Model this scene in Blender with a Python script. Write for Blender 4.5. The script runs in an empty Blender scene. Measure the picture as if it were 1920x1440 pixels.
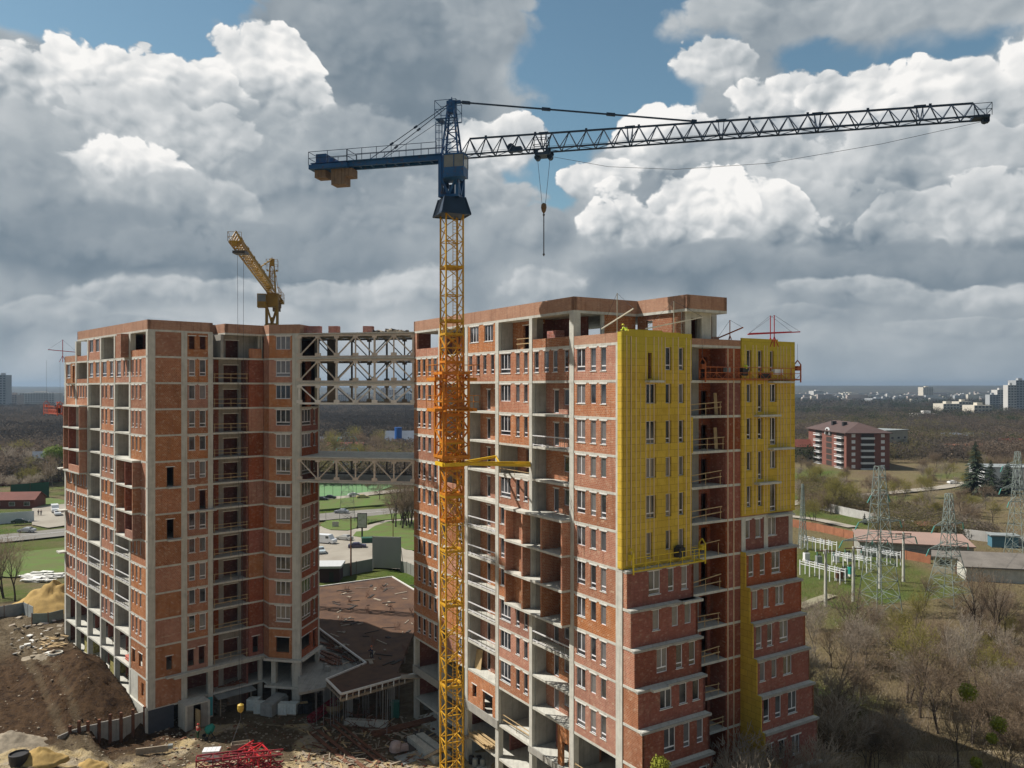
import bpy, bmesh, math, random
import numpy as np
from math import radians as R, sin, cos, pi, sqrt, atan2, atan
from mathutils import Vector, Matrix, noise as mnoise
random.seed(7); RNG = np.random.default_rng(7)
SC = bpy.context.scene
COL = SC.collection
# ---------------------------------------------------------------- camera, sun, exposure
F_PX, CX, HY, CAMZ = 1530.0, 960.0, 727.0, 34.74
cam_d = bpy.data.cameras.new('camera'); cam_d.sensor_width = 36.0; cam_d.lens = 36.0*F_PX/1920.0
cam_d.shift_y = (HY-720.0)/1920.0; cam_d.clip_start = 0.5; cam_d.clip_end = 60000
cam = bpy.data.objects.new('camera', cam_d); COL.objects.link(cam)
cam.location = (0, 0, CAMZ); cam.rotation_euler = (R(90), 0, 0); SC.camera = cam
SUN_EL = R(49.0); SUN_H = Vector((-0.97, 0.24, 0)).normalized()      # horizontal direction towards the sun
sun_dir = Vector((SUN_H.x*cos(SUN_EL), SUN_H.y*cos(SUN_EL), sin(SUN_EL)))
sl = bpy.data.lights.new('sun', 'SUN'); sl.energy = 5.0; sl.angle = R(0.5); sl.color = (1.0, 0.94, 0.85)
so = bpy.data.objects.new('sun', sl); COL.objects.link(so); so.rotation_euler = sun_dir.to_track_quat('Z', 'Y').to_euler()
SC.view_settings.view_transform = 'Standard'; SC.view_settings.look = 'None'
SC.view_settings.exposure = 0.32; SC.view_settings.gamma = 1.0; SC.view_settings.use_curve_mapping = False
HAZE = 0.00010
SC.render.engine = 'CYCLES'
cy = SC.cycles; cy.use_denoising = True; cy.max_bounces = 5; cy.diffuse_bounces = 3; cy.glossy_bounces = 3
cy.transmission_bounces = 3; cy.transparent_max_bounces = 8; cy.volume_bounces = 0; cy.sample_clamp_indirect = 4.0
cy.use_adaptive_sampling = True; cy.adaptive_threshold = 0.015
cy.caustics_reflective = False; cy.caustics_refractive = False
try: cy.denoiser = 'OPENIMAGEDENOISE'
except Exception: pass

# ---------------------------------------------------------------- sky: Nishita blue with procedural cumulus cloud
class NT:
    """small helper to write node trees"""
    def __init__(s, tree): s.t = tree; s.N = tree.nodes; s.L = tree.links
    def put(s, sock, v):
        if isinstance(v, bpy.types.NodeSocket): s.L.new(v, sock)
        elif v is not None:
            try: sock.default_value = v
            except Exception: sock.default_value = (v, v, v)
    def math(s, op, a, b=None, c=None, clamp=False):
        n = s.N.new('ShaderNodeMath'); n.operation = op; n.use_clamp = clamp
        s.put(n.inputs[0], a)
        if b is not None: s.put(n.inputs[1], b)
        if c is not None: s.put(n.inputs[2], c)
        return n.outputs[0]
    def vm(s, op, a, b=None, out=0):
        n = s.N.new('ShaderNodeVectorMath'); n.operation = op
        s.put(n.inputs[0], a)
        if b is not None: s.put(n.inputs['Scale' if op == 'SCALE' else 1], b)
        return n.outputs['Value' if op in ('LENGTH', 'DOT_PRODUCT') else 0]
    def comb(s, x, y, z):
        n = s.N.new('ShaderNodeCombineXYZ')
        for i, v in enumerate((x, y, z)): s.put(n.inputs[i], v)
        return n.outputs[0]
    def sep(s, v):
        n = s.N.new('ShaderNodeSeparateXYZ'); s.put(n.inputs[0], v); return n.outputs
    def noise(s, vec, scale, detail=4, rough=.5, dist=0.0, out='Fac', dim='3D'):
        n = s.N.new('ShaderNodeTexNoise'); n.noise_dimensions = dim
        s.put(n.inputs['Vector'], vec); s.put(n.inputs['Scale'], scale); s.put(n.inputs['Detail'], detail)
        s.put(n.inputs['Roughness'], rough); s.put(n.inputs['Distortion'], dist)
        return n.outputs[out]
    def voro(s, vec, scale, detail=0, rough=.5, feature='F1', out='Distance', rnd=1.0):
        n = s.N.new('ShaderNodeTexVoronoi'); n.feature = feature; n.voronoi_dimensions = '3D'; n.normalize = False
        s.put(n.inputs['Vector'], vec); s.put(n.inputs['Scale'], scale)
        if 'Detail' in n.inputs and n.inputs['Detail'].enabled: s.put(n.inputs['Detail'], detail); s.put(n.inputs['Roughness'], rough)
        s.put(n.inputs['Randomness'], rnd)
        return n.outputs[out]
    def mr(s, v, a, b, c=0.0, d=1.0, smooth=False, clamp=True):
        n = s.N.new('ShaderNodeMapRange'); n.interpolation_type = 'SMOOTHSTEP' if smooth else 'LINEAR'; n.clamp = clamp
        for i, x in enumerate((v, a, b, c, d)): s.put(n.inputs[i], x)
        return n.outputs[0]
    def mix(s, f, a, b, mode='MIX'):
        n = s.N.new('ShaderNodeMix'); n.data_type = 'RGBA'; n.blend_type = mode
        s.put(n.inputs[0], f)
        for k, v in ((6, a), (7, b)):
            if isinstance(v, (tuple, list)): n.inputs[k].default_value = tuple(v)[:3]+(1,)
            else: s.put(n.inputs[k], v)
        return n.outputs[2]
    def ramp(s, f, stops, mode='LINEAR'):
        n = s.N.new('ShaderNodeValToRGB'); n.color_ramp.interpolation = mode
        e = n.color_ramp.elements
        while len(e) < len(stops): e.new(.5)
        for el, (p, c) in zip(e, stops): el.position = p; el.color = tuple(c)[:3]+(1,)
        s.put(n.inputs[0], f); return n.outputs[0]

def sky_pos(px, py):
    u = (px-CX)/F_PX; v = (HY-py)/F_PX
    return atan(u), v/sqrt(1+u*u)

def build_world():
    w = bpy.data.worlds.new('World'); SC.world = w; w.use_nodes = True
    T = NT(w.node_tree); T.N.clear()
    out = T.N.new('ShaderNodeOutputWorld')
    tc = T.N.new('ShaderNodeTexCoord'); d = tc.outputs['Generated']
    sk = T.N.new('ShaderNodeTexSky'); sk.sky_type = 'NISHITA'; sk.sun_disc = False
    sk.sun_elevation = SUN_EL; sk.sun_rotation = atan2(SUN_H.x, SUN_H.y)
    sk.altitude = 100; sk.air_density = 1.0; sk.dust_density = 0.6; sk.ozone_density = 1.3
    x, y, z = T.sep(d)[0:3]
    az = T.math('ARCTAN2', x, y)
    r = T.math('SQRT', T.math('ADD', T.math('MULTIPLY', x, x), T.math('MULTIPLY', y, y)))
    t = T.math('DIVIDE', z, T.math('MAXIMUM', r, 0.05))
    P = T.comb(az, t, 0.0)
    # perspective squash: cloud detail gets flatter towards the horizon
    # 1 slow warp
    wn = T.noise(P, 5.0, 3, .5, out='Color')
    Pw = T.vm('ADD', P, T.vm('SCALE', T.vm('SUBTRACT', wn, (.5, .5, .5)), .05))
    def blobs(lst, vec):
        acc = None
        for (px, py, rx, ry, a) in lst:
            cx, cy_ = sky_pos(px, py); ax, ay = rx/F_PX, ry/F_PX
            q = T.vm('MULTIPLY', T.vm('SUBTRACT', vec, (cx, cy_, 0)), (1/ax, 1/ay, 0))
            g = T.mr(T.vm('LENGTH', q), 0.0, 1.0, a, 0.0, smooth=True)
            acc = g if acc is None else T.math('ADD', acc, g)
        return acc
    # cauliflower relief: rounded cells on rounded cells, looked up here and a little towards the light
    fine = T.vm('SCALE', T.vm('SUBTRACT', T.noise(P, 26.0, 3, .6, out='Color'), (.5, .5, .5)), .022)
    Pf = T.vm('MULTIPLY', T.vm('ADD', Pw, fine), (1.0, 1.15, 1.0))
    def puff(vec):
        a = T.math('MULTIPLY', T.math('SUBTRACT', .50, T.voro(vec, 11.0)), .50)
        b = T.math('MULTIPLY', T.math('SUBTRACT', .50, T.voro(vec, 27.0)), .30)
        c = T.math('MULTIPLY', T.math('SUBTRACT', .50, T.voro(vec, 61.0)), .17)
        return T.math('ADD', T.math('ADD', a, b), c)
    fb_ = T.math('SUBTRACT', T.noise(Pf, 7.0, 9, .58), .5)
    H = T.math('ADD', puff(Pf), fb_)
    L = T.math('SUBTRACT', puff(Pf), puff(T.vm('ADD', Pf, (-0.0065, 0.0085, 0))))
    Lb = T.math('SUBTRACT', T.noise(Pf, 6.0, 3, .5), T.noise(T.vm('ADD', Pf, (-0.025, 0.032, 0)), 6.0, 3, .5))
    relief = T.math('ADD', T.math('MULTIPLY', L, 1.2), T.math('MULTIPLY', Lb, 1.5))
    # soft grey sheet with blue openings
    holes = [(150, -10, 430, 150, -1.9), (440, 40, 200, 150, -1.6), (345, 90, 120, 60, -.7), (1130, 110, 285, 260, -2.0), (1020, 330, 130, 160, -1.6),
             (1045, 20, 150, 90, -.7), (1235, 285, 70, 75, -.6), (1690, 95, 340, 95, -1.4), (1290, 60, 200, 140, -.9), (1560, 100, 130, 80, -.5), (1250, 200, 80, 60, -.4)]
    D = T.math('ADD', T.math('ADD', blobs(holes, Pw), 1.0), T.math('MULTIPLY', T.math('ADD', fb_, T.math('MULTIPLY', H, .35)), 1.3))
    alpha = T.mr(D, 0.0, 0.42, smooth=True)
    bright = [(140, 200, 300, 110, .16), (690, 620, 1300, 90, .10), (1700, 330, 350, 150, .14), (1480, 30, 300, 60, .10), (520, 405, 90, 60, .14), (1100, 330, 200, 150, .1)]
    dark = [(720, 150, 280, 170, -.20), (380, 460, 430, 80, -.20), (60, 400, 200, 130, -.10), (640, 505, 270, 65, -.20), (1270, 520, 270, 55, -.20), (1720, 490, 340, 80, -.20),
            (1900, 380, 120, 180, -.10), (880, 230, 90, 60, -.10), (1750, 610, 400, 40, -.05), (400, 620, 500, 30, -.04)]
    S = T.math('ADD', T.math('ADD', blobs(bright+dark, Pw), .46), T.math('ADD', T.math('MULTIPLY', fb_, .55), T.math('MULTIPLY', Lb, 1.0)))
    # heaps, back to front: (px, py, rx, ry, top brightness, base brightness, relief)
    heaps = [(1480, 30, 260, 75, .62, .45, .6), (1750, 20, 260, 90, .60, .42, .6), (700, 70, 300, 210, .42, .20, .5), (900, 60, 130, 130, .50, .34, .6),
             (470, 190, 150, 130, .86, .45, .9), (480, 150, 120, 125, .98, .55, 1.0), (55, 170, 150, 100, .90, .50, 1.0), (190, 170, 180, 110, 1.0, .55, 1.1), (340, 200, 160, 95, .92, .50, 1.0), (430, 290, 190, 130, .62, .33, .7),
             (560, 340, 170, 110, .55, .33, .7), (280, 270, 230, 110, .74, .40, .9), (190, 345, 160, 95, .95, .42, 1.0), (330, 400, 150, 80, .62, .30, .7), (60, 330, 140, 90, .55, .36, .6), (180, 470, 330, 85, .40, .20, .4), (520, 500, 330, 80, .42, .20, .4),
             (700, 300, 200, 110, .50, .30, .6), (930, 290, 125, 100, .92, .48, 1.0), (880, 390, 190, 90, .60, .36, .7), (760, 430, 190, 80, .52, .32, .6), (1000, 440, 120, 70, .5, .34, .6), (1345, 125, 95, 85, .84, .50, .95), (1480, 205, 140, 95, 1.0, .55, 1.1), (1640, 200, 165, 90, 1.0, .55, 1.1), (1860, 200, 150, 115, .98, .52, 1.0),
             (1240, 285, 150, 105, .98, .55, 1.1), (1420, 290, 220, 100, .74, .45, .9), (1700, 330, 280, 110, .70, .40, .8), (1130, 360, 100, 80, .92, .5, 1.0), (1560, 420, 240, 90, .60, .36, .8), (1780, 430, 230, 95, .72, .28, .9), (1690, 510, 330, 60, .40, .20, .4),
             (1180, 430, 115, 105, 1.0, .40, 1.1), (1400, 425, 130, 90, .86, .34, 1.0), (1285, 410, 140, 115, 1.05, .34, 1.15), (1270, 500, 240, 48, .44, .22, .4),
             (305, 555, 170, 50, .66, .44, .7), (450, 545, 90, 36, .66, .45, .74), (620, 560, 160, 40, .6, .42, .6), (790, 545, 130, 50, .72, .45, .74), (1010, 545, 130, 50, .66, .42, .74), (1570, 545, 150, 30, .64, .42, .7), (1720, 560, 160, 30, .6, .42, .6), (1870, 552, 120, 30, .66, .42, .7), (1480, 600, 200, 26, .56, .42, .6), (1800, 610, 220, 24, .56, .42, .6), (230, 610, 170, 26, .54, .40, .6), (60, 580, 130, 40, .62, .42, .6)]
    for (px, py, rx, ry, bt, bb, rk) in heaps:
        cx, cy_ = sky_pos(px, py)
        c_ = T.comb(T.math('MULTIPLY_ADD', S, 1e-7, cx), cy_, 0.0)      # chained on the heap behind, so that the node stack stays small
        q = T.vm('MULTIPLY', T.vm('SUBTRACT', Pw, c_), (F_PX/rx, F_PX/ry, 0)); qy = T.sep(q)[1]
        Di = T.math('ADD', T.math('ADD', T.math('SUBTRACT', .92, T.vm('LENGTH', q)), T.mr(T.vm('LENGTH', q), .95, 1.35, 0, -.7)), T.math('ADD', T.math('MULTIPLY', H, .95), T.math('MULTIPLY', fb_, .75)))
        ew = T.mr(qy, -.8, .25, 1.1, .09+.16*(rk < .75), smooth=True)
        ai = T.mr(T.math("DIVIDE", Di, ew), 0, 1, smooth=True)
        sh = T.math('ADD', T.mr(T.math('ADD', qy, T.math('MULTIPLY', H, .55)), -.75, .45, bb*.95, bt*.87, smooth=True), T.math('MULTIPLY', relief, rk*rk*.85))
        sh = T.math('MULTIPLY_ADD', fb_, .38, sh)
        rim = T.mr(Di, 0.0, .30, .15*rk, 0.0)
        sh = T.math('ADD', sh, T.math('MULTIPLY', rim, T.mr(qy, -.3, .4)))
        S = T.math('ADD', S, T.math('MULTIPLY', ai, T.math('SUBTRACT', sh, S)))
        alpha = T.math('MAXIMUM', alpha, ai)
    away = T.math('MAXIMUM', T.mr(t, .62, 1.3, 0, .22, smooth=True), T.mr(y, .25, -.35, 0, .22, smooth=True))   # unseen sky overhead and behind darkened to weaken the fill light
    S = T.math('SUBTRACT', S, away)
    col = T.ramp(S, [(0.0, (.105, .150, .195)), (.25, (.185, .235, .28)), (.5, (.37, .41, .44)), (.75, (.62, .64, .65)), (1.0, (.92, .905, .88))])
    # haze near the horizon
    hz = T.mr(t, -.01, .09, .60, 0.0, smooth=True)
    col = T.mix(hz, col, (.385, .435, .475))
    alpha = T.math('MAXIMUM', alpha, T.mr(t, 0.03, .12, 1.0, 0.0))
    bg1 = T.N.new('ShaderNodeBackground'); T.put(bg1.inputs[0], T.mix(1.0, sk.outputs[0], (.74, .86, .76), 'MULTIPLY')); bg1.inputs[1].default_value = 0.10
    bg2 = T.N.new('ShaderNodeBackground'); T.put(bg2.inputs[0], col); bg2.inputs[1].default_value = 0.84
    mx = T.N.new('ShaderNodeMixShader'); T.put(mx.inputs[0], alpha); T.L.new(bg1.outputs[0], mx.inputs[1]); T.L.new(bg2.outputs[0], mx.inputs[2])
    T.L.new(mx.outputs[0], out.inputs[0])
    w.cycles.sampling_method = 'MANUAL'; w.cycles.sample_map_resolution = 512
build_world()

# ---------------------------------------------------------------- helpers
class MB:
    """collects boxes, bars, tubes; build() links them as ONE mesh object"""
    def __init__(s): s.v = []; s.f = []; s.m = []; s.c = []
    def add(s, vs, fs, m=0, c=0.0):
        b = len(s.v); s.v.extend([tuple(p) for p in vs])
        for f in fs: s.f.append(tuple(i+b for i in f)); s.m.append(m); s.c.append(c)
    def box(s, x0, x1, y0, y1, z0, z1, m=0, c=0.0):
        if x1 < x0: x0, x1 = x1, x0
        if y1 < y0: y0, y1 = y1, y0
        s.add([(x0,y0,z0),(x1,y0,z0),(x1,y1,z0),(x0,y1,z0),(x0,y0,z1),(x1,y0,z1),(x1,y1,z1),(x0,y1,z1)],
              [(0,3,2,1),(4,5,6,7),(0,1,5,4),(1,2,6,5),(2,3,7,6),(3,0,4,7)], m, c)
    def obox(s, ctr, size, rz=0.0, m=0, c=0.0, tilt=None):
        M = Matrix.Translation(ctr) @ Matrix.Rotation(rz, 4, 'Z')
        if tilt: M = M @ Matrix.Rotation(tilt[0], 4, 'X') @ Matrix.Rotation(tilt[1], 4, 'Y')
        hx, hy, hz = size[0]/2, size[1]/2, size[2]/2
        vs = [M @ Vector(p) for p in ((-hx,-hy,-hz),(hx,-hy,-hz),(hx,hy,-hz),(-hx,hy,-hz),(-hx,-hy,hz),(hx,-hy,hz),(hx,hy,hz),(-hx,hy,hz))]
        s.add(vs, [(0,3,2,1),(4,5,6,7),(0,1,5,4),(1,2,6,5),(2,3,7,6),(3,0,4,7)], m, c)
    def tube(s, p, q, r, r2=None, n=4, m=0, c=0.0, cap=True):
        p = Vector(p); q = Vector(q); d = q-p
        if d.length < 1e-6: return
        r2 = r if r2 is None else r2
        d.normalize(); u = d.cross(Vector((0,0,1)) if abs(d.z) < .9 else Vector((1,0,0))).normalized(); w = d.cross(u)
        vs = []
        for P, rr in ((p, r), (q, r2)):
            for i in range(n):
                a = 2*pi*(i+.5)/n; vs.append(P+u*(rr*cos(a))+w*(rr*sin(a)))
        fs = [(i, (i+1) % n, n+(i+1) % n, n+i) for i in range(n)]
        if cap: fs += [tuple(range(n-1, -1, -1)), tuple(range(n, 2*n))]
        s.add(vs, fs, m, c)
    def bar(s, p, q, w, m=0, c=0.0): s.tube(p, q, w*.7071, n=4, m=m, c=c)
    def prism(s, poly, z0, z1, m=0, c=0.0):
        n = len(poly); a = sum(poly[i][0]*poly[(i+1)%n][1]-poly[(i+1)%n][0]*poly[i][1] for i in range(n))
        if a < 0: poly = poly[::-1]
        vs = [(x, y, z0) for x, y in poly]+[(x, y, z1) for x, y in poly]
        s.add(vs, [tuple(range(n-1, -1, -1)), tuple(range(n, 2*n))]+[(i, (i+1)%n, n+(i+1)%n, n+i) for i in range(n)], m, c)
    def wallpoly(s, pts, th, z0, z1, m=0, c=0.0, closed=False):
        """vertical wall of thickness th to the left of the open polyline pts"""
        n = len(pts)
        for i in range(n if closed else n-1):
            p = Vector(pts[i]); q = Vector(pts[(i+1)%n]); d = (q-p).normalized(); o = Vector((-d.y, d.x))*th
            s.prism([tuple(p), tuple(q), tuple(q+o), tuple(p+o)], z0, z1, m, c)
    def lathe(s, prof, ctr=(0,0,0), n=12, m=0, c=0.0, M=None):
        vs = []; ctr = Vector(ctr)
        for r, z in prof:
            for i in range(n):
                a = 2*pi*i/n; p = Vector((r*cos(a), r*sin(a), z))
                if M is not None: p = M @ p
                vs.append(p+ctr)
        fs = [(k*n+i, k*n+(i+1)%n, (k+1)*n+(i+1)%n, (k+1)*n+i) for k in range(len(prof)-1) for i in range(n)]
        fs += [tuple(range(n-1, -1, -1)), tuple(range((len(prof)-1)*n, len(prof)*n))]
        s.add(vs, fs, m, c)
    def mesh(s, name, mats, smooth=False):
        me = bpy.data.meshes.new(name); me.from_pydata(s.v, [], s.f)
        for mt in (mats if isinstance(mats, (list, tuple)) else [mats]): me.materials.append(mt)
        me.polygons.foreach_set('material_index', s.m)
        at = me.attributes.new('cv', 'FLOAT', 'FACE'); at.data.foreach_set('value', s.c)
        if smooth: me.polygons.foreach_set('use_smooth', [True]*len(me.polygons))
        me.update(); return me
    def build(s, name, mats, parent=None, loc=(0,0,0), rz=0.0, smooth=False):
        return link(name, s.mesh(name, mats, smooth), parent, loc, rz)
class Multi:
    """several MBs, one per separate piece of a building; builds each as its own part"""
    def __init__(s, fine=False): s.d = {}; s.key = 'main'; s.fine = fine
    def cur(s): return s.d.setdefault(s.key, MB())
    def __getattr__(s, n): return getattr(s.cur(), n)
    def build(s, name, mats, parent=None):
        for mb in s.d.values():
            if mb.v: mb.build(name, mats, parent)
def link(name, data, parent=None, loc=(0,0,0), rz=0.0):
    o = bpy.data.objects.new(name, data); COL.objects.link(o); o.parent = parent
    o.location = loc; o.rotation_euler = (0, 0, rz); return o
def tag(o, label=None, cat=None, group=None, kind=None):
    if label: o['label'] = label
    if cat: o['category'] = cat
    if group: o['group'] = group
    if kind: o['kind'] = kind
    return o
def thing(name, label, cat, loc=(0,0,0), rz=0.0, group=None):
    return tag(link(name, None, None, loc, rz), label, cat, group)
def copy_tree(o, parent=None):
    c = o.copy(); COL.objects.link(c); c.parent = parent
    for ch in list(o.children): copy_tree(ch, c)
    return c
def place(o, loc, rz=0.0, label=None, group=None, sc=None):
    o.location = loc; o.rotation_euler = (0, 0, rz)
    if label: o['label'] = label
    if group: o['group'] = group
    if sc: o.scale = (sc, sc, sc) if not isinstance(sc, tuple) else sc
    return o
def rnd(a, b): return random.uniform(a, b)

# ---------------------------------------------------------------- materials
MATS = {}
def new_mat(name):
    m = bpy.data.materials.new(name); m.use_nodes = True
    T = NT(m.node_tree); b = m.node_tree.nodes['Principled BSDF']; MATS[name] = m
    return m, T, b
def objc(T): return T.N.new('ShaderNodeTexCoord').outputs['Object']
def geop(T): return T.N.new('ShaderNodeNewGeometry').outputs['Position']
def wall_uv(T):
    """metres along the wall and up it, whatever way the wall faces"""
    g = T.N.new('ShaderNodeNewGeometry'); px, py, pz = T.sep(g.outputs['Position'])[0:3]; nx, ny, nz = T.sep(g.outputs['True Normal'])[0:3]
    u = T.math('SUBTRACT', T.math('MULTIPLY', py, nx), T.math('MULTIPLY', px, ny))
    u = T.math('ADD', u, T.math('MULTIPLY', T.math('MULTIPLY', px, nz), nz))
    v = T.math('ADD', pz, T.math('MULTIPLY', T.math('MULTIPLY', py, nz), nz))
    return u, v, T.comb(u, v, 0.0)
def cvv(T):
    n = T.N.new('ShaderNodeAttribute'); n.attribute_name = 'cv'; return n.outputs['Fac']
def simple(name, col, rough=.7, metal=0.0, var=.15, scale=1.5, col2=None, spec=.4, bump=0.0):
    m, T, b = new_mat(name)
    c2 = col2 or tuple(x*.55 for x in col)
    P = objc(T)
    n = T.noise(P, scale, 5, .6)
    f = T.mr(n, .35, .7, 0, 1)
    k = 1.0 if col2 else min(1.0, var*2.2)
    T.put(b.inputs['Base Color'], T.mix(T.math('MULTIPLY', f, k), tuple(col), c2))
    T.put(b.inputs['Roughness'], rough); T.put(b.inputs['Metallic'], metal); T.put(b.inputs['Specular IOR Level'], spec)
    if bump:
        bn = T.N.new('ShaderNodeBump'); T.put(bn.inputs['Height'], T.noise(P, scale*6, 4, .6)); T.put(bn.inputs['Strength'], bump); T.put(bn.inputs['Distance'], .05)
        T.L.new(bn.outputs[0], b.inputs['Normal'])
    return m
def twig_mat(name, col, col2, scale=1.0):
    """thin bare twigs: light comes through the mass as well as off it"""
    m, T, b = new_mat(name); n = T.noise(geop(T), scale, 4, .6); c = T.mix(T.mr(n, .35, .65), col, col2)
    d = T.N.new('ShaderNodeBsdfDiffuse'); t = T.N.new('ShaderNodeBsdfTranslucent'); x = T.N.new('ShaderNodeMixShader'); x.inputs[0].default_value = .45
    T.put(d.inputs[0], c); T.put(t.inputs[0], c); T.L.new(d.outputs[0], x.inputs[1]); T.L.new(t.outputs[0], x.inputs[2])
    T.L.new(x.outputs[0], m.node_tree.nodes['Material Output'].inputs[0]); T.N.remove(b); return m
def brick_mat(name, c1, c2, mortar, msize=.012, eff=.5, bw=.26, bh=.152):
    m, T, b = new_mat(name)
    x, z, uv = wall_uv(T)
    bt = T.N.new('ShaderNodeTexBrick'); T.put(bt.inputs['Vector'], uv)
    bt.offset = .5; bt.inputs['Scale'].default_value = 1.0
    bt.inputs['Color1'].default_value = c1+(1,); bt.inputs['Color2'].default_value = c2+(1,)
    bt.inputs['Mortar'].default_value = mortar+(1,); bt.inputs['Mortar Size'].default_value = msize
    bt.inputs['Mortar Smooth'].default_value = .3; bt.inputs['Bias'].default_value = -.1
    bt.inputs['Brick Width'].default_value = bw; bt.inputs['Row Height'].default_value = bh
    cv = cvv(T)
    n1 = T.noise(uv, .5, 4, .6); n2 = T.noise(uv, 2.6, 5, .65); n3 = T.noise(T.vm('MULTIPLY', uv, (1, .35, 1)), 5.0, 3, .6)
    # per-brick pale efflorescence
    cell = T.N.new('ShaderNodeTexWhiteNoise'); cell.noise_dimensions = '3D'
    row = T.math('FLOOR', T.math('DIVIDE', z, bh))
    col_i = T.math('FLOOR', T.math('ADD', T.math('DIVIDE', x, bw), T.math('MULTIPLY', T.math('MODULO', row, 2.0), .5)))
    T.put(cell.inputs['Vector'], T.comb(col_i, row, 0.0))
    pale = T.math('MULTIPLY', T.mr(cell.outputs['Value'], .70, .95, 0, .8), T.mr(n2, .44, .60))
    base = T.mix(T.mr(n1, .35, .68, 0, .55), bt.outputs['Color'], tuple(v*.62 for v in c1))
    hs = T.N.new('ShaderNodeHueSaturation'); T.put(hs.inputs['Hue'], T.mr(cv, 0, 1, .492, .506)); T.put(hs.inputs['Saturation'], T.mr(cv, 0, 1, .82, 1.12))
    T.put(hs.inputs['Value'], T.mr(T.math('FRACT', T.math('MULTIPLY', cv, 7.3)), 0, 1, .78, 1.15)); T.put(hs.inputs['Color'], base)
    c = T.mix(T.math('MULTIPLY', pale, eff), hs.outputs[0], (.58, .45, .33))
    smear = T.math('MULTIPLY', T.mr(n3, .56, .78), T.mr(T.math('FRACT', T.math('MULTIPLY', cv, 3.7)), .2, 1.0, 0, .75))
    c = T.mix(T.math('MULTIPLY', smear, eff), c, (.52, .41, .31))
    st = T.noise(T.vm('MULTIPLY', uv, (3.2, .16, 1)), 1.0, 5, .65)      # water streaks and soot
    c = T.mix(T.mr(st, .52, .74, 0, .55), c, (.13, .062, .042)); n5 = T.noise(uv, 1.1, 5, .7)
    c = T.mix(T.math('MULTIPLY', T.mr(n5, .55, .70, 0, .55), eff), c, (.50, .38, .27))
    T.put(b.inputs['Base Color'], c); T.put(b.inputs['Roughness'], .9); T.put(b.inputs['Specular IOR Level'], .15)
    bn = T.N.new('ShaderNodeBump'); T.put(bn.inputs['Height'], T.math('ADD', T.math('SUBTRACT', 1.0, bt.outputs['Fac']), T.math('MULTIPLY', n2, .4)))
    T.put(bn.inputs['Strength'], .6); T.put(bn.inputs['Distance'], .02); T.L.new(bn.outputs[0], b.inputs['Normal'])
    return m
def concrete_mat(name, col, dark, streak=.5):
    m, T, b = new_mat(name)
    x, z, uv = wall_uv(T)
    n = T.noise(uv, .9, 6, .65); st = T.noise(T.vm('MULTIPLY', uv, (4.0, .25, 4.0)), 1.0, 4, .6)
    f = T.math('ADD', T.mr(n, .35, .7, 0, .6), T.mr(st, .48, .72, 0, streak))
    # shuttering board joints
    g = T.math('FRACT', T.math('DIVIDE', z, 1.05)); j = T.mr(g, 0.0, .018, .35, 0.0)
    c = T.mix(T.math('MINIMUM', T.math('ADD', f, j), 1.0), col, dark)
    c = T.mix(T.mr(T.noise(uv, 7.0, 3, .6), .6, .72, 0, .35), c, tuple(min(1, v*1.35) for v in col))
    T.put(b.inputs['Base Color'], c); T.put(b.inputs['Roughness'], .85); T.put(b.inputs['Specular IOR Level'], .2)
    return m
BRICK = brick_mat('red_brick', (.445, .165, .080), (.33, .105, .050), (.50, .38, .27), msize=.017, eff=.6)
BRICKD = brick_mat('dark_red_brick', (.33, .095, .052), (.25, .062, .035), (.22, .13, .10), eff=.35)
BRICKP = brick_mat('roof_parapet_brick', (.62, .29, .125), (.48, .20, .085), (.52, .38, .25), msize=.014, eff=.35, bh=.085)
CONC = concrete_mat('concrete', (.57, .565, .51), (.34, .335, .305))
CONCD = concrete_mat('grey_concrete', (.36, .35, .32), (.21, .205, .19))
CONCL = simple('pale_lintel_concrete', (.74, .73, .69), .85, var=.25, scale=3)
WHITE = simple('white_window_plastic', (.76, .75, .78), .5, var=.12, scale=4)
FOIL = simple('white_protective_foil', (.72, .72, .74), .35, var=.3, scale=6)
YEL = simple('yellow_crane_paint', (.60, .33, .022), .5, var=.25, scale=.7, spec=.35)
ORG = simple('orange_crane_paint', (.62, .22, .018), .5, var=.25, scale=.9, spec=.35)
BLUE = simple('blue_crane_paint', (.012, .085, .23), .5, var=.3, scale=.8)
BLUED = simple('dark_blue_crane_paint', (.012, .035, .075), .55, var=.3, scale=.8)
CABLE = simple('steel_cable', (.06, .06, .065), .5)
STEEL = simple('galvanised_steel', (.34, .34, .34), .5, metal=.2, var=.3, scale=2)
STEELG = simple('weathered_green_steel', (.26, .31, .29), .6, metal=.1, var=.35, scale=.6)
TRUSS = simple('bridge_steel_primer', (.60, .53, .455), .6, var=.3, scale=.8)
TRUSSW = simple('bridge_steel_pale', (.74, .72, .68), .6, var=.25, scale=.8)
TRUSSD = simple('bridge_steel_dark', (.27, .25, .235), .6, var=.3, scale=.8)
RUST = simple('rusty_steel', (.20, .085, .045), .8, var=.4, scale=1.2, col2=(.10, .045, .03))
WOOD = simple('bare_timber', (.50, .36, .19), .8, var=.3, scale=3)
WOODG = simple('grey_planks', (.36, .30, .23), .85, var=.35, scale=2)
RED = simple('red_paint', (.50, .02, .03), .5, var=.3, scale=2)
REDD = simple('dark_red_paint', (.22, .018, .03), .55, var=.3, scale=2)
BLACK = simple('black_rubber', (.025, .025, .028), .6, var=.2)
DARK = simple('dark_interior', (.05, .04, .035), .9, var=.3)
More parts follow.
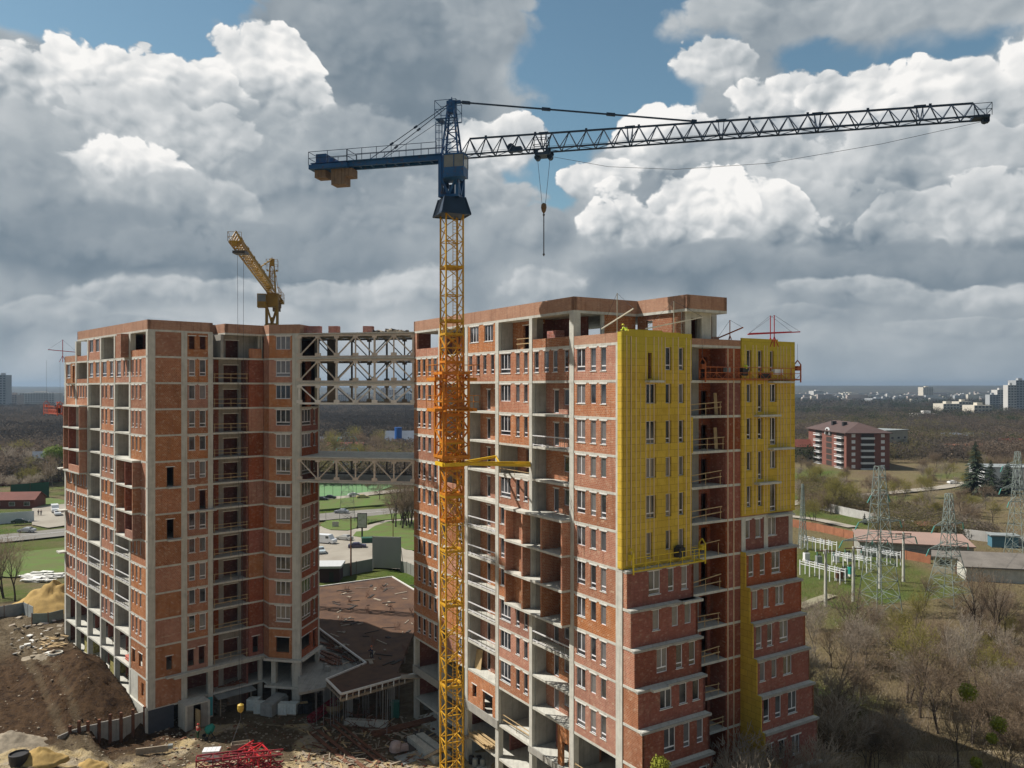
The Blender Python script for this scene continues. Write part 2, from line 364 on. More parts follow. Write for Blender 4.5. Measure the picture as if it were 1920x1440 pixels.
for n_ in ('yellow_crane_paint', 'orange_crane_paint', 'blue_crane_paint'):
    T_ = NT(MATS[n_].node_tree); b_ = T_.N['Principled BSDF']; src = b_.inputs['Base Color'].links[0].from_socket
    T_.put(b_.inputs['Base Color'], T_.mix(T_.mr(T_.noise(objc(T_), 2.6, 5, .7), .54, .70, 0, .8), src, (.10, .045, .02)))
GREEN = simple('green_paint', (.02, .26, .20), .5, var=.2)
HIVIS = simple('high_visibility_yellow', (.62, .75, .05), .6, var=.15, scale=6)
SKIN = simple('skin', (.45, .26, .18), .6, var=.1)
PALLETW = simple('pale_wrapped_blocks', (.70, .76, .74), .4, var=.25, scale=3)
SHEET = simple('weathered_sheet_metal', (.33, .36, .36), .5, metal=.2, var=.35, scale=.8)
WHITEP = simple('white_painted_metal', (.75, .76, .78), .35, var=.08, scale=2)
def glass_mat():
    m, T, b = new_mat('window_glass')
    n = T.noise(geop(T), .35, 2, .5)
    T.put(b.inputs['Base Color'], T.mix(T.mr(n, .45, .62), (.018, .021, .026), (.10, .105, .115)))
    T.put(b.inputs['Roughness'], .06); T.put(b.inputs['Specular IOR Level'], .8); T.put(b.inputs['IOR'], 1.5)
    return m
GLASS = glass_mat()
CURTAIN = simple('glass_before_blinds', (.17, .165, .17), .12, var=.3, scale=2, spec=.8)
def wool_mat():
    m, T, b = new_mat('yellow_mineral_wool')
    x, z, uv = wall_uv(T)
    bt = T.N.new('ShaderNodeTexBrick'); T.put(bt.inputs['Vector'], uv); bt.offset = .5
    bt.inputs['Scale'].default_value = 1.0; bt.inputs['Brick Width'].default_value = 1.0; bt.inputs['Row Height'].default_value = .6
    bt.inputs['Mortar Size'].default_value = .018; bt.inputs['Mortar Smooth'].default_value = .5
    bt.inputs['Color1'].default_value = (.61, .43, .065, 1); bt.inputs['Color2'].default_value = (.53, .365, .06, 1); bt.inputs['Mortar'].default_value = (.24, .155, .03, 1)
    n = T.noise(uv, 1.2, 6, .65); st = T.noise(T.vm('MULTIPLY', uv, (1.6, .12, 1)), 1.5, 4, .6)
    c = T.mix(T.mr(n, .46, .70, 0, .55), bt.outputs['Color'], (.42, .28, .03))
    c = T.mix(T.mr(st, .5, .7, 0, .35), c, (.42, .27, .03))
    top = T.mr(z, 36.2, 38.2, 0, .5)
    c = T.mix(top, c, (.42, .39, .05))
    T.put(b.inputs['Base Color'], c); T.put(b.inputs['Roughness'], .95); T.put(b.inputs['Specular IOR Level'], .1)
    bn = T.N.new('ShaderNodeBump'); T.put(bn.inputs['Height'], T.noise(uv, 20, 4, .7)); T.put(bn.inputs['Strength'], .5); T.put(bn.inputs['Distance'], .03); T.L.new(bn.outputs[0], b.inputs['Normal'])
    return m
WOOL = wool_mat()

# ---------------------------------------------------------------- terrain
def lerp_arr(x, xs, ys): return np.interp(x, xs, ys)
def smooth(a, b, x):
    t = np.clip((x-a)/(b-a), 0, 1); return t*t*(3-2*t)
def vnoise(x, y, seed=0):
    """cheap value-noise fbm on arrays"""
    out = np.zeros_like(x, dtype=float); amp = 1.0; tot = 0
    for o in range(4):
        xi = np.floor(x).astype(np.int64); yi = np.floor(y).astype(np.int64); fx = x-xi; fy = y-yi
        fx = fx*fx*(3-2*fx); fy = fy*fy*(3-2*fy)
        def h(a, b):
            n = (a*374761393+b*668265263+seed*1442695041+o*974711) & 0x7fffffff
            n = ((n ^ (n >> 13))*1274126177) & 0x7fffffff
            return ((n ^ (n >> 16)) & 0xffff)/65535.0
        out += amp*((h(xi, yi)*(1-fx)+h(xi+1, yi)*fx)*(1-fy)+(h(xi, yi+1)*(1-fx)+h(xi+1, yi+1)*fx)*fy)
        tot += amp; amp *= .5; x = x*2.03+17.1; y = y*2.03+5.3
    return out/tot
def rut_dist(X, Y):
    """distance to the wheel ruts of the site track"""
    tr = [(0, 1192), (30, 1225), (62, 1275), (92, 1335), (130, 1395), (180, 1450)]; dm = np.full(X.shape, 9.0)
    for off in (0.0, 2.3):
        pts = [((a-CX)/F_PX*(39.0*F_PX/(b-HY))+off, 39.0*F_PX/(b-HY)) for a, b in tr]
        for (ax, ay), (bx, by) in zip(pts, pts[1:]):
            dx, dy = bx-ax, by-ay; t = np.clip(((X-ax)*dx+(Y-ay)*dy)/(dx*dx+dy*dy), 0, 1); dm = np.minimum(dm, np.hypot(X-(ax+t*dx), Y-(ay+t*dy)))
    return dm
def ground_base(X, Y):
    X = np.asarray(X, float); Y = np.asarray(Y, float)
    # left plateau: rises along the sunny facade and beyond it; courtyard is a pit at -6.3
    plat = lerp_arr(Y, [70, 85, 97, 110, 123, 135, 160, 200], [-4.4, -4.3, -4.0, -2.9, -2.2, -2.6, -4.2, -5.0])
    xb = lerp_arr(Y, [40, 60, 72, 80, 84, 88, 93.2, 96.8, 123, 140], [-20, -30, -36, -39.5, -41, -44, -48.0, -43.4, -67, -70])
    wd = lerp_arr(Y, [70, 82, 88, 92, 140], [9, 7, 4.0, 1.2, 1.2])
    left = smooth(0, 1, (xb-X)/wd+.5)
    court = np.where(Y < 125, -6.3, -6.3+1.3*smooth(125, 150, Y))
    court = court+1.1*smooth(8, 34, X)*(1-smooth(130, 160, Y))
    z = court*(1-left)+plat*left
    far = smooth(150, 205, np.hypot(X, Y)); z = z*(1-far)-5.0*far
    # dark soil heap beside the sunny facade
    def ridge(ax, ay, bx, by, w, h):
        dx, dy = bx-ax, by-ay; L2 = dx*dx+dy*dy; t = np.clip(((X-ax)*dx+(Y-ay)*dy)/L2, 0, 1)
        d = np.hypot(X-(ax+t*dx), Y-(ay+t*dy)); return h*np.clip(1-d/w, 0, 1)**1.15
    lum = .75+.5*vnoise(X*.35, Y*.35, 3)
    z = z+ridge(-57.5, 107.0, -51.5, 99.5, 6.2, 3.7)*lum*(left > .6)
    z = z+ridge(-52.0, 85.0, -46.5, 81.0, 3.4, 1.5)*lum+ridge(-50.0, 80.0, -43.5, 77.0, 3.6, 1.6)*lum
    dm = rut_dist(X, Y); z = z-.42*np.clip(1-dm/.8, 0, 1)+.2*np.clip(1-np.abs(dm-1.1)/.45, 0, 1)
    near = (Y < 140) & (X < 15)
    z = z+near*((vnoise(X*1.6, Y*1.6, 31)-.5)*.45*(1+left))
    # gentle relief, then the land rises to the wooded hills on the horizon
    z = z+(vnoise(X*.25, Y*.25, 1)-.5)*.55+(vnoise(X*.9, Y*.9, 2)-.5)*.22
    r = np.hypot(X, Y)
    z = z+smooth(3500, 9500, r)*(56+10*np.sin(X/1900.0)+6*np.sin(X/700+Y/1500.0))
    return z
def G(x, y): return float(ground_base(np.array([x]), np.array([y]))[0])
def W(px, py, z=-5.0):
    """point of a horizontal plane seen at a photograph pixel"""
    d = (CAMZ-z)*F_PX/(py-HY); return Vector(((px-CX)/F_PX*d, d, z))
def WG(px, py, dz=0.0):
    z = -5.0
    for _ in range(6):
        p = W(px, py, z); z = G(p.x, p.y)
    return Vector((p.x, p.y, z+dz))
def atd(px, py, d): return Vector(((px-CX)/F_PX*d, d, CAMZ-d*(py-HY)/F_PX))

def in_poly(X, Y, poly):
    c = np.zeros(X.shape, bool); n = len(poly)
    for i in range(n):
        x1, y1 = poly[i]; x2, y2 = poly[(i+1)%n]
        cond = ((y1 > Y) != (y2 > Y)) & (X < (x2-x1)*(Y-y1)/((y2-y1) if y2 != y1 else 1e-9)+x1)
        c ^= cond
    return c
def grow(a, b, n, f):
    out = [a]; st = b
    for _ in range(n): out.append(out[-1]+st); st *= f
    return out
def build_ground():
    xs = np.concatenate([-np.array(grow(80, 1.2, 57, 1.135))[::-1], np.arange(-79.5, 60, .5), np.array(grow(60, 1.2, 57, 1.135))])
    ys = np.concatenate([np.array([-3000, -900, -300, -100, 0, 20, 35]), np.arange(45, 140, .5), np.array(grow(140, 1.0, 95, 1.075))])
    X, Y = np.meshgrid(xs, ys); Z = ground_base(X, Y)
    nx, ny = len(xs), len(ys)
    co = np.stack([X, Y, Z], -1).reshape(-1, 3)
    idx = np.arange(nx*ny).reshape(ny, nx)
    q = np.stack([idx[:-1, :-1], idx[:-1, 1:], idx[1:, 1:], idx[1:, :-1]], -1).reshape(-1, 4)
    me = bpy.data.meshes.new('ground'); me.vertices.add(len(co)); me.vertices.foreach_set('co', co.ravel())
    me.loops.add(q.size); me.loops.foreach_set('vertex_index', q.ravel().astype(np.int32))
    me.polygons.add(len(q)); me.polygons.foreach_set('loop_start', np.arange(0, q.size, 4, dtype=np.int32)); me.polygons.foreach_set('loop_total', np.full(len(q), 4, np.int32))
    me.update(); me.polygons.foreach_set('use_smooth', [True]*len(q))
    # zones: r = green grass, g = bare soil / site dirt, b = sand and rubble
    D = np.hypot(X, Y)
    site = smooth(0, 6, 146-Y)*(X < 16)*(1-smooth(-2, 4, X-10-.0*Y))*1.0
    site = np.where((X < -60) & (Y > 134), site*(1-smooth(134, 141, Y)), site)
    n1 = vnoise(X*.05, Y*.05, 11); n2 = vnoise(X*.012, Y*.012, 12); n3 = vnoise(X*.3, Y*.3, 13)
    grass = smooth(.36, .56, .6*n1+.4*n3)
    grass = np.where(X > 12, smooth(.60, .74, .5*n1+.5*n2), grass)
    for poly in ([(1480, 880), (1530, 876), (1560, 884), (1540, 900), (1480, 905)], [(1750, 868), (1810, 866), (1830, 885), (1790, 905), (1750, 893)], [(1640, 930), (1700, 925), (1720, 935), (1660, 945)],
                 [(1495, 1020), (1560, 1010), (1600, 1025), (1700, 1060), (1800, 1085), (1800, 1120), (1740, 1125), (1640, 1140), (1560, 1150), (1495, 1165)], [(1490, 960), (1530, 954), (1640, 976), (1640, 992), (1560, 984)]):
        pp = [W(a, b) for a, b in poly]; grass = np.maximum(grass, in_poly(X, Y, [(p.x, p.y) for p in pp])*(.55+.6*n3))
    grass = np.clip(grass, 0, 1)
    grass = np.where(D > 420, grass*.25, grass)
    soil = ((X < -40) & (X > -66) & (Y > 84) & (Y < 128)).astype(float)
    hd = np.hypot((X+54)*.8, (Y-103))
    soil = np.clip(1.25-hd/21.0, 0, 1)*(X < -38)*(.35+.65*smooth(84, 92, Y)); rd = rut_dist(X, Y); soil = soil*np.clip(rd/.9, .45, 1)
    sand = smooth(.50, .62, vnoise(X*.13, Y*.13, 21))*(Y < 100)*site
    sand = np.where((X > -36) & (Y < 90), .55+.45*vnoise(X*.3, Y*.3, 22), sand)
    col = np.stack([grass*(1-site), site, sand, soil], -1).reshape(-1, 4)
    for nm, k in (('z_grass', 0), ('z_site', 1), ('z_sand', 2), ('z_soil', 3)):
        a = me.attributes.new(nm, 'FLOAT', 'POINT'); a.data.foreach_set('value', col[:, k].astype(np.float32))
    m, T, b = new_mat('ground_surface')
    def att(n_):
        n = T.N.new('ShaderNodeAttribute'); n.attribute_name = n_; return n.outputs['Fac']
    P = geop(T)
    f1 = T.noise(P, .35, 6, .65); f2 = T.noise(P, 1.7, 5, .7); f3 = T.noise(P, .045, 5, .6); f4 = T.noise(P, 6.0, 3, .7)
    dry = T.mix(T.mr(f2, .35, .7), (.20, .165, .085), (.115, .095, .052)); dry = T.mix(T.mr(f3, .4, .62), dry, (.15, .112, .07))
    gr = T.mix(T.mr(f2, .3, .7), (.085, .135, .022), (.045, .085, .014)); gr = T.mix(T.mr(f3, .42, .6, 0, .7), gr, (.115, .125, .035))
    gr = T.mix(T.mr(f1, .56, .72, 0, .7), gr, (.14, .12, .06))
    dirt = T.mix(T.mr(f1, .36, .66), (.105, .078, .047), (.20, .16, .105)); dirt = T.mix(T.mr(f2, .42, .72, 0, .8), dirt, (.075, .055, .036))
    dirt = T.mix(T.mr(f4, .66, .76, 0, .6), dirt, (.34, .30, .25))
    snd = T.mix(T.mr(f1, .4, .62), (.50, .39, .21), (.42, .36, .27)); snd = T.mix(T.mr(f2, .5, .75, 0, .7), snd, (.16, .12, .075))
    soil = T.mix(T.mr(T.noise(P, .9, 7, .75), .4, .62), (.095, .058, .032), (.035, .021, .013)); soil = T.mix(T.mr(f4, .68, .75, 0, .5), soil, (.25, .19, .13))
    c = T.mix(att('z_grass'), dry, gr)
    c = T.mix(att('z_site'), c, dirt)
    c = T.mix(T.math('MULTIPLY', T.mr(T.math('ADD', att('z_sand'), T.math('MULTIPLY', T.math('SUBTRACT', f1, .5), 1.2)), .3, .75), .9), c, snd)
    c = T.mix(T.mr(T.math('ADD', att('z_soil'), T.math('MULTIPLY', T.math('SUBTRACT', f1, .5), .8)), .25, .6), c, soil)
    dd = T.vm('LENGTH', P, out='Value')
    wood = T.mix(T.mr(T.noise(P, .004, 5, .6), .4, .6), (.050, .042, .034), (.075, .070, .045))
    c = T.mix(T.mr(dd, 480, 700), c, wood)
    T.put(b.inputs['Base Color'], c); T.put(b.inputs['Roughness'], .95); T.put(b.inputs['Specular IOR Level'], .1)
    bn = T.N.new('ShaderNodeBump'); T.put(bn.inputs['Height'], T.math('ADD', f2, T.math('MULTIPLY', f4, .5))); T.put(bn.inputs['Strength'], 1.0); T.put(bn.inputs['Distance'], .4); T.L.new(bn.outputs[0], b.inputs['Normal'])
    me.materials.append(m)
    tag(link('ground', me), kind='structure')
build_ground()

# ---------------------------------------------------------------- the two unfinished towers
def ZL(k):
    return {-2: -6.4, -1: -3.5, 0: 0.0}.get(k, 3.9+3.15*(k-1))
B_REF = {}; FACN = []
class Fac:
    """a facade plane: s runs along it, n points outwards; px -> s through the photograph's geometry"""
    def __init__(s, root, P0, d, sgn, off=None):
        s.root = root; s.P0 = Vector(P0); s.d = Vector(d).normalized(); s.sgn = sgn
        s.zid = 'F%d' % len(FACN); FACN.append(1); s.n = Vector((-s.d.y, s.d.x))*sgn; s.rz = atan2(s.d.y, s.d.x)
    def s_(s, px, n=0.0):
        P = s.P0+s.n*n; k = (px-CX)/F_PX
        return (P.x-k*P.y)/(k*s.d.y-s.d.x)
    def zone(s, a):
        if s is B_REF.get('B'): return 'B%d' % (0 if a < 7.7 else 1 if a < 14.1 else 2)
        return s.zid
    def xy(s, a, n): p = s.P0-s.root.location.xy+s.d*a+s.n*n; return (p.x, p.y)
    def box(s, mb, s0, s1, n0, n1, z0, z1, m=0, c=0.0):
        if isinstance(mb, Multi): mb.key = s.zone((s0+s1)/2)+('_%d' % int(round((s0+s1)/3)) if mb.fine else '')
        if z1-z0 > .001: mb.prism([s.xy(s0, n0), s.xy(s1, n0), s.xy(s1, n1), s.xy(s0, n1)], z0, z1, m, c)
    def pt(s, a, n, z): return Vector(s.xy(a, n)+(z,))
    def world(s, a, n, z):
        p = s.P0+s.d*a+s.n*n; return Vector((p.x, p.y, z))
    def panel(s, mb, s0, s1, n0, n1, z0, z1, ops=(), m=0, c=0.0):
        """wall between s0..s1 with real openings (a, b, zlo, zhi)"""
        if s1 < s0: s0, s1 = s1, s0
        ops = sorted([(min(a, b), max(a, b), lo, hi) for a, b, lo, hi in ops]); cur = s0
        for a, b, lo, hi in ops:
            a = max(a, s0); b = min(b, s1)
            if a > cur: s.box(mb, cur, a, n0, n1, z0, z1, m, c)
            if lo > z0+.01: s.box(mb, a, b, n0, n1, z0, lo, m, c)
            if hi < z1-.01: s.box(mb, a, b, n0, n1, hi, z1, m, c)
            cur = b
        if cur < s1: s.box(mb, cur, s1, n0, n1, z0, z1, m, c)

WCACHE = {}
def window_meshes(w, h, kind):
    """kind: 1 single, 2 double, 3 triple, upper-case T suffix = with a lower transom light"""
    key = (round(w, 1), round(h, 1), kind)
    if key in WCACHE: return WCACHE[key]
    w, h = key[0], key[1]
    fr = MB(); gl = MB(); t = .065; d = .05
    fr.box(-w/2, -w/2+t, -d, d, 0, h); fr.box(w/2-t, w/2, -d, d, 0, h); fr.box(-w/2+t, w/2-t, -d, d, 0, t); fr.box(-w/2+t, w/2-t, -d, d, h-t, h)
    n = int(kind[0]); z0 = t
    if 'T' in kind:
        z0 = .42; fr.box(-w/2+t, w/2-t, -d, d, z0-.05, z0+.05); z0 += .05
    for i in range(1, n):
        x = -w/2+w*i/n; fr.box(x-.04, x+.04, -d+.005, d-.005, z0, h-t)
    gl.box(-w/2+t, w/2-t, -.012, .012, t, h-t)
    WCACHE[key] = (w, h, fr.mesh('window', WHITE), gl.mesh('pane', GLASS), gl.mesh('pane', CURTAIN)); return WCACHE[key]
class WinSet:
    def __init__(s): s.items = []
    def add(s, F, a, b, n, lo, hi, kind):
        w = abs(b-a); key = window_meshes(w, hi-lo, kind)
        c = F.world((a+b)/2, n, lo); s.items.append((c, F.rz+rnd(-.012, .012), w/key[0], (hi-lo)/key[1], key, F.root))
    def flush(s):
        s.items.sort(key=lambda i: i[0].length - .0)
        cnt = {}
        rest = {}
        for c, rz, sx, sz, key, root in s.items:
            k = cnt.get(root.name, 0); cnt[root.name] = k+1
            loc = (c.x-root.location.x, c.y-root.location.y, c.z)
            if k < 99:
                o = link('window', key[2], root, loc, rz); o.scale = (sx, 1, sz)
                link('pane', key[3] if random.random() < .68 else key[4], o)
            else: rest.setdefault(root.name, (root, []))[1].append((loc, rz, sx, sz, key))
        for root, lst in rest.values():
            mb = MB()
            for loc, rz, sx, sz, key in lst:
                M = Matrix.Translation(loc) @ Matrix.Rotation(rz, 4, 'Z') @ Matrix.Diagonal((sx, 1, sz, 1))
                for me, mi in ((key[2], 0), (key[3], 1)):
                    mb.add([M @ v.co for v in me.vertices], [tuple(p.vertices) for p in me.polygons], mi)
            o = mb.build('window', [WHITE, GLASS], root); o['kind'] = 'stuff'
WINS = WinSet()

def cvr(): return random.random()
def brick_bay(F, k, s0, s1, wins, mbB, mbL, n=0.0, dark=False, wn=-.14, opens=(), mi=0):
    """one storey bay of brick with framed windows. wins: (pxa, pxb, kind[, lo, hi]) in pixels, opens: bare openings"""
    z0, z1 = ZL(k), ZL(k+1)-.22; ops = []
    tall = k % 2 == 1
    for w in wins:
        a, b = F.s_(w[0], n), F.s_(w[1], n); kd = w[2]
        lo = ZL(k)+(w[3] if len(w) > 3 else (.80 if tall else 1.10)); hi = ZL(k)+(w[4] if len(w) > 4 else 2.82)
        if tall and len(w) <= 3: kd = kd+'T'
        ops.append((a, b, lo, hi)); WINS.add(F, a, b, n+wn, lo, hi, kd)
        m = (a+b)/2; hw = abs(b-a)/2+.17
        F.box(mbL, m-hw, m+hw, n-.08, n+.018, hi+.0, hi+.11)
        if random.random() < .6: F.box(mbL, m-hw+.1, m+hw-.1, n-.1, n+.03, lo-.06, lo, 0)
    for w in opens:
        a, b = F.s_(w[0], n), F.s_(w[1], n); ops.append((a, b, ZL(k)+w[2], ZL(k)+w[3]))
        m = (a+b)/2; hw = abs(b-a)/2+.15; F.box(mbL, m-hw, m+hw, n-.08, n+.016, ZL(k)+w[3], ZL(k)+w[3]+.1)
    F.panel(mbB, s0, s1, n-.27, n-.02, z0, z1, ops, mi, cvr())
def recess(F, k, s0, s1, depth, spec, mbB, mbC, mbL, n=0.0, near=None, mi=0):
    """open loggia: back wall of brick with door/windows as fractions of the bay (f0, f1, lo, hi, kind or None)"""
    z0, z1 = ZL(k), ZL(k+1)-.22
    if s1 < s0: s0, s1 = s1, s0
    F.box(mbC, s0-.02, s0+.2, -depth, n-.3, z0, z1); F.box(mbC, s1-.2, s1+.02, -depth, n-.3, z0, z1)
    ops = []
    for f0, f1, lo, hi, kd in spec:
        # fractions run left to right in the picture
        a = (s1-(s1-s0)*f0) if F.sgn > 0 else s0+(s1-s0)*f0; b = (s1-(s1-s0)*f1) if F.sgn > 0 else s0+(s1-s0)*f1
        ops.append((a, b, z0+lo, z0+hi))
        if kd: WINS.add(F, a, b, -depth-.12, z0+lo, z0+hi, kd)
        m = (a+b)/2; hw = abs(a-b)/2+.12; F.box(mbL, m-hw, m+hw, -depth-.05, -depth+.015, z0+hi, z0+hi+.1)
    F.panel(mbB, s0, s1, -depth-.25, -depth, z0, z1, ops, mi, cvr())
def rail_wrapped(F, k, s0, s1, root_mb, n=-.05):
    """steel balcony rail with white foil on the top and bottom rails"""
    z = ZL(k); P = lambda a, zz: F.pt(a, n, zz)
    root_mb.key = '%s_%d_%d' % (F.zid, k, int(s0))
    root_mb.bar(P(s0, z+1.02), P(s1, z+1.02), .10, 1); root_mb.bar(P(s0, z+.16), P(s1, z+.16), .07, 1)
    m = max(3, int(abs(s1-s0)/.85))
    for i in range(m+1):
        a = s0+(s1-s0)*i/m; root_mb.bar(P(a, z), P(a, z+1.0), .045, 0)
        if i < m:
            for j in (1, 2):
                aa = a+(s1-s0)/m*j/3; root_mb.bar(P(aa, z+.16), P(aa, z+1.0), .02, 0)
    for i in range(5):
        a = s0+(s1-s0)*random.random(); root_mb.obox(P(a, z+.12), (rnd(.15, .4), .06, rnd(.15, .3)), F.rz+rnd(-.2, .2), 1)
def rail_boards(F, k, s0, s1, mb, n=-.08, tilt=0.0):
    z = ZL(k); mb.key = '%s_%d_%d' % (F.zid, k, int(s0))
    for h in (.55, 1.05):
        if random.random() < .92:
            a = rnd(-.08, .08); F_p = (F.pt(s0, n, z+h+a), F.pt(s1, n, z+h+rnd(-.08, .08)+tilt)); mb.bar(F_p[0], F_p[1], rnd(.05, .085))
    for a in (s0+.15, (s0+s1)/2, s1-.15): mb.bar(F.pt(a, n-.02, z), F.pt(a, n-.02, z+1.1), .05)

def ledge(F, mb, s0, s1, n, k, ext): F.box(mb, s0, s1, n-.3, n+ext, ZL(k)-.2, ZL(k)+.02)

# ================= right-hand tower =================
rb = thing('apartment_tower', 'unfinished brick apartment tower right of the main crane, partly clad in yellow insulation', 'building', (9.15, 67.6, 0))
aD = Vector((-.533, .846)).normalized(); bD = Vector((.846, .533)).normalized(); P0 = Vector((9.15, 67.6))
A = Fac(rb, P0, aD, 1); B = Fac(rb, P0, bD, -1); B_REF['B'] = B
def st(s, t): v = bD*s+aD*t; return (v.x, v.y)
slab = MB(); cols = Multi(True); brk = Multi(); lint = Multi(); conc = Multi(); rails = Multi(); boards = Multi(); par = Multi()
TA = 40.07; SB = 21.3
def foot(nb1=0.0, nb2=0.0):
    nb1 = -nb1; nb2 = -nb2
    return [st(0, TA), st(0, nb1), st(7.62, nb1), st(7.62, 0), st(14.15, 0), st(14.15, nb2), st(SB, nb2), st(SB, TA)]
offB = {5: .5, 4: 1.0, 3: 1.45, 2: 1.9, 1: 2.4, 0: 2.8, -1: 3.2, -2: 3.2}
for k in range(-1, 13):
    o = offB.get(k-1, 0)+(.05 if k-1 in offB else 0)
    slab.prism(foot(o, o), ZL(k)-.22, ZL(k))
slab.prism(foot(3.2, 3.2), -6.6, -6.2)
# penthouse roof and parapet
roofp = [st(0, TA), st(0, 6.74), st(7.46, 6.74), st(7.46, .16), st(12.43, .16), st(12.43, 3), st(14.1, 3), st(14.1, TA)]
slab.prism(roofp, 41.48, 41.72)
def parapet(mb, poly, z0, z1, th=.38, out=.0):
    mb.wallpoly(poly, th, z0, z1, closed=True)
par.key = 'roof'; parapet(par, roofp, 41.72, 42.95)
par.key = 'terrace'
# low parapet of the terrace round the corner and along B
par.wallpoly([st(.0, 6.7), st(0, .0)][::-1][::-1], .3, 38.55, 39.35)
par.wallpoly([st(7.5, .0), st(14.2, 0)], .3, 38.55, 39.1)
par.wallpoly([st(14.2, .0), st(21.3, 0), st(21.3, 14)], .3, 38.55, 39.0)
slab.build('floor_slabs', CONC, rb)
par.build('parapet', BRICKP, rb)
# interior cross walls keep the rooms dark; built inside the shell
core = MB()
for k in range(-1, 12):
    z0, z1 = ZL(k), ZL(k+1)-.22
    core.wallpoly([st(5.6, TA-.5), st(5.6, 4.4), st(20.8, 4.4)], .2, z0, z1)
    core.wallpoly([st(SB-.1, TA), st(SB-.1, .4)][::-1], .2, z0, z1)
    core.wallpoly([st(.4, TA-.3), st(SB-.3, TA-.3)], .2, z0, z1)
    for t in (12, 20.5, 28.5): core.prism([st(1.9, t), st(5.5, t), st(5.5, t+.2), st(1.9, t+.2)], z0, z1)
z0, z1 = ZL(12), 41.48
core.wallpoly([st(3.2, TA-.5), st(3.2, 9.0)], .2, z0, z1)
core.wallpoly([st(.4, TA-.3), st(2.2, TA-.3)], .2, z0, z1)
for t in (14.3, 21, 28.5): core.prism([st(.4, t), st(3.2, t), st(3.2, t+.2), st(.4, t+.2)], z0, z1)
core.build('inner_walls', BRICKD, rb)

acol = [1155, 1167], [1068, 1076], [992.6, 998], [929, 935], [872, 877], [822, 827]
acs = [(A.s_(b), A.s_(a)) for a, b in acol]
acs[0] = (0.0, acs[0][1])
for i, (a, b) in enumerate(acs):
    for k in range(-2, 12 if i == 0 else 13):
        A.box(cols, a, b, -.55, .035, ZL(k)+.001, ZL(k+1)-.221)
    for k in range(-1, 13):   # darker construction joints
        A.box(cols, a+.01, b-.01, -.02, .045, ZL(k)-.235, ZL(k)+.015)
A.box(cols, TA-.45, TA, -.6, .03, -6.3, 0.0-.22); A.box(cols, TA-.45, TA, -.6, .03, 0.0, 3.68)
bayA = {6: (acs[0][1], acs[1][0]), 5: (acs[1][1], acs[2][0]), 4: (acs[2][1], acs[3][0]), 3: (acs[3][1], acs[4][0]), 2: (acs[4][1], acs[5][0]), 1: (acs[5][1], TA)}
w6 = [(1081, 1097, '2'), (1107, 1117, '1'), (1126, 1136, '1')]
w4 = [(938, 957, '3'), (967, 974, '1'), (982, 989, '1')]
w1 = [(782.5, 788, '1'), (792, 797.5, '1'), (802.5, 808, '1'), (812.5, 818.5, '1')]
w2 = [(829, 835, '1'), (856, 867, '3')]
rec3 = [(.27, .40, .05, 2.3, '1'), (.55, .69, .85, 2.35, '1'), (.80, .95, .85, 2.35, '1')]
rec5 = [(.24, .38, .05, 2.3, '1'), (.52, .66, .85, 2.35, '1'), (.76, .91, .85, 2.35, '1')]
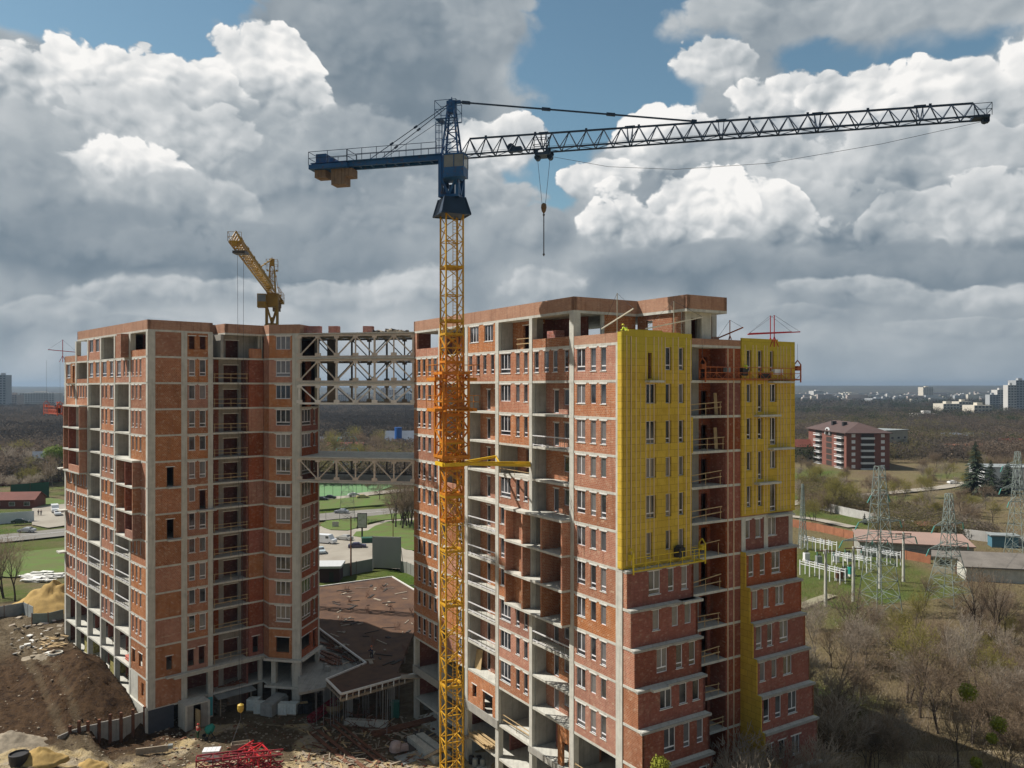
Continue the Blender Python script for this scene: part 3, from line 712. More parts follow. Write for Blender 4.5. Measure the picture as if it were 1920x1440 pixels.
for k in range(-1, 13):
    # bay 6
    s0, s1 = bayA[6]
    if 1 <= k <= 11: brick_bay(A, k, s0, s1, w6, brk, lint)
    elif k < 1: rail_boards(A, k, s0, s1, boards)
    # bay 5
    s0, s1 = bayA[5]
    if k == 12: A.box(brk, s0, s1, -.27, -.02, ZL(12), ZL(12)+.85, 0, cvr())
    elif k == 11: brick_bay(A, k, s0, s1, [(1001.5, 1009.7, '1'), (1020, 1028.6, '1'), (1036, 1045, '1'), (1057.4, 1065.7, '1')], brk, lint)
    elif k == 8: recess(A, k, s0, s1, 1.5, rec5[1:], brk, conc, lint)
    elif 1 <= k <= 10: recess(A, k, s0, s1, 1.5, rec5, brk, conc, lint)
    elif k == 0:
        recess(A, k, s0, s1, 3.4, [(.3, .5, .05, 2.3, None)], brk, conc, lint)
        A.panel(brk, s0, s0+1.9, -.3, -.02, 0, ZL(1)-.22, [(s0+.15, s0+1.2, 0, 2.3)], 0, cvr())
    if k in (3,): rail_wrapped(A, k, s0, s1, rails)
    if k == 9: rail_wrapped(A, k, s0, s1, rails)
    # bay 4
    s0, s1 = bayA[4]
    if k == 12: recess(A, k, s0, s1, 1.6, [(.38, 1.0, 0.0, 2.5, None)], brk, conc, lint); rail_boards(A, k, s0, s0+2.4, boards)
    elif k in (6, 5, 4): brick_bay(A, k, s0, s1, [(938, 945.5, '1')], brk, lint)
    elif k == 8: recess(A, k, s0, s1, 2.2, [(.30, .8, 0, 2.5, None)], brk, conc, lint); rail_boards(A, k, s0, s1, boards)
    elif 1 <= k <= 11: brick_bay(A, k, s0, s1, w4, brk, lint)
    elif k == 0: recess(A, k, s0, s1, 4.0, [], brk, conc, lint); rail_boards(A, k, s0, s1, boards, n=-.35)
    # bay 3
    s0, s1 = bayA[3]
    if k == 12: brick_bay(A, k, s0, s1, [(881, 897, '3'), (908, 924, '3')], brk, lint)
    elif k == 11: brick_bay(A, k, s0, s1, [(879.5, 885, '1'), (893, 899.5, '1'), (905.6, 911.8, '1'), (920, 926, '1')], brk, lint)
    elif 1 <= k <= 10:
        recess(A, k, s0, s1, 1.5, rec3, brk, conc, lint)
        if k in (6, 5, 4, 3, 2): rail_wrapped(A, k, s0, s1, rails)
    elif k == 0: brick_bay(A, k, s0, s1, [], brk, lint, opens=[(885.5, 893, 1.1, 2.5), (905, 923, 0.0, 2.4)])
    # bay 2
    s0, s1 = bayA[2]
    if k == 12: pass
    elif k == 11 or k in (6, 5, 4, 3, 2, 1): brick_bay(A, k, s0, s1, w2, brk, lint)
    elif 7 <= k <= 10:
        recess(A, k, s0, s1, 1.5, [(.3, .5, .05, 2.3, '1')], brk, conc, lint)
        if k in (8, 7): A.box(brk, s0, s1, -.27, -.02, ZL(k), ZL(k)+1.0, 0, cvr())
    # bay 1
    s0, s1 = bayA[1]
    if k == 12:
        A.box(brk, s0, s1, -.27, -.02, ZL(12), ZL(12)+.95, 0, cvr()); A.box(brk, TA-.8, TA, -.27, -.02, ZL(12)+.95, 41.48, 0, cvr())
    elif 1 <= k <= 11: brick_bay(A, k, s0, s1, w1, brk, lint)
# thick edge band of the two lowest slabs
A.box(conc, acs[3][0], TA, .045, .16, -.55, .35); A.box(conc, 0, acs[2][1], .045, .16, -.6, .0)
# projecting loggias, rows 6..4 between the windows of bays 4 and 5
NP = .95
q0, q1 = A.s_(1054, NP), A.s_(948, NP)
for k in (6, 5, 4):
    z0, z1 = ZL(k), ZL(k+1)-.22; c = cvr()
    for px in (1054, 1015.5, 979.5, 948):
        a = A.s_(px, NP); A.box(brk, a, a+.22, -1.5, NP, z0, z1, 0, c*.8)
    A.box(brk, q0, q1+.2, -1.75, -1.5, z0, z1, 0, c)
    a = A.s_(1012, 0); WINS.add(A, a, a+.75, -1.40, z0+.05, z0+2.4, '1')
for k in (7, 6, 5, 4): A.box(cols, q0-.0, q1+.22, -1.7, NP+.06, ZL(k)-.20, ZL(k)+.012)
# openings behind the loggias need the shell removed: the bay-5 recess already does so
# penthouse walls on the terrace
pent = MB()
s0 = B.s_(1090); 
def pbox(mb, sa, sb, t, z0, z1, th=.25, m=0):
    if isinstance(mb, Multi): mb.key = 'pent'
    mb.prism([st(sa, t), st(sb, t), st(sb, t+th), st(sa, t+th)], z0, z1, m, cvr())
pbox(cols, .0, .75, 6.74, 38.55, 41.48, .5)
pbox(brk, 3.7, 7.46, 7.0, 38.55, 41.48)
pbox(cols, 3.4, 3.7, 7.0, 38.55, 41.48)
# wing facing the sun: from (7.46, 6.74) to (7.46, .16)
def tbox(mb, ta, tb, s, z0, z1, th=.25, m=0):
    if isinstance(mb, Multi): mb.key = 'pent'
    mb.prism([st(s, ta), st(s, tb), st(s+th, tb), st(s+th, ta)], z0, z1, m, cvr())
tbox(brk, .9, 4.9, 7.7, 38.55, 41.48); tbox(brk, 5.8, 7.0, 7.7, 38.55, 41.48); tbox(brk, 4.9, 5.8, 7.7, 41.0, 41.48)
pbox(cols, 7.7, 8.7, .9, 38.55, 41.48); pbox(cols, 10.0, 11.2, .9, 38.55, 41.48); pbox(cols, 8.7, 10.0, .9, 41.0, 41.48); pbox(core3 := MB(), 7.9, 12, 4.2, 38.55, 41.48); core3.build('inner_wall', BRICKD, rb)
pbox(brk, 11.2, 12.2, .9, 38.55, 39.4); pbox(cols, 13.5, 14.1, 3.0, 38.55, 41.48); pbox(cols, 11.5, 11.9, 3.0, 38.55, 41.48)
tbox(core2 := MB(), 2.3, 9.0, 12.0, 38.55, 41.48)
for o_, nm, mt in ((core2, 'inner_wall', BRICKD),): o_.build(nm, mt, rb)

# ---- facade B
wool = Multi(); strips = Multi()
sR0, sR1, sB1 = 7.62, 12.13, 14.15
B.box(cols, 0.0, .5, -.5, -.02, -6.3, ZL(6)-.22)
def wool_panel(s0, s1, ztop, zbot, ops): B.panel(wool, s0, s1, -.02, .14, zbot, ztop, ops)
yw1 = {11: [(1246, 1257, '1'), (1271, 1281, '1')], 10: [(1209.7, 1228.5, '2'), (1246, 1257, '1'), (1271, 1281, '1')]}
for k in range(6, 12):
    ws = yw1.get(k, yw1[10]); 
    if k == 6: ws = [(1246, 1257, '1'), (1271, 1281, '1')]
    z0, z1 = ZL(k), ZL(k+1)-.22; ops = []; tall = k % 2 == 1
    if k in (7, 9): ws = [(1209.7, 1228.5, '2'), (1246, 1257, '1'), (1271, 1281, '1')]
    for w in ws:
        a, b = B.s_(w[0]), B.s_(w[1]); lo, hi = ZL(k)+(.87 if tall else 1.15), ZL(k)+2.83
        ops.append((a, b, lo, hi)); WINS.add(B, a, b, -.12, lo, hi, w[2]+('T' if tall else ''))
    if k == 11: ops.append((B.s_(1213), B.s_(1220.5), ZL(11)+.1, ZL(11)+2.3))
    if k == 6: a, b = B.s_(1210), B.s_(1221); ops.append((a, b, ZL(6)+.6, ZL(6)+2.83)); WINS.add(B, a, b, -.12, ZL(6)+.6, ZL(6)+2.83, '1T')
    B.panel(brk, 0.06, sR0, -.27, -.03, z0, z1, ops, 0, cvr())
    wz0 = ZL(k)-.10 if k > 6 else ZL(6)+.05; wz1 = ZL(k+1)-.10 if k < 11 else 39.45
    B.panel(wool, -.12, sR0+(rnd(0, .3) if k in (9, 10) else .12), -.02, .14, wz0, wz1, ops)
B.box(wool, .55, 4.3, -.02, .14, 39.45, 39.62); B.box(wool, 4.3, 6.3, -.02, .14, 39.45, 39.5)
B.box(wool, -.12, -.02, -.5, .14, ZL(6)+.05, 39.4)
for px in (1173, 1181.5, 1190.5, 1208.8, 1224, 1232.6, 1238.5, 1245, 1259.6, 1269.5, 1284.5, 1292.5):
    a = B.s_(px); B.box(strips, a-.034, a+.034, .14, .165, ZL(11)-.3 if px > 1224 and px < 1262 else ZL(6)+.3, 39.15-rnd(0, .2))
for px in (1199, 1216.6, 1252):
    a = B.s_(px); B.box(strips, a-.02, a+.02, .14, .165, ZL(6)+.3, ZL(11)-.3)
b1w = {5: [(1216.7, 1238, '2'), (1253, 1264, '1'), (1278, 1289, '1')], 4: [(1224, 1236.7, '1'), (1260, 1272, '1'), (1284, 1296, '1')],
       3: [(1231.6, 1251.5, '2'), (1268, 1280, '1'), (1292, 1304, '1')], 2: [(1238, 1260, '2'), (1274, 1288, '1'), (1299, 1311.5, '1')],
       1: [(1245.5, 1266.7, '2'), (1282, 1294, '1'), (1307, 1319, '1')], 0: [(1252, 1274, '2'), (1290, 1302, '1'), (1314, 1327, '1')], -1: [], -2: []}
b2w = {6: [(1396.7, 1406.7, '1'), (1417, 1427, '1'), (1440, 1455.6, '2')], 5: [(1403.8, 1413.8, '1'), (1425, 1435, '1'), (1447, 1463, '2')],
       4: [(1410.7, 1421, '1'), (1431.8, 1441.8, '1'), (1454, 1470, '2')], 3: [(1418, 1429, '1'), (1439, 1449, '1'), (1462, 1478, '2')],
       2: [(1425, 1435, '1'), (1447, 1457, '1'), (1469, 1485, '2')], 1: [(1432, 1443, '1'), (1454, 1465, '1'), (1478, 1494, '2')], 0: [(1438, 1449, '1'), (1461, 1472, '1'), (1485, 1500, '2')], -1: [], -2: []}
brkd = Multi()
for k in range(-2, 6):
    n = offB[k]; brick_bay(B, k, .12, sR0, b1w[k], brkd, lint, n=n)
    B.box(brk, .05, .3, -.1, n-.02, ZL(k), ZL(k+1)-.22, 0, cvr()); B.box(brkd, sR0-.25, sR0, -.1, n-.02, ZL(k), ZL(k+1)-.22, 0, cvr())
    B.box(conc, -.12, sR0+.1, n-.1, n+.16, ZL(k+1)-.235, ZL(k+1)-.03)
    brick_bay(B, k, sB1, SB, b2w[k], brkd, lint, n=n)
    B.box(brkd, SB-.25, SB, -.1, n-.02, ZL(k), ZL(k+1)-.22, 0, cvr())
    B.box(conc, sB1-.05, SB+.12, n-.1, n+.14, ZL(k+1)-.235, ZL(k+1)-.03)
    B.box(wool, sB1-.13, sB1-.01, .0, n+(.0 if k < 4 else .1), ZL(k)+(.0 if k > 0 else 0), ZL(k+1)); B.box(wool, SB+.01, SB+.12, -2.0, n-.1, ZL(k), ZL(k+1))
brick_bay(B, 6, sB1, SB, b2w[6], brkd, lint)
for a in (sB1, 17.2, SB-.6): B.box(cols, a, a+.55, -.5, .02, ZL(6), ZL(7)-.22)
for k in range(7, 12):
    tall = k % 2 == 1; ws = [(1398, 1407, '1'), (1419, 1428, '1'), (1441.5, 1454 if k != 11 else 1449, '2' if k not in (11, 7) else '1')]
    z0, z1 = ZL(k), ZL(k+1)-.22; ops = []
    for i, w in enumerate(ws):
        a, b = B.s_(w[0]), B.s_(w[1]); lo, hi = ZL(k)+(.87 if tall else 1.15), ZL(k)+2.83
        if (k == 10 and i == 1) or (k == 9 and i == 2) or (k == 8 and i == 1) or (k == 7 and i == 2): lo = ZL(k)+.25
        ops.append((a, b, lo, hi))
        WINS.add(B, a, b, -.12, lo, hi, w[2]+('T' if lo < z0+1 else ''))
    B.panel(brk, sB1, SB, -.27, -.03, z0, z1, ops, 0, cvr())
    B.panel(wool, sB1-.1, SB+.12, -.02, .14, ZL(k)-(.1 if k > 7 else -.12), ZL(k+1)-.10 if k < 11 else 39.15, ops)
B.box(wool, sB1-.1, 19.0, -.02, .14, 39.15, 39.32)
for px in (1394.6, 1409.5, 1416, 1431, 1436, 1456, 1461.5, 1467, 1472.5, 1480):
    a = B.s_(px); B.box(strips, a-.03, a+.03, .14, .165, ZL(7)+.3, 38.7)
for (px0, px1, k) in ((1207, 1234, 11), (1412, 1453, 10), (1438, 1478, 9), (1412, 1453, 8), (1438, 1478, 7), (1438, 1478, 11)):
    B.box(cols, B.s_(px0), B.s_(px1), -.1, .8, ZL(k)-.22, ZL(k)-.04)
B.box(cols, 5.7, 7.9, .4, 1.4, ZL(5)-.22, ZL(5)-.0); B.box(cols, 1.2, 3.0, 1.9, 2.5, ZL(3)-.22, ZL(3)-.0)
# recess between the yellow blocks
for k in range(-2, 12):
    z0, z1 = ZL(k), ZL(k+1)-.22; d = -1.9
    B.panel(conc, sR0, sR0+3.0, d-.25, d, z0, z1, [(sR0+.25, sR0+1.75, z0, z0+2.25)])
    B.panel(brkd, sR0+3.0, sR1, d-.25, d, z0, z1, [(sR0+3.3, sR0+4.1, z0, z0+2.2)], 0, cvr())
    B.box(brkd, sR0-.25, sR0, d, -.28, z0, z1, 0, cvr())
    B.box(brkd, sR1, sR1+.25, d, -.02, z0, z1, 0, cvr()); B.box(brkd, sR1+.25, sB1, -.27, -.02, z0, z1, 0, cvr())
    if k < 11 and k > -2: rail_boards(B, k, sR0+.1, sR0+rnd(3.6, 4.4), boards, tilt=rnd(-.1, .35))
for px in (1364.5, 1375.5):
    a = B.s_(px); B.box(strips, a-.04, a+.04, -.02, .05, -3, 38.3)
for s_, k in ((11.3, 10), (11.3, 9)):
    for i in range(3): boards.bar(B.pt(s_+i*.14, -.5, ZL(k)), B.pt(s_+.25+i*.14, -.9, ZL(k)+2.0), .09)
cols.build('concrete_column', CONC, rb); brk.build('brick_wall', BRICK, rb); brkd.build('brick_wall', BRICKD, rb); lint.build('lintels', CONCL, rb)
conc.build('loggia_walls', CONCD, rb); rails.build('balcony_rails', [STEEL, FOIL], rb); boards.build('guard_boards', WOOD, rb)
wool.build('insulation_cladding', WOOL, rb); strips.build('cladding_profiles', simple('pink_white_profile', (.66, .52, .36), .7), rb)

# ================= left-hand tower =================
lb = thing('apartment_tower', 'unfinished brick apartment tower on the left with soil heaped at its foot', 'building', (-43.2, 96.8, 0))
dD = Vector((-.6777, .7354)).normalized(); cD = Vector((.7354, .6777)).normalized(); Q1 = Vector((-43.2, 96.8))
D = Fac(lb, Q1, dD, 1); C = Fac(lb, Q1, cD, -1)
slab = MB(); cols = Multi(True); brk = Multi(); brkd = Multi(); lint = Multi(); conc = Multi(); rails = Multi(); boards = Multi(); par = Multi()
def sd(s, t): v = cD*s+dD*t; return (v.x, v.y)
def wl(x, y): return (x+43.2, y-96.8)
TD = 36.0; sQ = 14.57
Qi = sd(sQ, 0); Rr = wl(-31.3, 105.1); Ss = wl(-27.13, 104.3); Tt = wl(-26.03, 110.0); U1 = wl(-28.5, 116.0); U2 = wl(-37, 118.5); U3 = sd(15.4, 8.6); U4 = sd(15.4, TD)
foot_l = [sd(0, TD), sd(0, 0), Qi, Rr, Ss, Tt, U1, U2, U3, U4]
for k in range(-1, 13): slab.prism(foot_l, ZL(k)-.22, ZL(k))
roof_l = [sd(0, 29.2), sd(0, 0), sd(7.83, 0), sd(7.83, 3.0), sd(9.4, 3.0), sd(9.4, 0), Qi, Rr, Ss, Tt, U1, U2, U3, sd(15.4, 29.2)]
slab.prism(roof_l, 41.46, 41.7); par.wallpoly(roof_l, .38, 41.7, 42.85, closed=True); par.key = 'low'
par.wallpoly([sd(0, TD), sd(0, 29.2)], .3, 38.55, 39.45); par.wallpoly([sd(15, TD), sd(0, TD)], .3, 38.55, 39.45)
core = MB()
for k in range(-1, 13):
    z0, z1 = ZL(k), ZL(k+1)-.22
    te = 29.0 if k == 12 else TD
    core.wallpoly([sd(4.6, te-.5), sd(4.6, 3.6), sd(sQ+1, 3.6)], .2, z0, z1)
    if k < 12: core.wallpoly([sd(.3, te-.3), sd(15, te-.3)], .2, z0, z1)
    core.wallpoly([U3, sd(15.2, te)], .2, z0, z1); core.wallpoly([Tt, U1, U2, U3], .2, z0, z1)
    for t in (7, 13.5, 21, 27): core.prism([sd(1.8, t), sd(4.6, t), sd(4.6, t+.2), sd(1.8, t+.2)], z0, z1)
core.build('inner_walls', BRICKD, lb)
dcol = [(274, 277.2), (242, 245), (213.9, 216), (187.8, 190), (163.8, 165.8), (141.7, 143.7), (121.4, 124.0)]
dcs = [(D.s_(b), D.s_(a)) for a, b in dcol]; dcs[0] = (0, dcs[0][1])
for i, (a, b) in enumerate(dcs):
    kt = 13 if i < 6 else 12
    for k in range(-2 if i == 0 else -1, kt):
        D.box(cols, a, b, -.6, .035, ZL(k)+.001, ZL(k+1)-.221)
    if i: D.box(cols, a, b, -.6, .035, -6, ZL(-1)-.22)
C.box(cols, 0.0, C.s_(291), -.55, .035, -6.4, 41.46)
for k in range(0, 13): C.box(cols, .01, C.s_(291)-.01, -.5, .045, ZL(k)-.235, ZL(k)+.015)
def dbay(i): return dcs[i][1], (dcs[i+1][0] if i < 6 else TD)
recD = [(.40, .62, .05, 2.3, '1'), (.70, .92, .85, 2.3, '1')]
w6d = [(247.2, 250.4, '1'), (254.0, 257.2, '1'), (261.3, 264.6, '1')]
w4a = [(190.8, 194, '1'), (197.2, 200.5, '1'), (205.8, 212.2, '2')]
for k in range(-1, 13):
    # d6 .. d1, nearest first
    s0, s1 = dbay(0)
    if k == 12: D.box(brk, s0, s1, -.27, -.02, ZL(12), ZL(12)+.8, 0, cvr())
    elif k >= 1: brick_bay(D, k, s0, s1, w6d, brk, lint)
    elif k == 0: brick_bay(D, k, s0, s1, [], brk, lint, opens=[(247.5, 253, .9, 2.6), (260, 266.5, .9, 2.6)])
    else:
        D.box(cols, s1-2.6, s1, -.3, .0, -6, -.22); D.panel(brk, s0, s1-2.6, -.27, -.02, -3.5, -.22, [(s0+.9, s0+1.7, -2.4, -.8)], 0, cvr())
    s0, s1 = dbay(1)
    if k == 12: brick_bay(D, k, s0, s1, [(219, 226.5, '3')], brk, lint); D.box(brk, s0+.2, s0+1.9, -.1, .9, ZL(12), 41.46, 0, cvr())
    elif k == 11: brick_bay(D, k, s0, s1, [(219, 226.5, '3'), (231, 234.2, '1'), (237.4, 241, '1')], brk, lint)
    elif 1 <= k <= 10:
        recess(D, k, s0, s1, 1.6, recD, brk, conc, lint)
        if k in (2, 3, 4): rail_wrapped(D, k, s0, s1, rails)
    s0, s1 = dbay(2)
    if k == 12: recess(D, k, s0, s1, 2.2, [], brk, conc, lint)
    elif k == 11: brick_bay(D, k, s0, s1, [(191.5, 199.5, '2'), (205.8, 212.2, '2')], brk, lint)
    elif k >= 1: brick_bay(D, k, s0, s1, w4a, brk, lint)
    s0, s1 = dbay(3)
    if k in (12, 11): brick_bay(D, k, s0, s1, [(167.3, 174.5, '2'), (179, 186, '2')], brk, lint)
    elif k >= 1:
        recess(D, k, s0, s1, 1.6, recD, brk, conc, lint)
        if k in (2, 3): rail_wrapped(D, k, s0, s1, rails)
    s0, s1 = dbay(4)
    if k == 12: D.box(brk, s0, s1, -.27, -.02, ZL(12), ZL(12)+.75, 0, cvr())
    elif k == 11: recess(D, k, s0, s1, 1.6, [], brk, conc, lint); D.box(brk, s0, s1, -.27, -.02, ZL(k), ZL(k)+.6, 0, cvr())
    elif k >= 1 and k not in (7, 8, 9): brick_bay(D, k, s0, s1, [(145, 147.7, '1'), (150, 152.7, '1'), (155, 157.7, '1'), (160, 162.7, '1')], brk, lint)
    s0, s1 = dbay(5)
    if k == 11: brick_bay(D, k, s0, s1, [(125.3, 131.7, '2')], brk, lint, opens=[(136, 139.5, .1, 2.6)])
    elif 1 <= k <= 10 and k not in (7, 8, 9): brick_bay(D, k, s0, s1, [(126, 128.6, '1'), (131.2, 134.4, '1'), (137.4, 140.2, '1')], brk, lint)
    s0, s1 = dbay(6)
    if k <= 11 and k >= 1: D.box(brk, s0, s1, -.27, -.02, ZL(k), ZL(k+1)-.22, 0, cvr())
    if k in (-1, 0): rail_boards(D, k, dcs[3][0]-3.4, dcs[3][0]-.6, boards, n=-1.2); rail_boards(D, k, dcs[2][0]-3.4, dcs[2][0]-.6, boards, n=-1.3)
# projecting brick loggias on the sunny side
def loggia(F, pxs, rows, n, parts):
    a0, a1 = F.s_(pxs[1], n), F.s_(pxs[0], n)
    for k in rows:
        z0, z1 = ZL(k), ZL(k+1)-.22; c = cvr()
        for f in parts: a = a0+(a1-a0-.2)*f; F.box(brkd if 0 < f < 1 else brk, a, a+.2, -1.5, n, z0, z1, 0, c)
        F.box(brkd, a0, a1, -1.7, -1.5, z0, z1, 0, c)
        if k == rows[0]: F.box(brk, a0+.2, a0+(a1-a0)*parts[1], n-.22, n, z0, z0+.95, 0, c)
    for k in list(rows)+[rows[-1]+1]: F.box(cols, a0-.03, a1+.03, -1.7, n+.06, ZL(k)-.2, ZL(k)+.012)
loggia(D, (118.5, 148.5), (7, 8, 9), 1.0, (0, .66, 1)); loggia(D, (217.5, 248.5), (5, 6, 7), .95, (0, .45, 1))
for px, k in ((137, 11), (124, 7), (124, 5), (122, 3)): a = D.s_(px); D.box(cols, a-.9, a+.9, .0, 1.0, ZL(k)-.22, ZL(k)-.02)
# basement retaining wedge below the sunny side
conc_b = MB(); D.box(conc_b, .0, 6.5, .04, .3, -6.4, -3.3); conc_b.build('basement_wall', CONC, lb)
base = MB(); C.box(base, .02, 3.0, .04, .10, -6.35, -3.6)
base.build('basement_coating', simple('dark_blue_waterproofing', (.055, .065, .085), .7, var=.2), lb)

# ---- shaded facade C
sc = [C.s_(291), C.s_(340), C.s_(351), C.s_(390), C.s_(399.3)]
s467 = C.s_(467)
for a, b in ((sc[1], sc[2]), (sc[3], sc[4])):
    for k in range(-2, 13): C.box(cols, a, b, -.55, .03, ZL(k)+.001, ZL(k+1)-.221)
for k in range(-2, 13):
    z0, z1 = ZL(k), ZL(k+1)-.22; c1 = cvr()
    if k >= -1:
        ops = [(313, 326, .02, 2.35)] if k in (7, 5) else ([(312, 323, .7, 2.35)] if k == 0 else [])
        brick_bay(C, k, sc[0], sc[1], [], brk, lint, opens=ops)
    if k in (7, 5): a, b = C.s_(312), C.s_(338); C.box(cols, a, b, .0, .8, ZL(k)-.22, ZL(k)-.02)
    if k == 12: brick_bay(C, k, sc[2], sc[3], [], brk, lint, opens=[(354.5, 365.5, .95, 2.55), (374.8, 386, .95, 2.55)])
    elif k == 6:
        brick_bay(C, k, sc[2], sc[3], [(354.3, 366.2, '1')], brk, lint, opens=[(374.3, 386, .02, 2.4)]); a, b = C.s_(369), C.s_(402); C.box(cols, a, b, .0, .75, ZL(k)-.22, ZL(k)-.02)
    elif k >= 1: brick_bay(C, k, sc[2], sc[3], [(354.3, 366.2, '1'), (374.3, 386.2, '1')], brk, lint)
    elif k == 0: brick_bay(C, k, sc[2], sc[3], [], brk, lint, opens=[(352.5, 364, .55, 2.6), (373, 384, .55, 2.7)])
    # balcony strip
    if k < 12:
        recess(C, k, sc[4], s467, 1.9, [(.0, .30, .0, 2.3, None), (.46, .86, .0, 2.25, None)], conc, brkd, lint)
        C.box(brkd, sc[4]+.9, sc[4]+1.5, -1.95, -1.86, z0, z1, 0, cvr())
        if -1 < k and random.random() < .85: rail_boards(C, k, sc[4]+.1, s467-.1, boards)
        if k >= 0:
            if k > 0: C.box(brkd if k % 3 else brk, s467, sQ, -.27, -.02, z0, z1, 0, cvr())
            else: brick_bay(C, k, s467, sQ, [], brkd, lint, opens=[(474, 485, .4, 2.5)])
    else:
        recess(C, k, C.s_(418), sQ-.2, 1.9, [(.22, .55, .0, 2.3, None)], conc, conc, lint)
        C.box(brk, C.s_(468), C.s_(491), -.3, -.05, z0, z0+1.25, 0, cvr()); C.box(conc, sc[4]+1.0, sc[4]+1.35, -3, -.02, z0, z1)
C.box(cols, sQ-.55, sQ-.0, -.6, -.3, -6.3, 41.46)
# cantilevered edge over the ground rows
C.box(cols, 2.9, sQ-.1, .03, .55, -.50, -.25)
C.box(slab, 2.0, sQ+.5, .0, .6, -.20, -.02)
# chamfer, window wall and oblique end
Rw = Vector((-31.3, 105.1)); Sw = Vector((-27.13, 104.3)); Tw = Vector((-26.03, 110.0)); Qw = Q1+cD*sQ
CH = Fac(lb, Qw, Rw-Qw, -1); Wn = Fac(lb, Rw, Sw-Rw, -1); E = Fac(lb, Sw, Tw-Sw, -1)
for k in range(-2, 13):
    z0, z1 = ZL(k), ZL(k+1)-.22
    if k >= 0:
        CH.box(brk, 0.02, (Rw-Qw).length-.02, -.27, -.02, z0, z1, 0, cvr())
        if k > 0: brick_bay(Wn, k, 0, Wn.s_(548), [(517, 544, '3')], brk, lint)
        else: brick_bay(Wn, k, 0, Wn.s_(548), [], brk, lint, opens=[(517, 542, .75, 2.7)])
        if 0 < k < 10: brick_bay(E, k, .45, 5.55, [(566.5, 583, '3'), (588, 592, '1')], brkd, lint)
        elif k == 0: brick_bay(E, k, .45, 5.55, [], brkd, lint, opens=[(564, 583, .9, 2.6), (587.5, 593, .2, 2.6)])
        elif k == 11 or k == 10: E.box(brkd, 2.2, 3.4, -.3, -.02, z0, z1, 0, cvr())
    Wn.box(cols, Wn.s_(548), (Sw-Rw).length, -.55, .04, z0+.001, z1-.001); E.box(cols, .0, .45, -.5, .04, z0+.001, z1-.001); E.box(cols, 5.55, 5.9, -.5, .04, z0+.001, z1-.001)
    if k < 0: Wn.box(cols, 0, .6, -1.2, -.6, z0, z1)
Wn.box(cols, -.5, 4.6, .04, .5, -.3, -.02); E.box(cols, 0, 6, .04, .5, -.3, -.02)
Wn.box(cols, -.5, 4.6, .04, .3, -3.8, -3.5); E.box(cols, 0, 6, .04, .3, -3.8, -3.5)
slab.build('floor_slabs', CONC, lb); par.build('parapet', BRICKP, lb)
cols.build('concrete_column', CONC, lb); brk.build('brick_wall', BRICK, lb); brkd.build('brick_wall', BRICKD, lb); lint.build('lintels', CONCL, lb)
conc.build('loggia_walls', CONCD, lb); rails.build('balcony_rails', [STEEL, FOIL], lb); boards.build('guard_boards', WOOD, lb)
WINS.flush()

# ================= steel bridges between the towers =================
def bridge(label, levels, zb, pale_last=False, deck_last=True, yF=(104.4, 101.5), depth=9.0):
    root = thing('truss_bridge', label, 'bridge', (-27, 104.4, 0))
    x0 = (560.5-CX)/F_PX*yF[0]; x1 = (777-CX)/F_PX*yF[1]
    pF0 = Vector((x0, yF[0])); pF1 = Vector((x1, yF[1])); L = (pF1-pF0); n = 6
    inw = Vector((.16, depth)) 
    base = Vector((-27, 104.4))
    def P(f, back, z): v = pF0+L*f+inw*back-base; return Vector((v.x, v.y, z))
    dk = MB()
    for zt in levels:
        dk.prism([tuple(P(0, -.03, 0).xy), tuple(P(1, -.03, 0).xy), tuple(P(1, 1.03, 0).xy), tuple(P(0, 1.03, 0).xy)], zt-.16, zt)
        for i in range(13):
            a = P(i/12, 0, zt-.3); c = P(i/12, 1, zt-.3); dk.bar(a, c, .14, 1)
    dk.build('deck', [CONC, TRUSS], root)
    for back in (0, 1):
        for li, zt in enumerate(levels):
            zl = zt-3.15 if li+1 < len(levels) else zb
            tr = MB(); last = li+1 == len(levels)
            w = .24
            tr.bar(P(0, back, zt-.32), P(1, back, zt-.32), w); tr.bar(P(0, back, zl+.14), P(1, back, zl+.14), w)
            for i in range(n+1):
                f = i/n*.985+.005; tr.bar(P(f, back, zl+.2), P(f, back, zt-.3), .24 if i % 2 == 0 else .17)
                tr.obox(P(f, back, zl+.4), (.7, .3, .4), 0); tr.obox(P(f, back, zt-.5), (.6, .3, .35), 0)
            for i in range(n):
                a, b = i/n*.985+.005, (i+1)/n*.985+.005
                up = (i % 2 == 0) ^ (li != len(levels)-1) ^ (back == 1 and True)
                p, q = (P(a, back, zt-.4), P(b, back, zl+.25)) if up else (P(a, back, zl+.25), P(b, back, zt-.4))
                tr.bar(p, q, .12 if back else .15)
            tr.build('truss', TRUSSD if back else (TRUSSW if (last and pale_last) else TRUSS), root)
    return root, P
b1, P1f = bridge('tall three-storey steel truss bridge joining the tops of both towers', [ZL(13), ZL(12), ZL(11)], ZL(10)+.35, pale_last=True)
b2, P2f = bridge('single-storey steel truss bridge with concrete deck halfway up', [ZL(8)], ZL(7), depth=9.0)
bd = MB(); bd.prism([tuple(P2f(0, -.03, 0).xy), tuple(P2f(1, -.03, 0).xy), tuple(P2f(1, 1.03, 0).xy), tuple(P2f(0, 1.03, 0).xy)], ZL(7)-.12, ZL(7)+.05)
bd.build('deck', CONC, b2)
# dark stair column behind the left end of the tall bridge
sp = MB(); a = P1f(.1, .98, 0); sp.box(a.x, a.x+1.1, a.y, a.y+.8, ZL(10)+.2, ZL(13)-.3); sp.build('rear_column', TRUSSD, b1)
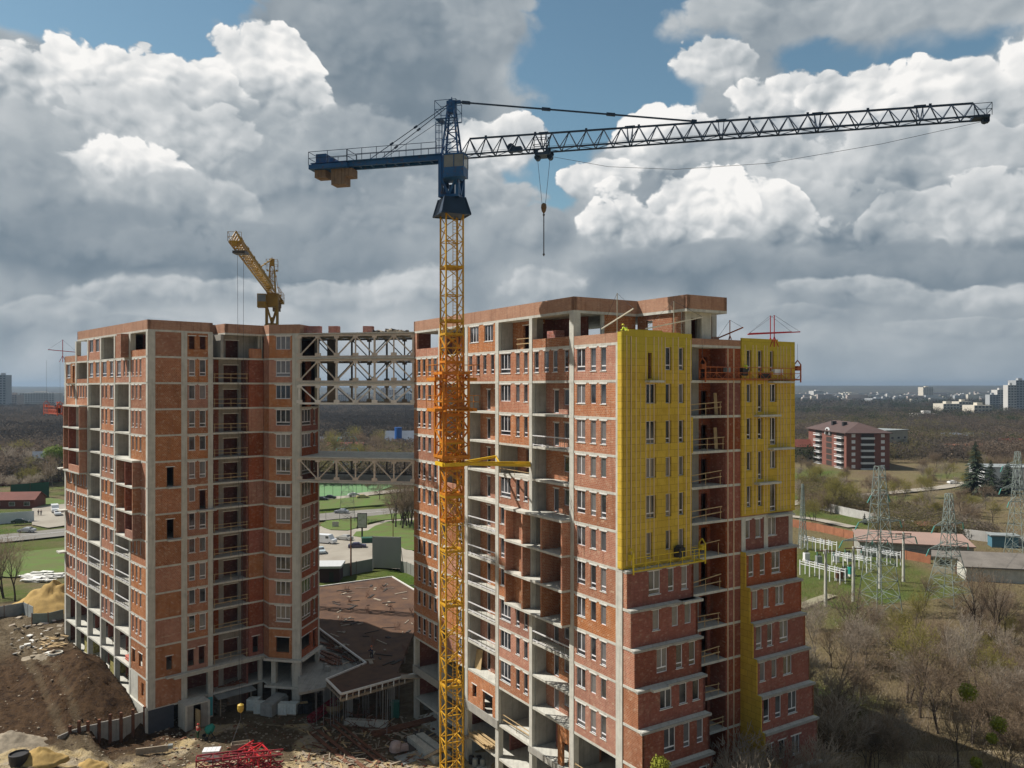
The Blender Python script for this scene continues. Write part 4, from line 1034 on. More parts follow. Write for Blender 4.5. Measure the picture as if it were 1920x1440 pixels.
# pallets of bricks parked on the top deck
def brick_pallet(name, label, loc, rz, sx=1.1, h=1.0, group=None):
    r = thing(name, label, 'pallet', loc, rz, group)
    p = MB()
    for y in (-.4, 0, .4): p.box(-sx/2, sx/2, y-.05, y+.05, 0, .1)
    for i in range(5): p.box(-sx/2+i*sx/5, -sx/2+i*sx/5+sx/6, -.5, .5, .1, .13)
    p.build('timber_pallet', WOODG, r)
    b = MB(); 
    for j in range(int(h/.15)):
        for i in range(4):
            for q in (0, 1): b.box(-sx/2+i*sx/4+.008, -sx/2+(i+1)*sx/4-.008, -.5+q*.5+.008, q*.5-.008, .13+j*.15, .13+j*.15+.138, 0, random.random())
    b.build('brick_stack', PINKB, r); return r
PINKB = brick_mat('pale_pink_bricks', (.45, .17, .13), (.38, .12, .10), (.50, .42, .38), eff=.4)
for px, sx, lab in ((572, 1.2, 'brick pallet at the left end of the bridge roof, half hidden by the parapet'), (588, 2.0, 'widest pallet stack of pink bricks on the bridge roof'),
                (627, 1.35, 'pallet of pink bricks standing alone on the left half of the bridge roof'), (691, 1.3, 'pallet of pink bricks nearest the scrap heap on the bridge roof')):
    p = atd(px, 610, 106.0); brick_pallet('brick_pallet', lab, (p.x, p.y, ZL(13)), -.04, sx, 1.0, 'pallets of bricks on the bridge roof')
hp = MB()
for i in range(60):
    p = atd(rnd(703, 775), 610, 105.5); hp.obox((p.x, p.y+rnd(-.5, 1.5), ZL(13)+rnd(.05, .55)*max(.3, 1-abs(p.x+15.5)/5)), (rnd(.3, 1.3), rnd(.2, .6), rnd(.08, .3)), rnd(0, 3), random.choice((0, 1)), 0, (rnd(-.3, .3), rnd(-.3, .3)))
tag(hp.build('scrap_heap', [WOODG, BLACK]), 'low heap of planks and dark scrap on the bridge roof', 'scrap heap')

# ================= low podium with the brown roof =================
pod = thing('podium', 'low podium between the towers with a wide brown unfinished roof', 'building', (-20, 110, 0))
def pw(px, py, z=-1.2): p = W(px, py, z); return (p.x+20, p.y-110)
poly = [pw(640, 1303), pw(612, 1275), pw(686, 1244), pw(604, 1184), pw(590, 1172), pw(575, 1104), pw(735, 1082), pw(779, 1108), (5.6, 30), (5.5, -7), pw(780, 1264)]
m = MB(); m.prism(poly, -1.5, -1.2); m.build('roof_deck', simple('brown_roofing', (.125, .066, .036), .95, var=.4, scale=.45, col2=(.060, .032, .022), bump=.3), pod)
e = MB()
for i in range(len(poly)):
    if i in (5, 7, 8, 9, 10) or i == 4: 
        if i != 5: continue
    a, b = Vector(poly[i]), Vector(poly[(i+1)%len(poly)]); e.bar(a.to_3d()+Vector((0, 0, -1.12)), b.to_3d()+Vector((0, 0, -1.12)), .22); e.bar(a.to_3d()+Vector((0, 0, -1.75)), b.to_3d()+Vector((0, 0, -1.75)), .16, 1)
for i, j in ((10, 0),):
    a, b = Vector(poly[i]), Vector(poly[j]); e.bar(a.to_3d()+Vector((0, 0, -1.1)), b.to_3d()+Vector((0, 0, -1.1)), .22); e.bar(a.to_3d()+Vector((0, 0, -1.8)), b.to_3d()+Vector((0, 0, -1.8)), .3, 1)
    for q in range(14):
        c = a.lerp(b, q/13); e.obox(c.to_3d()+Vector((0, -.3, -1.45)), (.12, .9, .5), .1, q % 2)
e.build('edge_formwork', [CONCL, WOODG], pod)
sl2 = MB(); sl2.prism([pw(596, 1180, -2.2), pw(686, 1246, -2.2), pw(608, 1290, -2.2), pw(560, 1300, -2.2), (-9.5, 2)], -2.45, -2.15); sl2.build('lower_slab', CONCD, pod)
pc = MB()
for px, py, z in ((656, 1340, -6.3), (615, 1318, -6.3), (735, 1322, -6.3), (800, 1330, -6.3)):
    q = W(px, py, z); pc.box(q.x+20-.35, q.x+20+.35, q.y-110-.3, q.y-110+.3, -6.5, -1.5)
for i in range(9):
    for j in range(3): pc.box(-9+i*4.2, -8.5+i*4.2, -3+j*7, -2.5+j*7, -6.5, -1.5)
pc.build('column', CONCD, pod)
pr = MB()
for i in range(75):
    x = rnd(-4.5, 5.4); y = rnd(-12, 0)+(-.25*x); pr.tube((x, y, -6.4), (x+rnd(-.1, .1), y, -1.5), .03, n=4)
pr.build('shoring_props', STEEL, pod)
rbm = MB()
for px, py in ((640, 1170), (690, 1150), (655, 1130), (735, 1145), (620, 1215), (700, 1210), (745, 1180), (770, 1150), (650, 1110), (615, 1245), (690, 1120), (760, 1225), (715, 1105)):
    q = W(px, py, -1.2)
    for i in range(16): rbm.tube((q.x+20+rnd(-.45, .45), q.y-110+rnd(-.45, .45), -1.2), (q.x+20+rnd(-.5, .5), q.y-110+rnd(-.5, .5), -1.2+rnd(.6, 1.3)), .012, n=3, cap=False)
rbm.build('starter_bars', RUST, pod)
tb = MB()
for i in range(16):
    q = W(rnd(608, 660), rnd(1208, 1246), -2.1); tb.obox((q.x, q.y, -2.0+rnd(0, .25)), (rnd(2.5, 4.5), .35, .16), -.75+rnd(-.12, .12))
tag(tb.build('timber_pile', RUST), 'brown formwork beams lying on the lower slab beside the podium roof', 'timber pile')

m = MB()
for i in range(70):
    q = W(rnd(612, 775), rnd(1095, 1250), -1.2)
    if q.x+20 > 5 or (q.x < -27 and q.y < 122): continue
    m.obox((q.x, q.y, -1.15), (rnd(.4, 2.6), rnd(.1, .5), .08), rnd(0, 3), i % 2)
o = m.build('loose_boards', [WOODG, DARK]); o['kind'] = 'stuff'

# ================= cranes =================
def lattice_mast(mb, w, z0, z1, pitch, rch=.085, rd=.045, x=0, y=0, m=0, heavy=None):
    h = w/2; cs = [(-h,-h),(h,-h),(h,h),(-h,h)]
    for cx_, cy_ in cs: mb.bar((x+cx_, y+cy_, z0), (x+cx_, y+cy_, z1), rch*2, m)
    n = max(1, int(round((z1-z0)/pitch)))
    for i in range(n):
        a = z0+(z1-z0)*i/n; b = z0+(z1-z0)*(i+1)/n
        for j in range(4):
            p, q = cs[j], cs[(j+1)%4]
            P = lambda c, z: (x+c[0], y+c[1], z)
            if i % 2 == 0: mb.bar(P(p, a), P(q, b), rd*2, m)
            else: mb.bar(P(q, a), P(p, b), rd*2, m)
            if i % 2 == 0:
                mb.bar(P(p, a), P(q, a), rd*2, m)
                if heavy and (i//2) % heavy == 0: mb.bar(P(p, a+.12), P(q, a+.12), .2, m)
            mid = ((p[0]+q[0])/2, (p[1]+q[1])/2)
        if i % 2 == 0:
            mb.bar((x+cs[0][0], y+cs[0][1], a), (x+cs[2][0], y+cs[2][1], a), rd*2, m)
def rail_box(mb, pts, h=1.05, r=.025, closed=True, posts=True):
    n = len(pts)
    for i in range(n if closed else n-1):
        p = Vector(pts[i]); q = Vector(pts[(i+1)%n])
        for f in (.5, 1.0): mb.bar(p+Vector((0,0,h*f)), q+Vector((0,0,h*f)), r*2)
        k = max(1, int((q-p).length/1.4))
        for j in range(k+1): c = p.lerp(q, j/k); mb.bar(c, c+Vector((0,0,h)), r*2)
def tower_crane(name, label, loc, mast_rz, jdir, zb, zmt, zj, jl, cjl, mats, sc=1.0, jib_n=28, cab=True, head_h=6.0, pend=.5, wm=1.7):
    """mast, blue/yellow upper works, triangular jib along jdir, counter jib the other way"""
    mc, uc, jc = mats
    root = thing(name, label, 'crane', loc)
    jr = atan2(jdir.y, jdir.x)
    def RM(v, rz=jr): c_, s_ = cos(rz), sin(rz); return Vector((v[0]*c_-v[1]*s_, v[0]*s_+v[1]*c_, v[2]))
    # upper works are modelled along +x and rotated to the jib direction
    u = MB(); b = zmt
    # tapered slewing skirt
    h0, h1 = 1.4, 1.0
    vs = [(-h0,-h0,b-.1),(h0,-h0,b-.1),(h0,h0,b-.1),(-h0,h0,b-.1),(-h1,-h1,b+1.5),(h1,-h1,b+1.5),(h1,h1,b+1.5),(-h1,h1,b+1.5)]
    u.add(vs, [(0,3,2,1),(4,5,6,7),(0,1,5,4),(1,2,6,5),(2,3,7,6),(3,0,4,7)])
    for i in range(4):
        a, c = vs[i], vs[4+i]; u.bar(a, c, .14)
    for i in range(4): u.bar(vs[i], vs[(i+1)%4], .16)
    u.build('slewing_skirt', BLUED if uc is BLUE else uc, root, rz=mast_rz)
    u = MB()
    for x in (-.85, .85):
        for y in (-.85, .85): u.box(x-.16, x+.16, y-.16, y+.16, b+1.5, zj-.2)
    for s_ in (-1, 1):
        u.bar((-.85, s_*.85, zj-2.0), (.0, s_*.85, b+1.7), .22); u.bar((.85, s_*.85, zj-2.0), (0, s_*.85, b+1.7), .22)
        u.bar((s_*.85, -.85, zj-2.0), (s_*.85, 0, b+1.7), .22); u.bar((s_*.85, .85, zj-2.0), (s_*.85, 0, b+1.7), .22)
    u.box(-.95, .95, -.95, .95, b+1.5, b+1.75)
    u.box(-.93, .93, -.93, .93, zj-2.2, zj-.15)
    u.tube((0, 0, b+1.6), (0, 0, b+2.8), .3, n=8)
    u.build('slewing_tower', uc, root, rz=jr)
    if cab:
        c = MB(); x0 = .2; y1 = -.95
        c.box(x0-.3, x0+1.7, y1-1.25, y1+.15, zj-2.4, zj-1.5); c.box(x0-.3, x0+1.7, y1-1.25, y1+.15, zj-.35, zj-.22)
        for px_, py_ in ((-.3, -1.25), (1.66, -1.25), (-.3, .1), (1.66, .1), (.7, -1.25)): c.box(x0+px_, x0+px_+.06, y1+py_, y1+py_+.06, zj-1.5, zj-.35)
        cb = c.build('operator_cab', uc, root, rz=jr)
        g = MB(); g.box(x0-.26, x0+1.68, y1-1.2, y1+.1, zj-1.5, zj-.36); g.build('cab_glass', simple('cab_glass', (.20, .21, .20), .12, spec=.6, var=.3, scale=.8), cb)
    # tower head
    u = MB(); top = zj+head_h; hb = .85
    for x in (-hb, hb):
        for y in (-.6, .6): u.bar((x, y, zj-.2), (x*.28, y*.45, top), .15)
    for i in range(6):
        f0, f1 = i/6, (i+1)/6; X = lambda f: hb*(1-f*.72); Yy = lambda f: .6*(1-f*.55); Z = lambda f: zj-.2+(head_h+.2)*f
        for s_ in (-1, 1):
            u.bar((-X(f0)*(1 if i%2 else -1), s_*Yy(f0), Z(f0)), (X(f1)*(1 if i%2 else -1), s_*Yy(f1), Z(f1)), .07); u.bar((-X(f1), s_*Yy(f1), Z(f1)), (X(f1), s_*Yy(f1), Z(f1)), .07)
            u.bar((s_*X(f0), -Yy(f0)*(1 if i%2 else -1), Z(f0)), (s_*X(f1), Yy(f1)*(1 if i%2 else -1), Z(f1)), .06)
    u.box(-.42, .42, -.35, .35, top-1.0, top+.1); u.box(-.2, .9, -.15, .15, top-.15, top+.12); u.tube((0, -.4, top-.1), (0, .4, top-.1), .3, n=10); u.bar((0, 0, top), (0, 0, top+.5), .08)
    hd = u.build('tower_head', uc, root, rz=jr)
    u = MB(); pz = top-1.7
    rail_box(u, [(-1.4, -.9, pz), (.7, -.9, pz), (.7, .9, pz), (-1.4, .9, pz)], 1.7, .022)
    u.box(-1.4, .7, -.9, -.6, pz-.04, pz); u.box(-1.4, .7, .6, .9, pz-.04, pz); u.box(-1.4, -.7, -.6, .6, pz-.04, pz)
    for i in range(5):
        z = pz-.3-i*.7; pr = [(-1.3+.35*cos(a), .0+.35*sin(a), z) for a in [j*pi/3 for j in range(6)]]
        for j in range(6): u.bar(pr[j], pr[(j+1)%6], .04)
    for j in range(6): a = j*pi/3; u.bar((-1.3+.35*cos(a), .35*sin(a), pz-3.1), (-1.3+.35*cos(a), .35*sin(a), pz), .035)
    u.build('head_platform', uc, hd)
    # jib
    j = MB(); hw0, ht0, ht1 = .62, 1.65, 1.25; x0 = 1.0; zB = zj
    Zt = lambda x: zB+ht0+(ht1-ht0)*x/jl
    j.bar((x0, -hw0, zB), (jl, -hw0, zB), .13); j.bar((x0, hw0, zB), (jl, hw0, zB), .13)
    st_ = (jl-x0)/jib_n; j.bar((x0+st_/2, 0, Zt(0)), (jl-st_/2, 0, Zt(jl)), .15)
    for i in range(jib_n):
        a = x0+i*st_; m_ = a+st_/2; c_ = a+st_
        for s_ in (-1, 1):
            j.bar((a, s_*hw0, zB), (m_, 0, Zt(m_)), .075); j.bar((m_, 0, Zt(m_)), (c_, s_*hw0, zB), .075)
        j.bar((a, -hw0, zB), (a, hw0, zB), .06); j.bar((a, -hw0*(1 if i%2 else -1), zB), (c_, hw0*(1 if i%2 else -1), zB), .05)
        if i % 5 == 4:
            for s_ in (-1, 1): j.bar((c_-.12, s_*hw0, zB), (c_-.25, 0, Zt(c_)), .07); j.bar((c_+.12, s_*hw0, zB), (c_+.25, 0, Zt(c_)), .07)
            j.box(c_-.45, c_+.45, -.14, .14, Zt(c_)-.06, Zt(c_)+.14)
        if i % 3 == 1: j.box(m_-.1, m_+.1, -.06, .06, Zt(m_), Zt(m_)+.22)
    j.box(jl-.9, jl+.3, -.62, .62, zB-.1, zB+.1); j.box(jl-.1, jl+.35, -.3, .3, zB-.4, zB); j.tube((jl+.1, -.3, zB-.2), (jl+.1, .3, zB-.2), .26, n=10)
    rail_box(j, [(jl-.9, -.7, zB), (jl+.4, -.7, zB), (jl+.4, .7, zB)], 1.0, .02, False)
    j.box(x0+4.6, x0+5.9, -.35, .35, zB+.1, zB+.5); j.tube((x0+4.9, -.3, zB+.5), (x0+4.9, .3, zB+.5), .35, n=10)
    j.build('jib', jc, root, rz=jr)
    p = MB(); xp = jl*pend
    p.bar((.6, 0, top), (xp, 0, Zt(xp)+.12), .13)
    for f in (.02, .37, .64, .98):
        c_ = Vector((.6, 0, top)).lerp(Vector((xp, 0, Zt(xp)+.12)), f); c2 = Vector((.6, 0, top)).lerp(Vector((xp, 0, Zt(xp)+.12)), min(1, f+.035)); p.bar(c_, c2, .26)
    for s_ in (-1, 1):
        e_ = Vector((-cjl*.58, s_*.7, zj+.1)); t_ = Vector((-.3, s_*.2, top-.2)); p.bar(t_, e_, .055)
        for f in (.38, .68): p.bar(t_.lerp(e_, f), t_.lerp(e_, f+.04), .16)
    p.bar((-.3, 0, top-1.2), (-cjl*.52, .0, zj+.1), .035)
    p.build('pendant_bars', jc, root, rz=jr)
    # counter jib with walkway, winch house and concrete counterweight
    k = MB(); L = cjl
    k.box(-L, -.8, -.75, -.5, zj-.35, zj+.15); k.box(-L, -.8, .5, .75, zj-.35, zj+.15); k.box(-L, -.8, -.95, .95, zj+.15, zj+.2)
    for i in range(12): x = -.8-(L-.8)*i/11; k.box(x-.06, x+.06, -.5, .5, zj-.3, zj-.1)
    k.box(-L-.1, -L+4.0, -1.15, 1.15, zj-.45, zj-.0)
    k.build('counter_jib', uc, root, rz=jr)
    r_ = MB(); rail_box(r_, [(-1.2, -1.0, zj+.2), (-L+4, -1.0, zj+.2)], 1.1, .022, False); rail_box(r_, [(-1.2, 1.0, zj+.2), (-L+4, 1.0, zj+.2)], 1.1, .022, False)
    rail_box(r_, [(-L-.1, -1.15, zj), (-L+4, -1.15, zj), (-L+4, 1.15, zj), (-L-.1, 1.15, zj)], 1.25, .022); r_.build('walkway_rails', jc, root, rz=jr)
    wh = MB(); wh.box(-L+.4, -L+1.5, -.6, .6, zj, zj+1.15); wh.tube((-L+2.2, -.6, zj+.35), (-L+2.2, .6, zj+.35), .35, n=12); wh.build('winch_house', uc, root, rz=jr)
    cw = MB()
    for i in range(4): cw.box(-L+2.1+i*.37, -L+2.1+i*.37+.34, -.65, .65, zj-2.0, zj-.46)
    for i in range(2): cw.box(-L+3.6+i*.37, -L+3.6+i*.37+.34, -.65, .65, zj-1.25, zj-.46)
    for i in range(3): cw.box(-L+.3+i*.4, -L+.3+i*.4+.37, -.65, .65, zj-1.2, zj-.46)
    cw.build('counterweight', CWM, root, rz=jr)
    return root, jr
CWM = simple('counterweight_concrete', (.21, .15, .105), .85, var=.3, scale=2)
JD = Vector((.968, -.251, 0)).normalized(); MR = R(23)
crane, jr = tower_crane('tower_crane', 'tall tower crane with blue top and orange-yellow mast before the right tower', (-5.76, 78, 0), MR, JD, -6.3, 51.3, 56.75, 45.7, 14.4, (YEL, BLUE, BLUED), head_h=5.25)
m = MB()
lattice_mast(m, 1.7, 41, 51.2, 1.28, rch=.07, rd=.035, heavy=2, m=0); lattice_mast(m, 1.7, 14.0, 41, 1.28, rch=.07, rd=.035, heavy=2, m=0)
lattice_mast(m, 1.7, 14.0, 41, 2.56, rch=.06, rd=.035, m=0)
lattice_mast(m, 1.7, -6.5, 14.0, 1.28, rch=.075, rd=.04, heavy=5, m=0)
m.bar((.0, -.35, -6), (.0, -.35, 51), .05); m.bar((.35, -.35, -6), (.35, -.35, 51), .05)
for i in range(190): m.bar((0, -.35, -6+i*.3), (.35, -.35, -6+i*.3), .03)
m.build('mast', YEL, crane, rz=MR)
m = MB(); lattice_mast(m, 1.72, 22, 39.6, 1.28, rch=.085, rd=.05, heavy=1, m=0); m.build('orange_mast_sections', ORG, crane, rz=MR)['label'] = 'mast sections painted orange'
m = MB()
lattice_mast(m, 2.5, 28.0, 36.2, 1.37, rch=.10, rd=.06)
for z in (36.0, 32.7, 28.1):
    m.box(-1.35, 1.35, -1.4, -1.15, z, z+.25); m.box(-1.35, 1.35, 1.15, 1.4, z, z+.25); m.box(-1.4, -1.15, -1.35, 1.35, z, z+.25); m.box(1.15, 1.4, -1.35, 1.35, z, z+.25)
for z in (35.4, 32.5):
    m.box(-2.1, -1.25, -1.3, 1.3, z, z+.3); m.box(1.25, 2.1, -1.3, 1.3, z, z+.3); m.box(-1.3, 1.3, -2.0, -1.25, z, z+.12)
    rail_box(m, [(-2.1, -2.0, z+.3), (2.1, -2.0, z+.3), (2.1, 1.3, z+.3), (-2.1, 1.3, z+.3)], 1.2, .02)
m.build('climbing_frame', ORG, crane, rz=MR)
# collar and wall tie
m = MB(); zc = 27.5
for a, b in (((-1.15,-1.15),(1.15,-1.15)), ((1.15,-1.15),(1.15,1.15)), ((1.15,1.15),(-1.15,1.15)), ((-1.15,1.15),(-1.15,-1.15))): m.bar(a+(zc,), b+(zc,), .34)
m.build('wall_tie_collar', simple('bright_yellow_paint', (.72, .46, .02), .45, var=.15), crane, rz=MR)
m = MB(); b0 = Vector((-5.76, 78, 0)); T1 = A.world(acs[2][0]+.2, .1, 27.2)-b0; T2 = A.world(acs[3][0]+.4, .1, 27.6)-b0
m.bar((1.1, -.4, zc), T1, .26); m.bar((.6, 1.1, zc), T1+Vector((0, 0, .25)), .22); m.bar((.9, 1.0, zc), T2, .24)
m.bar(Vector((1.1, -.4, zc)).lerp(T1, .55), T2, .12); m.build('wall_tie_struts', MATS['bright_yellow_paint'], crane)
# trolley, ropes and hook
tk = MB(); t = 9.0; zt = 56.55
tk.box(t-.7, t+.7, -.75, .75, zt-.35, zt-.15); 
for x in (-.6, .6):
    for y in (-.7, .7): tk.tube((t+x, y-.06, zt), (t+x, y+.06, zt), .22, n=10)
    tk.tube((t+x, -.3, zt-.45), (t+x, .3, zt-.45), .26, n=10)
rail_box(tk, [(t-.7, -1.4, zt-.2), (t+.7, -1.4, zt-.2), (t+.7, -.8, zt-.2), (t-.7, -.8, zt-.2)], 1.2, .022)
tk.build('trolley', BLUED, crane, rz=jr)
tk = MB()
tk.tube((t-.6, 0, zt-.45), (t-.15, 0, 51.7), .022, n=4); tk.tube((t+.6, 0, zt-.45), (t+.15, 0, 51.7), .022, n=4)
pts = [(t+.7, 0, zt-.4), (t+6, 0, zt-1.7), (t+12, 0, zt-2.35), (t+20, 0, zt-2.35), (t+29, 0, zt-1.35), (45.6, 0, zt-.1)]
for a, b in zip(pts, pts[1:]):
    tk.tube(a, b, .02, n=4)
tk.tube((1, 0, zt+.6), (45.4, 0, zt+.45), .015, n=4)
tk.build('ropes', CABLE, crane, rz=jr)
tk = MB(); tk.lathe([(.05, 51.9), (.24, 51.75), (.27, 51.45), (.2, 51.15), (.05, 50.9)], (t, 0, 0), 10, 0); tk.lathe([(.05, .0), (.12, -.1), (.05, -.25)], (t, 0, 50.9), 8, 1)
tk.tube((t, 0, 50.7), (t, 0, 47.2), .05, n=6, m=1); tk.lathe([(.04, 0), (.12, -.12), (.03, -.3)], (t, 0, 47.25), 8, 1)
tk.build('hook_block', [simple('hook_block_paint', (.16, .10, .05), .6, var=.4, scale=8), CABLE], crane, rz=jr)

crane2, jr2 = tower_crane('tower_crane', 'yellow tower crane rising behind the left tower, its jib pointing towards the viewer', (-39.7, 135, 0), R(10), Vector((.207, -.978, 0)), -4, 43.6, 50.3, 49.0, 13.0, (YEL, YELO := simple('ochre_crane_paint', (.36, .21, .03), .55, var=.35, scale=.8), YELO), cab=True, head_h=5.6, pend=.4, jib_n=34)
m = MB(); lattice_mast(m, 1.7, -5, 43.5, 1.4, heavy=3); m.build('mast', YELO, crane2, rz=R(10))
tk = MB(); hk = W(438, 1400, -6.0); tx = hk.y; 
d0 = Vector((-39.7, 135)); jd2 = Vector((.207, -.978)).normalized(); tt = (135-92.0)/.978
pT = d0+jd2*tt; lx, ly = pT.x+39.7, pT.y-135
for o in (-.35, .35): tk.tube((lx+o, ly, 49.9), (lx+o*.4, ly, -1.0), .02, n=4)
tk.box(lx-.7, lx+.7, ly-.7, ly+.7, 49.8, 50.1)
tk.build('hoist_ropes', CABLE, crane2)
tk = MB(); tk.lathe([(.08, .55), (.34, .4), (.36, .0), (.30, -.3), (.08, -.5)], (lx, ly, -1.4), 12); tk.tube((lx, ly, -1.8), (lx, ly, -2.6), .05, m=1)
tk.build('hook_block', [simple('hook_yellow', (.55, .38, .06), .5), CABLE], crane2)
tr = thing('mortar_trough', 'steel mortar trough hanging by a sling just above the sandy ground', 'trough', (pT.x, pT.y, -5.9), .3)
m = MB()
for s_ in (-1, 1): m.box(-1.0, 1.0, s_*.45-.03, s_*.45+.03, 0, .65); m.box(s_*1.0-.03, s_*1.0+.03, -.42, .42, 0, .6)
m.box(-.97, .97, -.42, .42, 0, .05); m.build('trough_body', WOODG, tr)
m = MB()
for sx in (-1, 1):
    for sy in (-1, 1): m.tube((sx*.95, sy*.42, .65), (0, 0, 3.3), .02, n=3)
m.build('sling', CABLE, tr)

# ================= suspended work platforms and their roof beams =================
def platform(label, F, pxa, pxb, n, z, mat, w=.75, tilt=0.0):
    s0, s1 = F.s_(pxa, n), F.s_(pxb, n); s0, s1 = min(s0, s1), max(s0, s1)
    p0 = F.world(s0, n, z); p1 = F.world(s1, n, z+tilt); L = (p1-p0).length; rz = atan2(p1.y-p0.y, p1.x-p0.x)
    r = thing('suspended_platform', label, 'work platform', tuple(p0), rz)
    m = MB(); m.box(0, L, 0, w, -.05, .0); k = int(L/1.3)
    for y in (0, w):
        for h in (.05, .6, 1.1): m.bar((0, y, h), (L, y, h), .055)
        for i in range(k+1): m.bar((L*i/k, y, 0), (L*i/k, y, 1.1), .05)
        for i in range(k*2): m.bar((L*i/k/2, y, .05 if i % 2 else .58), (L*(i+1)/k/2, y, .58 if i % 2 else .05), .03)
    m.build('guard_frame', mat, r)
    for x in (.05, L-.05):
        e = MB(); e.bar((x, 0, -.25), (x, 0, 1.5), .1); e.bar((x, w, -.25), (x, w, 1.5), .1); e.bar((x, 0, 1.5), (x, w/2, 1.9), .08); e.bar((x, w, 1.5), (x, w/2, 1.9), .08); e.bar((x, 0, 0), (x, w, 0), .08)
        e.box(x-.18, x+.18, w/2-.15, w/2+.15, .9, 1.35); e.build('hoist_frame', mat, r)
        c = MB(); c.tube((x, w/2, 1.8), (x, w/2, 39.0-z if z < 38 else 3), .015, n=3); c.build('suspension_rope', CABLE, r)
    return r, L
ORP = simple('orange_platform_paint', (.46, .12, .03), .5, var=.3, scale=3)
pl1, L1 = platform('orange suspended platform hanging high across the recess and the far yellow block', B, 1322, 1502, .35, 35.5, ORP)
m = MB(); m.obox((L1*.40, .3, .7), (.9, .5, .7), .2, 0); m.obox((L1*.42, .3, 1.15), (.5, .4, .35), .6, 1); m.obox((L1*.18+.8, .35, .9), (.5, .4, .5), 0, 2); m.obox((L1*.76, .35, .75), (1.3, .5, .5), .1, 3); m.obox((L1*.62, .35, .4), (1.8, .5, .5), .1, 0)
tag(m.build('tool_bags', [BLACK, HIVIS, SHEET, WHITEP], None, pl1.location, pl1.rotation_euler.z), 'dark bags and wrapped bundles lying on the orange suspended platform', 'tool bags')
pl2, L2 = platform('yellow suspended platform hanging at the lower edge of the near insulation', B, 1187, 1323, .75, 19.55, simple('yellow_platform_paint', (.70, .52, .03), .5, var=.25, scale=3), tilt=.35)
m = MB(); m.obox((L2*.66, .3, 1.0), (.85, .6, .8), .2, 0); m.obox((L2*.66, .3, 1.45), (.6, .5, .25), .5, 0)
tag(m.build('black_bag', BLACK, None, pl2.location, pl2.rotation_euler.z), 'black sack sitting on the yellow suspended platform', 'bag')
pl3, L3 = platform('short red suspended platform beside the far left edge of the left tower', D, 118, 92, .6, 30.8, simple('red_platform_paint', (.55, .12, .06), .5, var=.3, scale=3))
def davit(label, p, q, foot_, mat, up=1.5):
    r = thing('roof_davit', label, 'lifting beam', tuple(foot_)); o = Vector(foot_); p = Vector(p)-o; q = Vector(q)-o
    m = MB(); m.bar(p, q, .10); m.build('beam', mat, r)
    m = MB(); c = Vector((0, 0, 0)); c2 = p.lerp(q, .5); t_ = Vector((c2.x, c2.y, max(p.z, q.z)+up)); b_ = Vector((c2.x, c2.y, 0))
    m.bar(b_, t_, .07); m.bar(b_+(q-p).normalized()*.5, Vector((b_.x, b_.y, 1.0)), .05); m.bar(b_-(q-p).normalized()*.5, Vector((b_.x, b_.y, 1.0)), .05); m.build('post', mat, r)
    m = MB(); m.tube(t_, p, .015, n=3); m.tube(t_, q, .015, n=3); m.build('stay_wires', CABLE, r)
WPNT = simple('pale_davit_paint', (.50, .47, .38), .6)
def BW(px, n, z): return B.world(B.s_(px, n), n, z)
davit('white lifting beam leaning over the terrace beside the hi-vis worker', BW(1128, -4, 39.9)*1.0, BW(1188, .5, 41.3), BW(1168, -1.6, 38.6), WPNT)
davit('long pale lifting beam lying across the terrace above the near yellow block', BW(1210, -3.0, 40.0), BW(1318, .9, 40.9), BW(1281, -1.5, 38.6), WPNT)
davit('orange lifting beam on the terrace over the recess', BW(1345, -2.5, 39.4), BW(1393, .9, 40.2), BW(1371, -1.2, 38.6), ORP, .8)
davit('red lifting beam at the far end of the terrace parapet', BW(1402, -.3, 39.7), BW(1500, .8, 40.1), BW(1462, -.6, 38.6), RED)
davit('second red lifting beam reaching past the far terrace corner', BW(1404, -1.4, 39.9), BW(1484, -.6, 40.2), BW(1471, -1.6, 38.6), RED)
davit('thin red lifting beam on the low roof at the far left of the left tower', D.world(35.0, -1.5, 40.1), D.world(37.8, 1.8, 40.5), D.world(34.8, -1.8, 38.6), RED)
# roof clutter
brick_pallet('brick_pallet', 'pallet of pink bricks inside the open top storey behind the low brick wall', tuple(A.world(11.4, -1.3, 38.56)), A.rz, 1.5, 1.5)
m = MB(); p = Vector((0, 0, 0))
for i in range(6): m.obox((i*.75, 0, .55), (.35, .35, 1.1 if i % 2 else .9), 0, 0)
m.box(-.4, 4.2, -.4, .4, 1.1, 1.2, 1); m.box(-2.2, -1.0, -.4, .4, 0, .9)
vt = m.build('roof_vent', [BRICKP, BLACK], None, (10.2, 84.5, 42.2), .56); tag(vt, 'brick chimney vents under a flat dark cap on the right tower roof', 'vent')

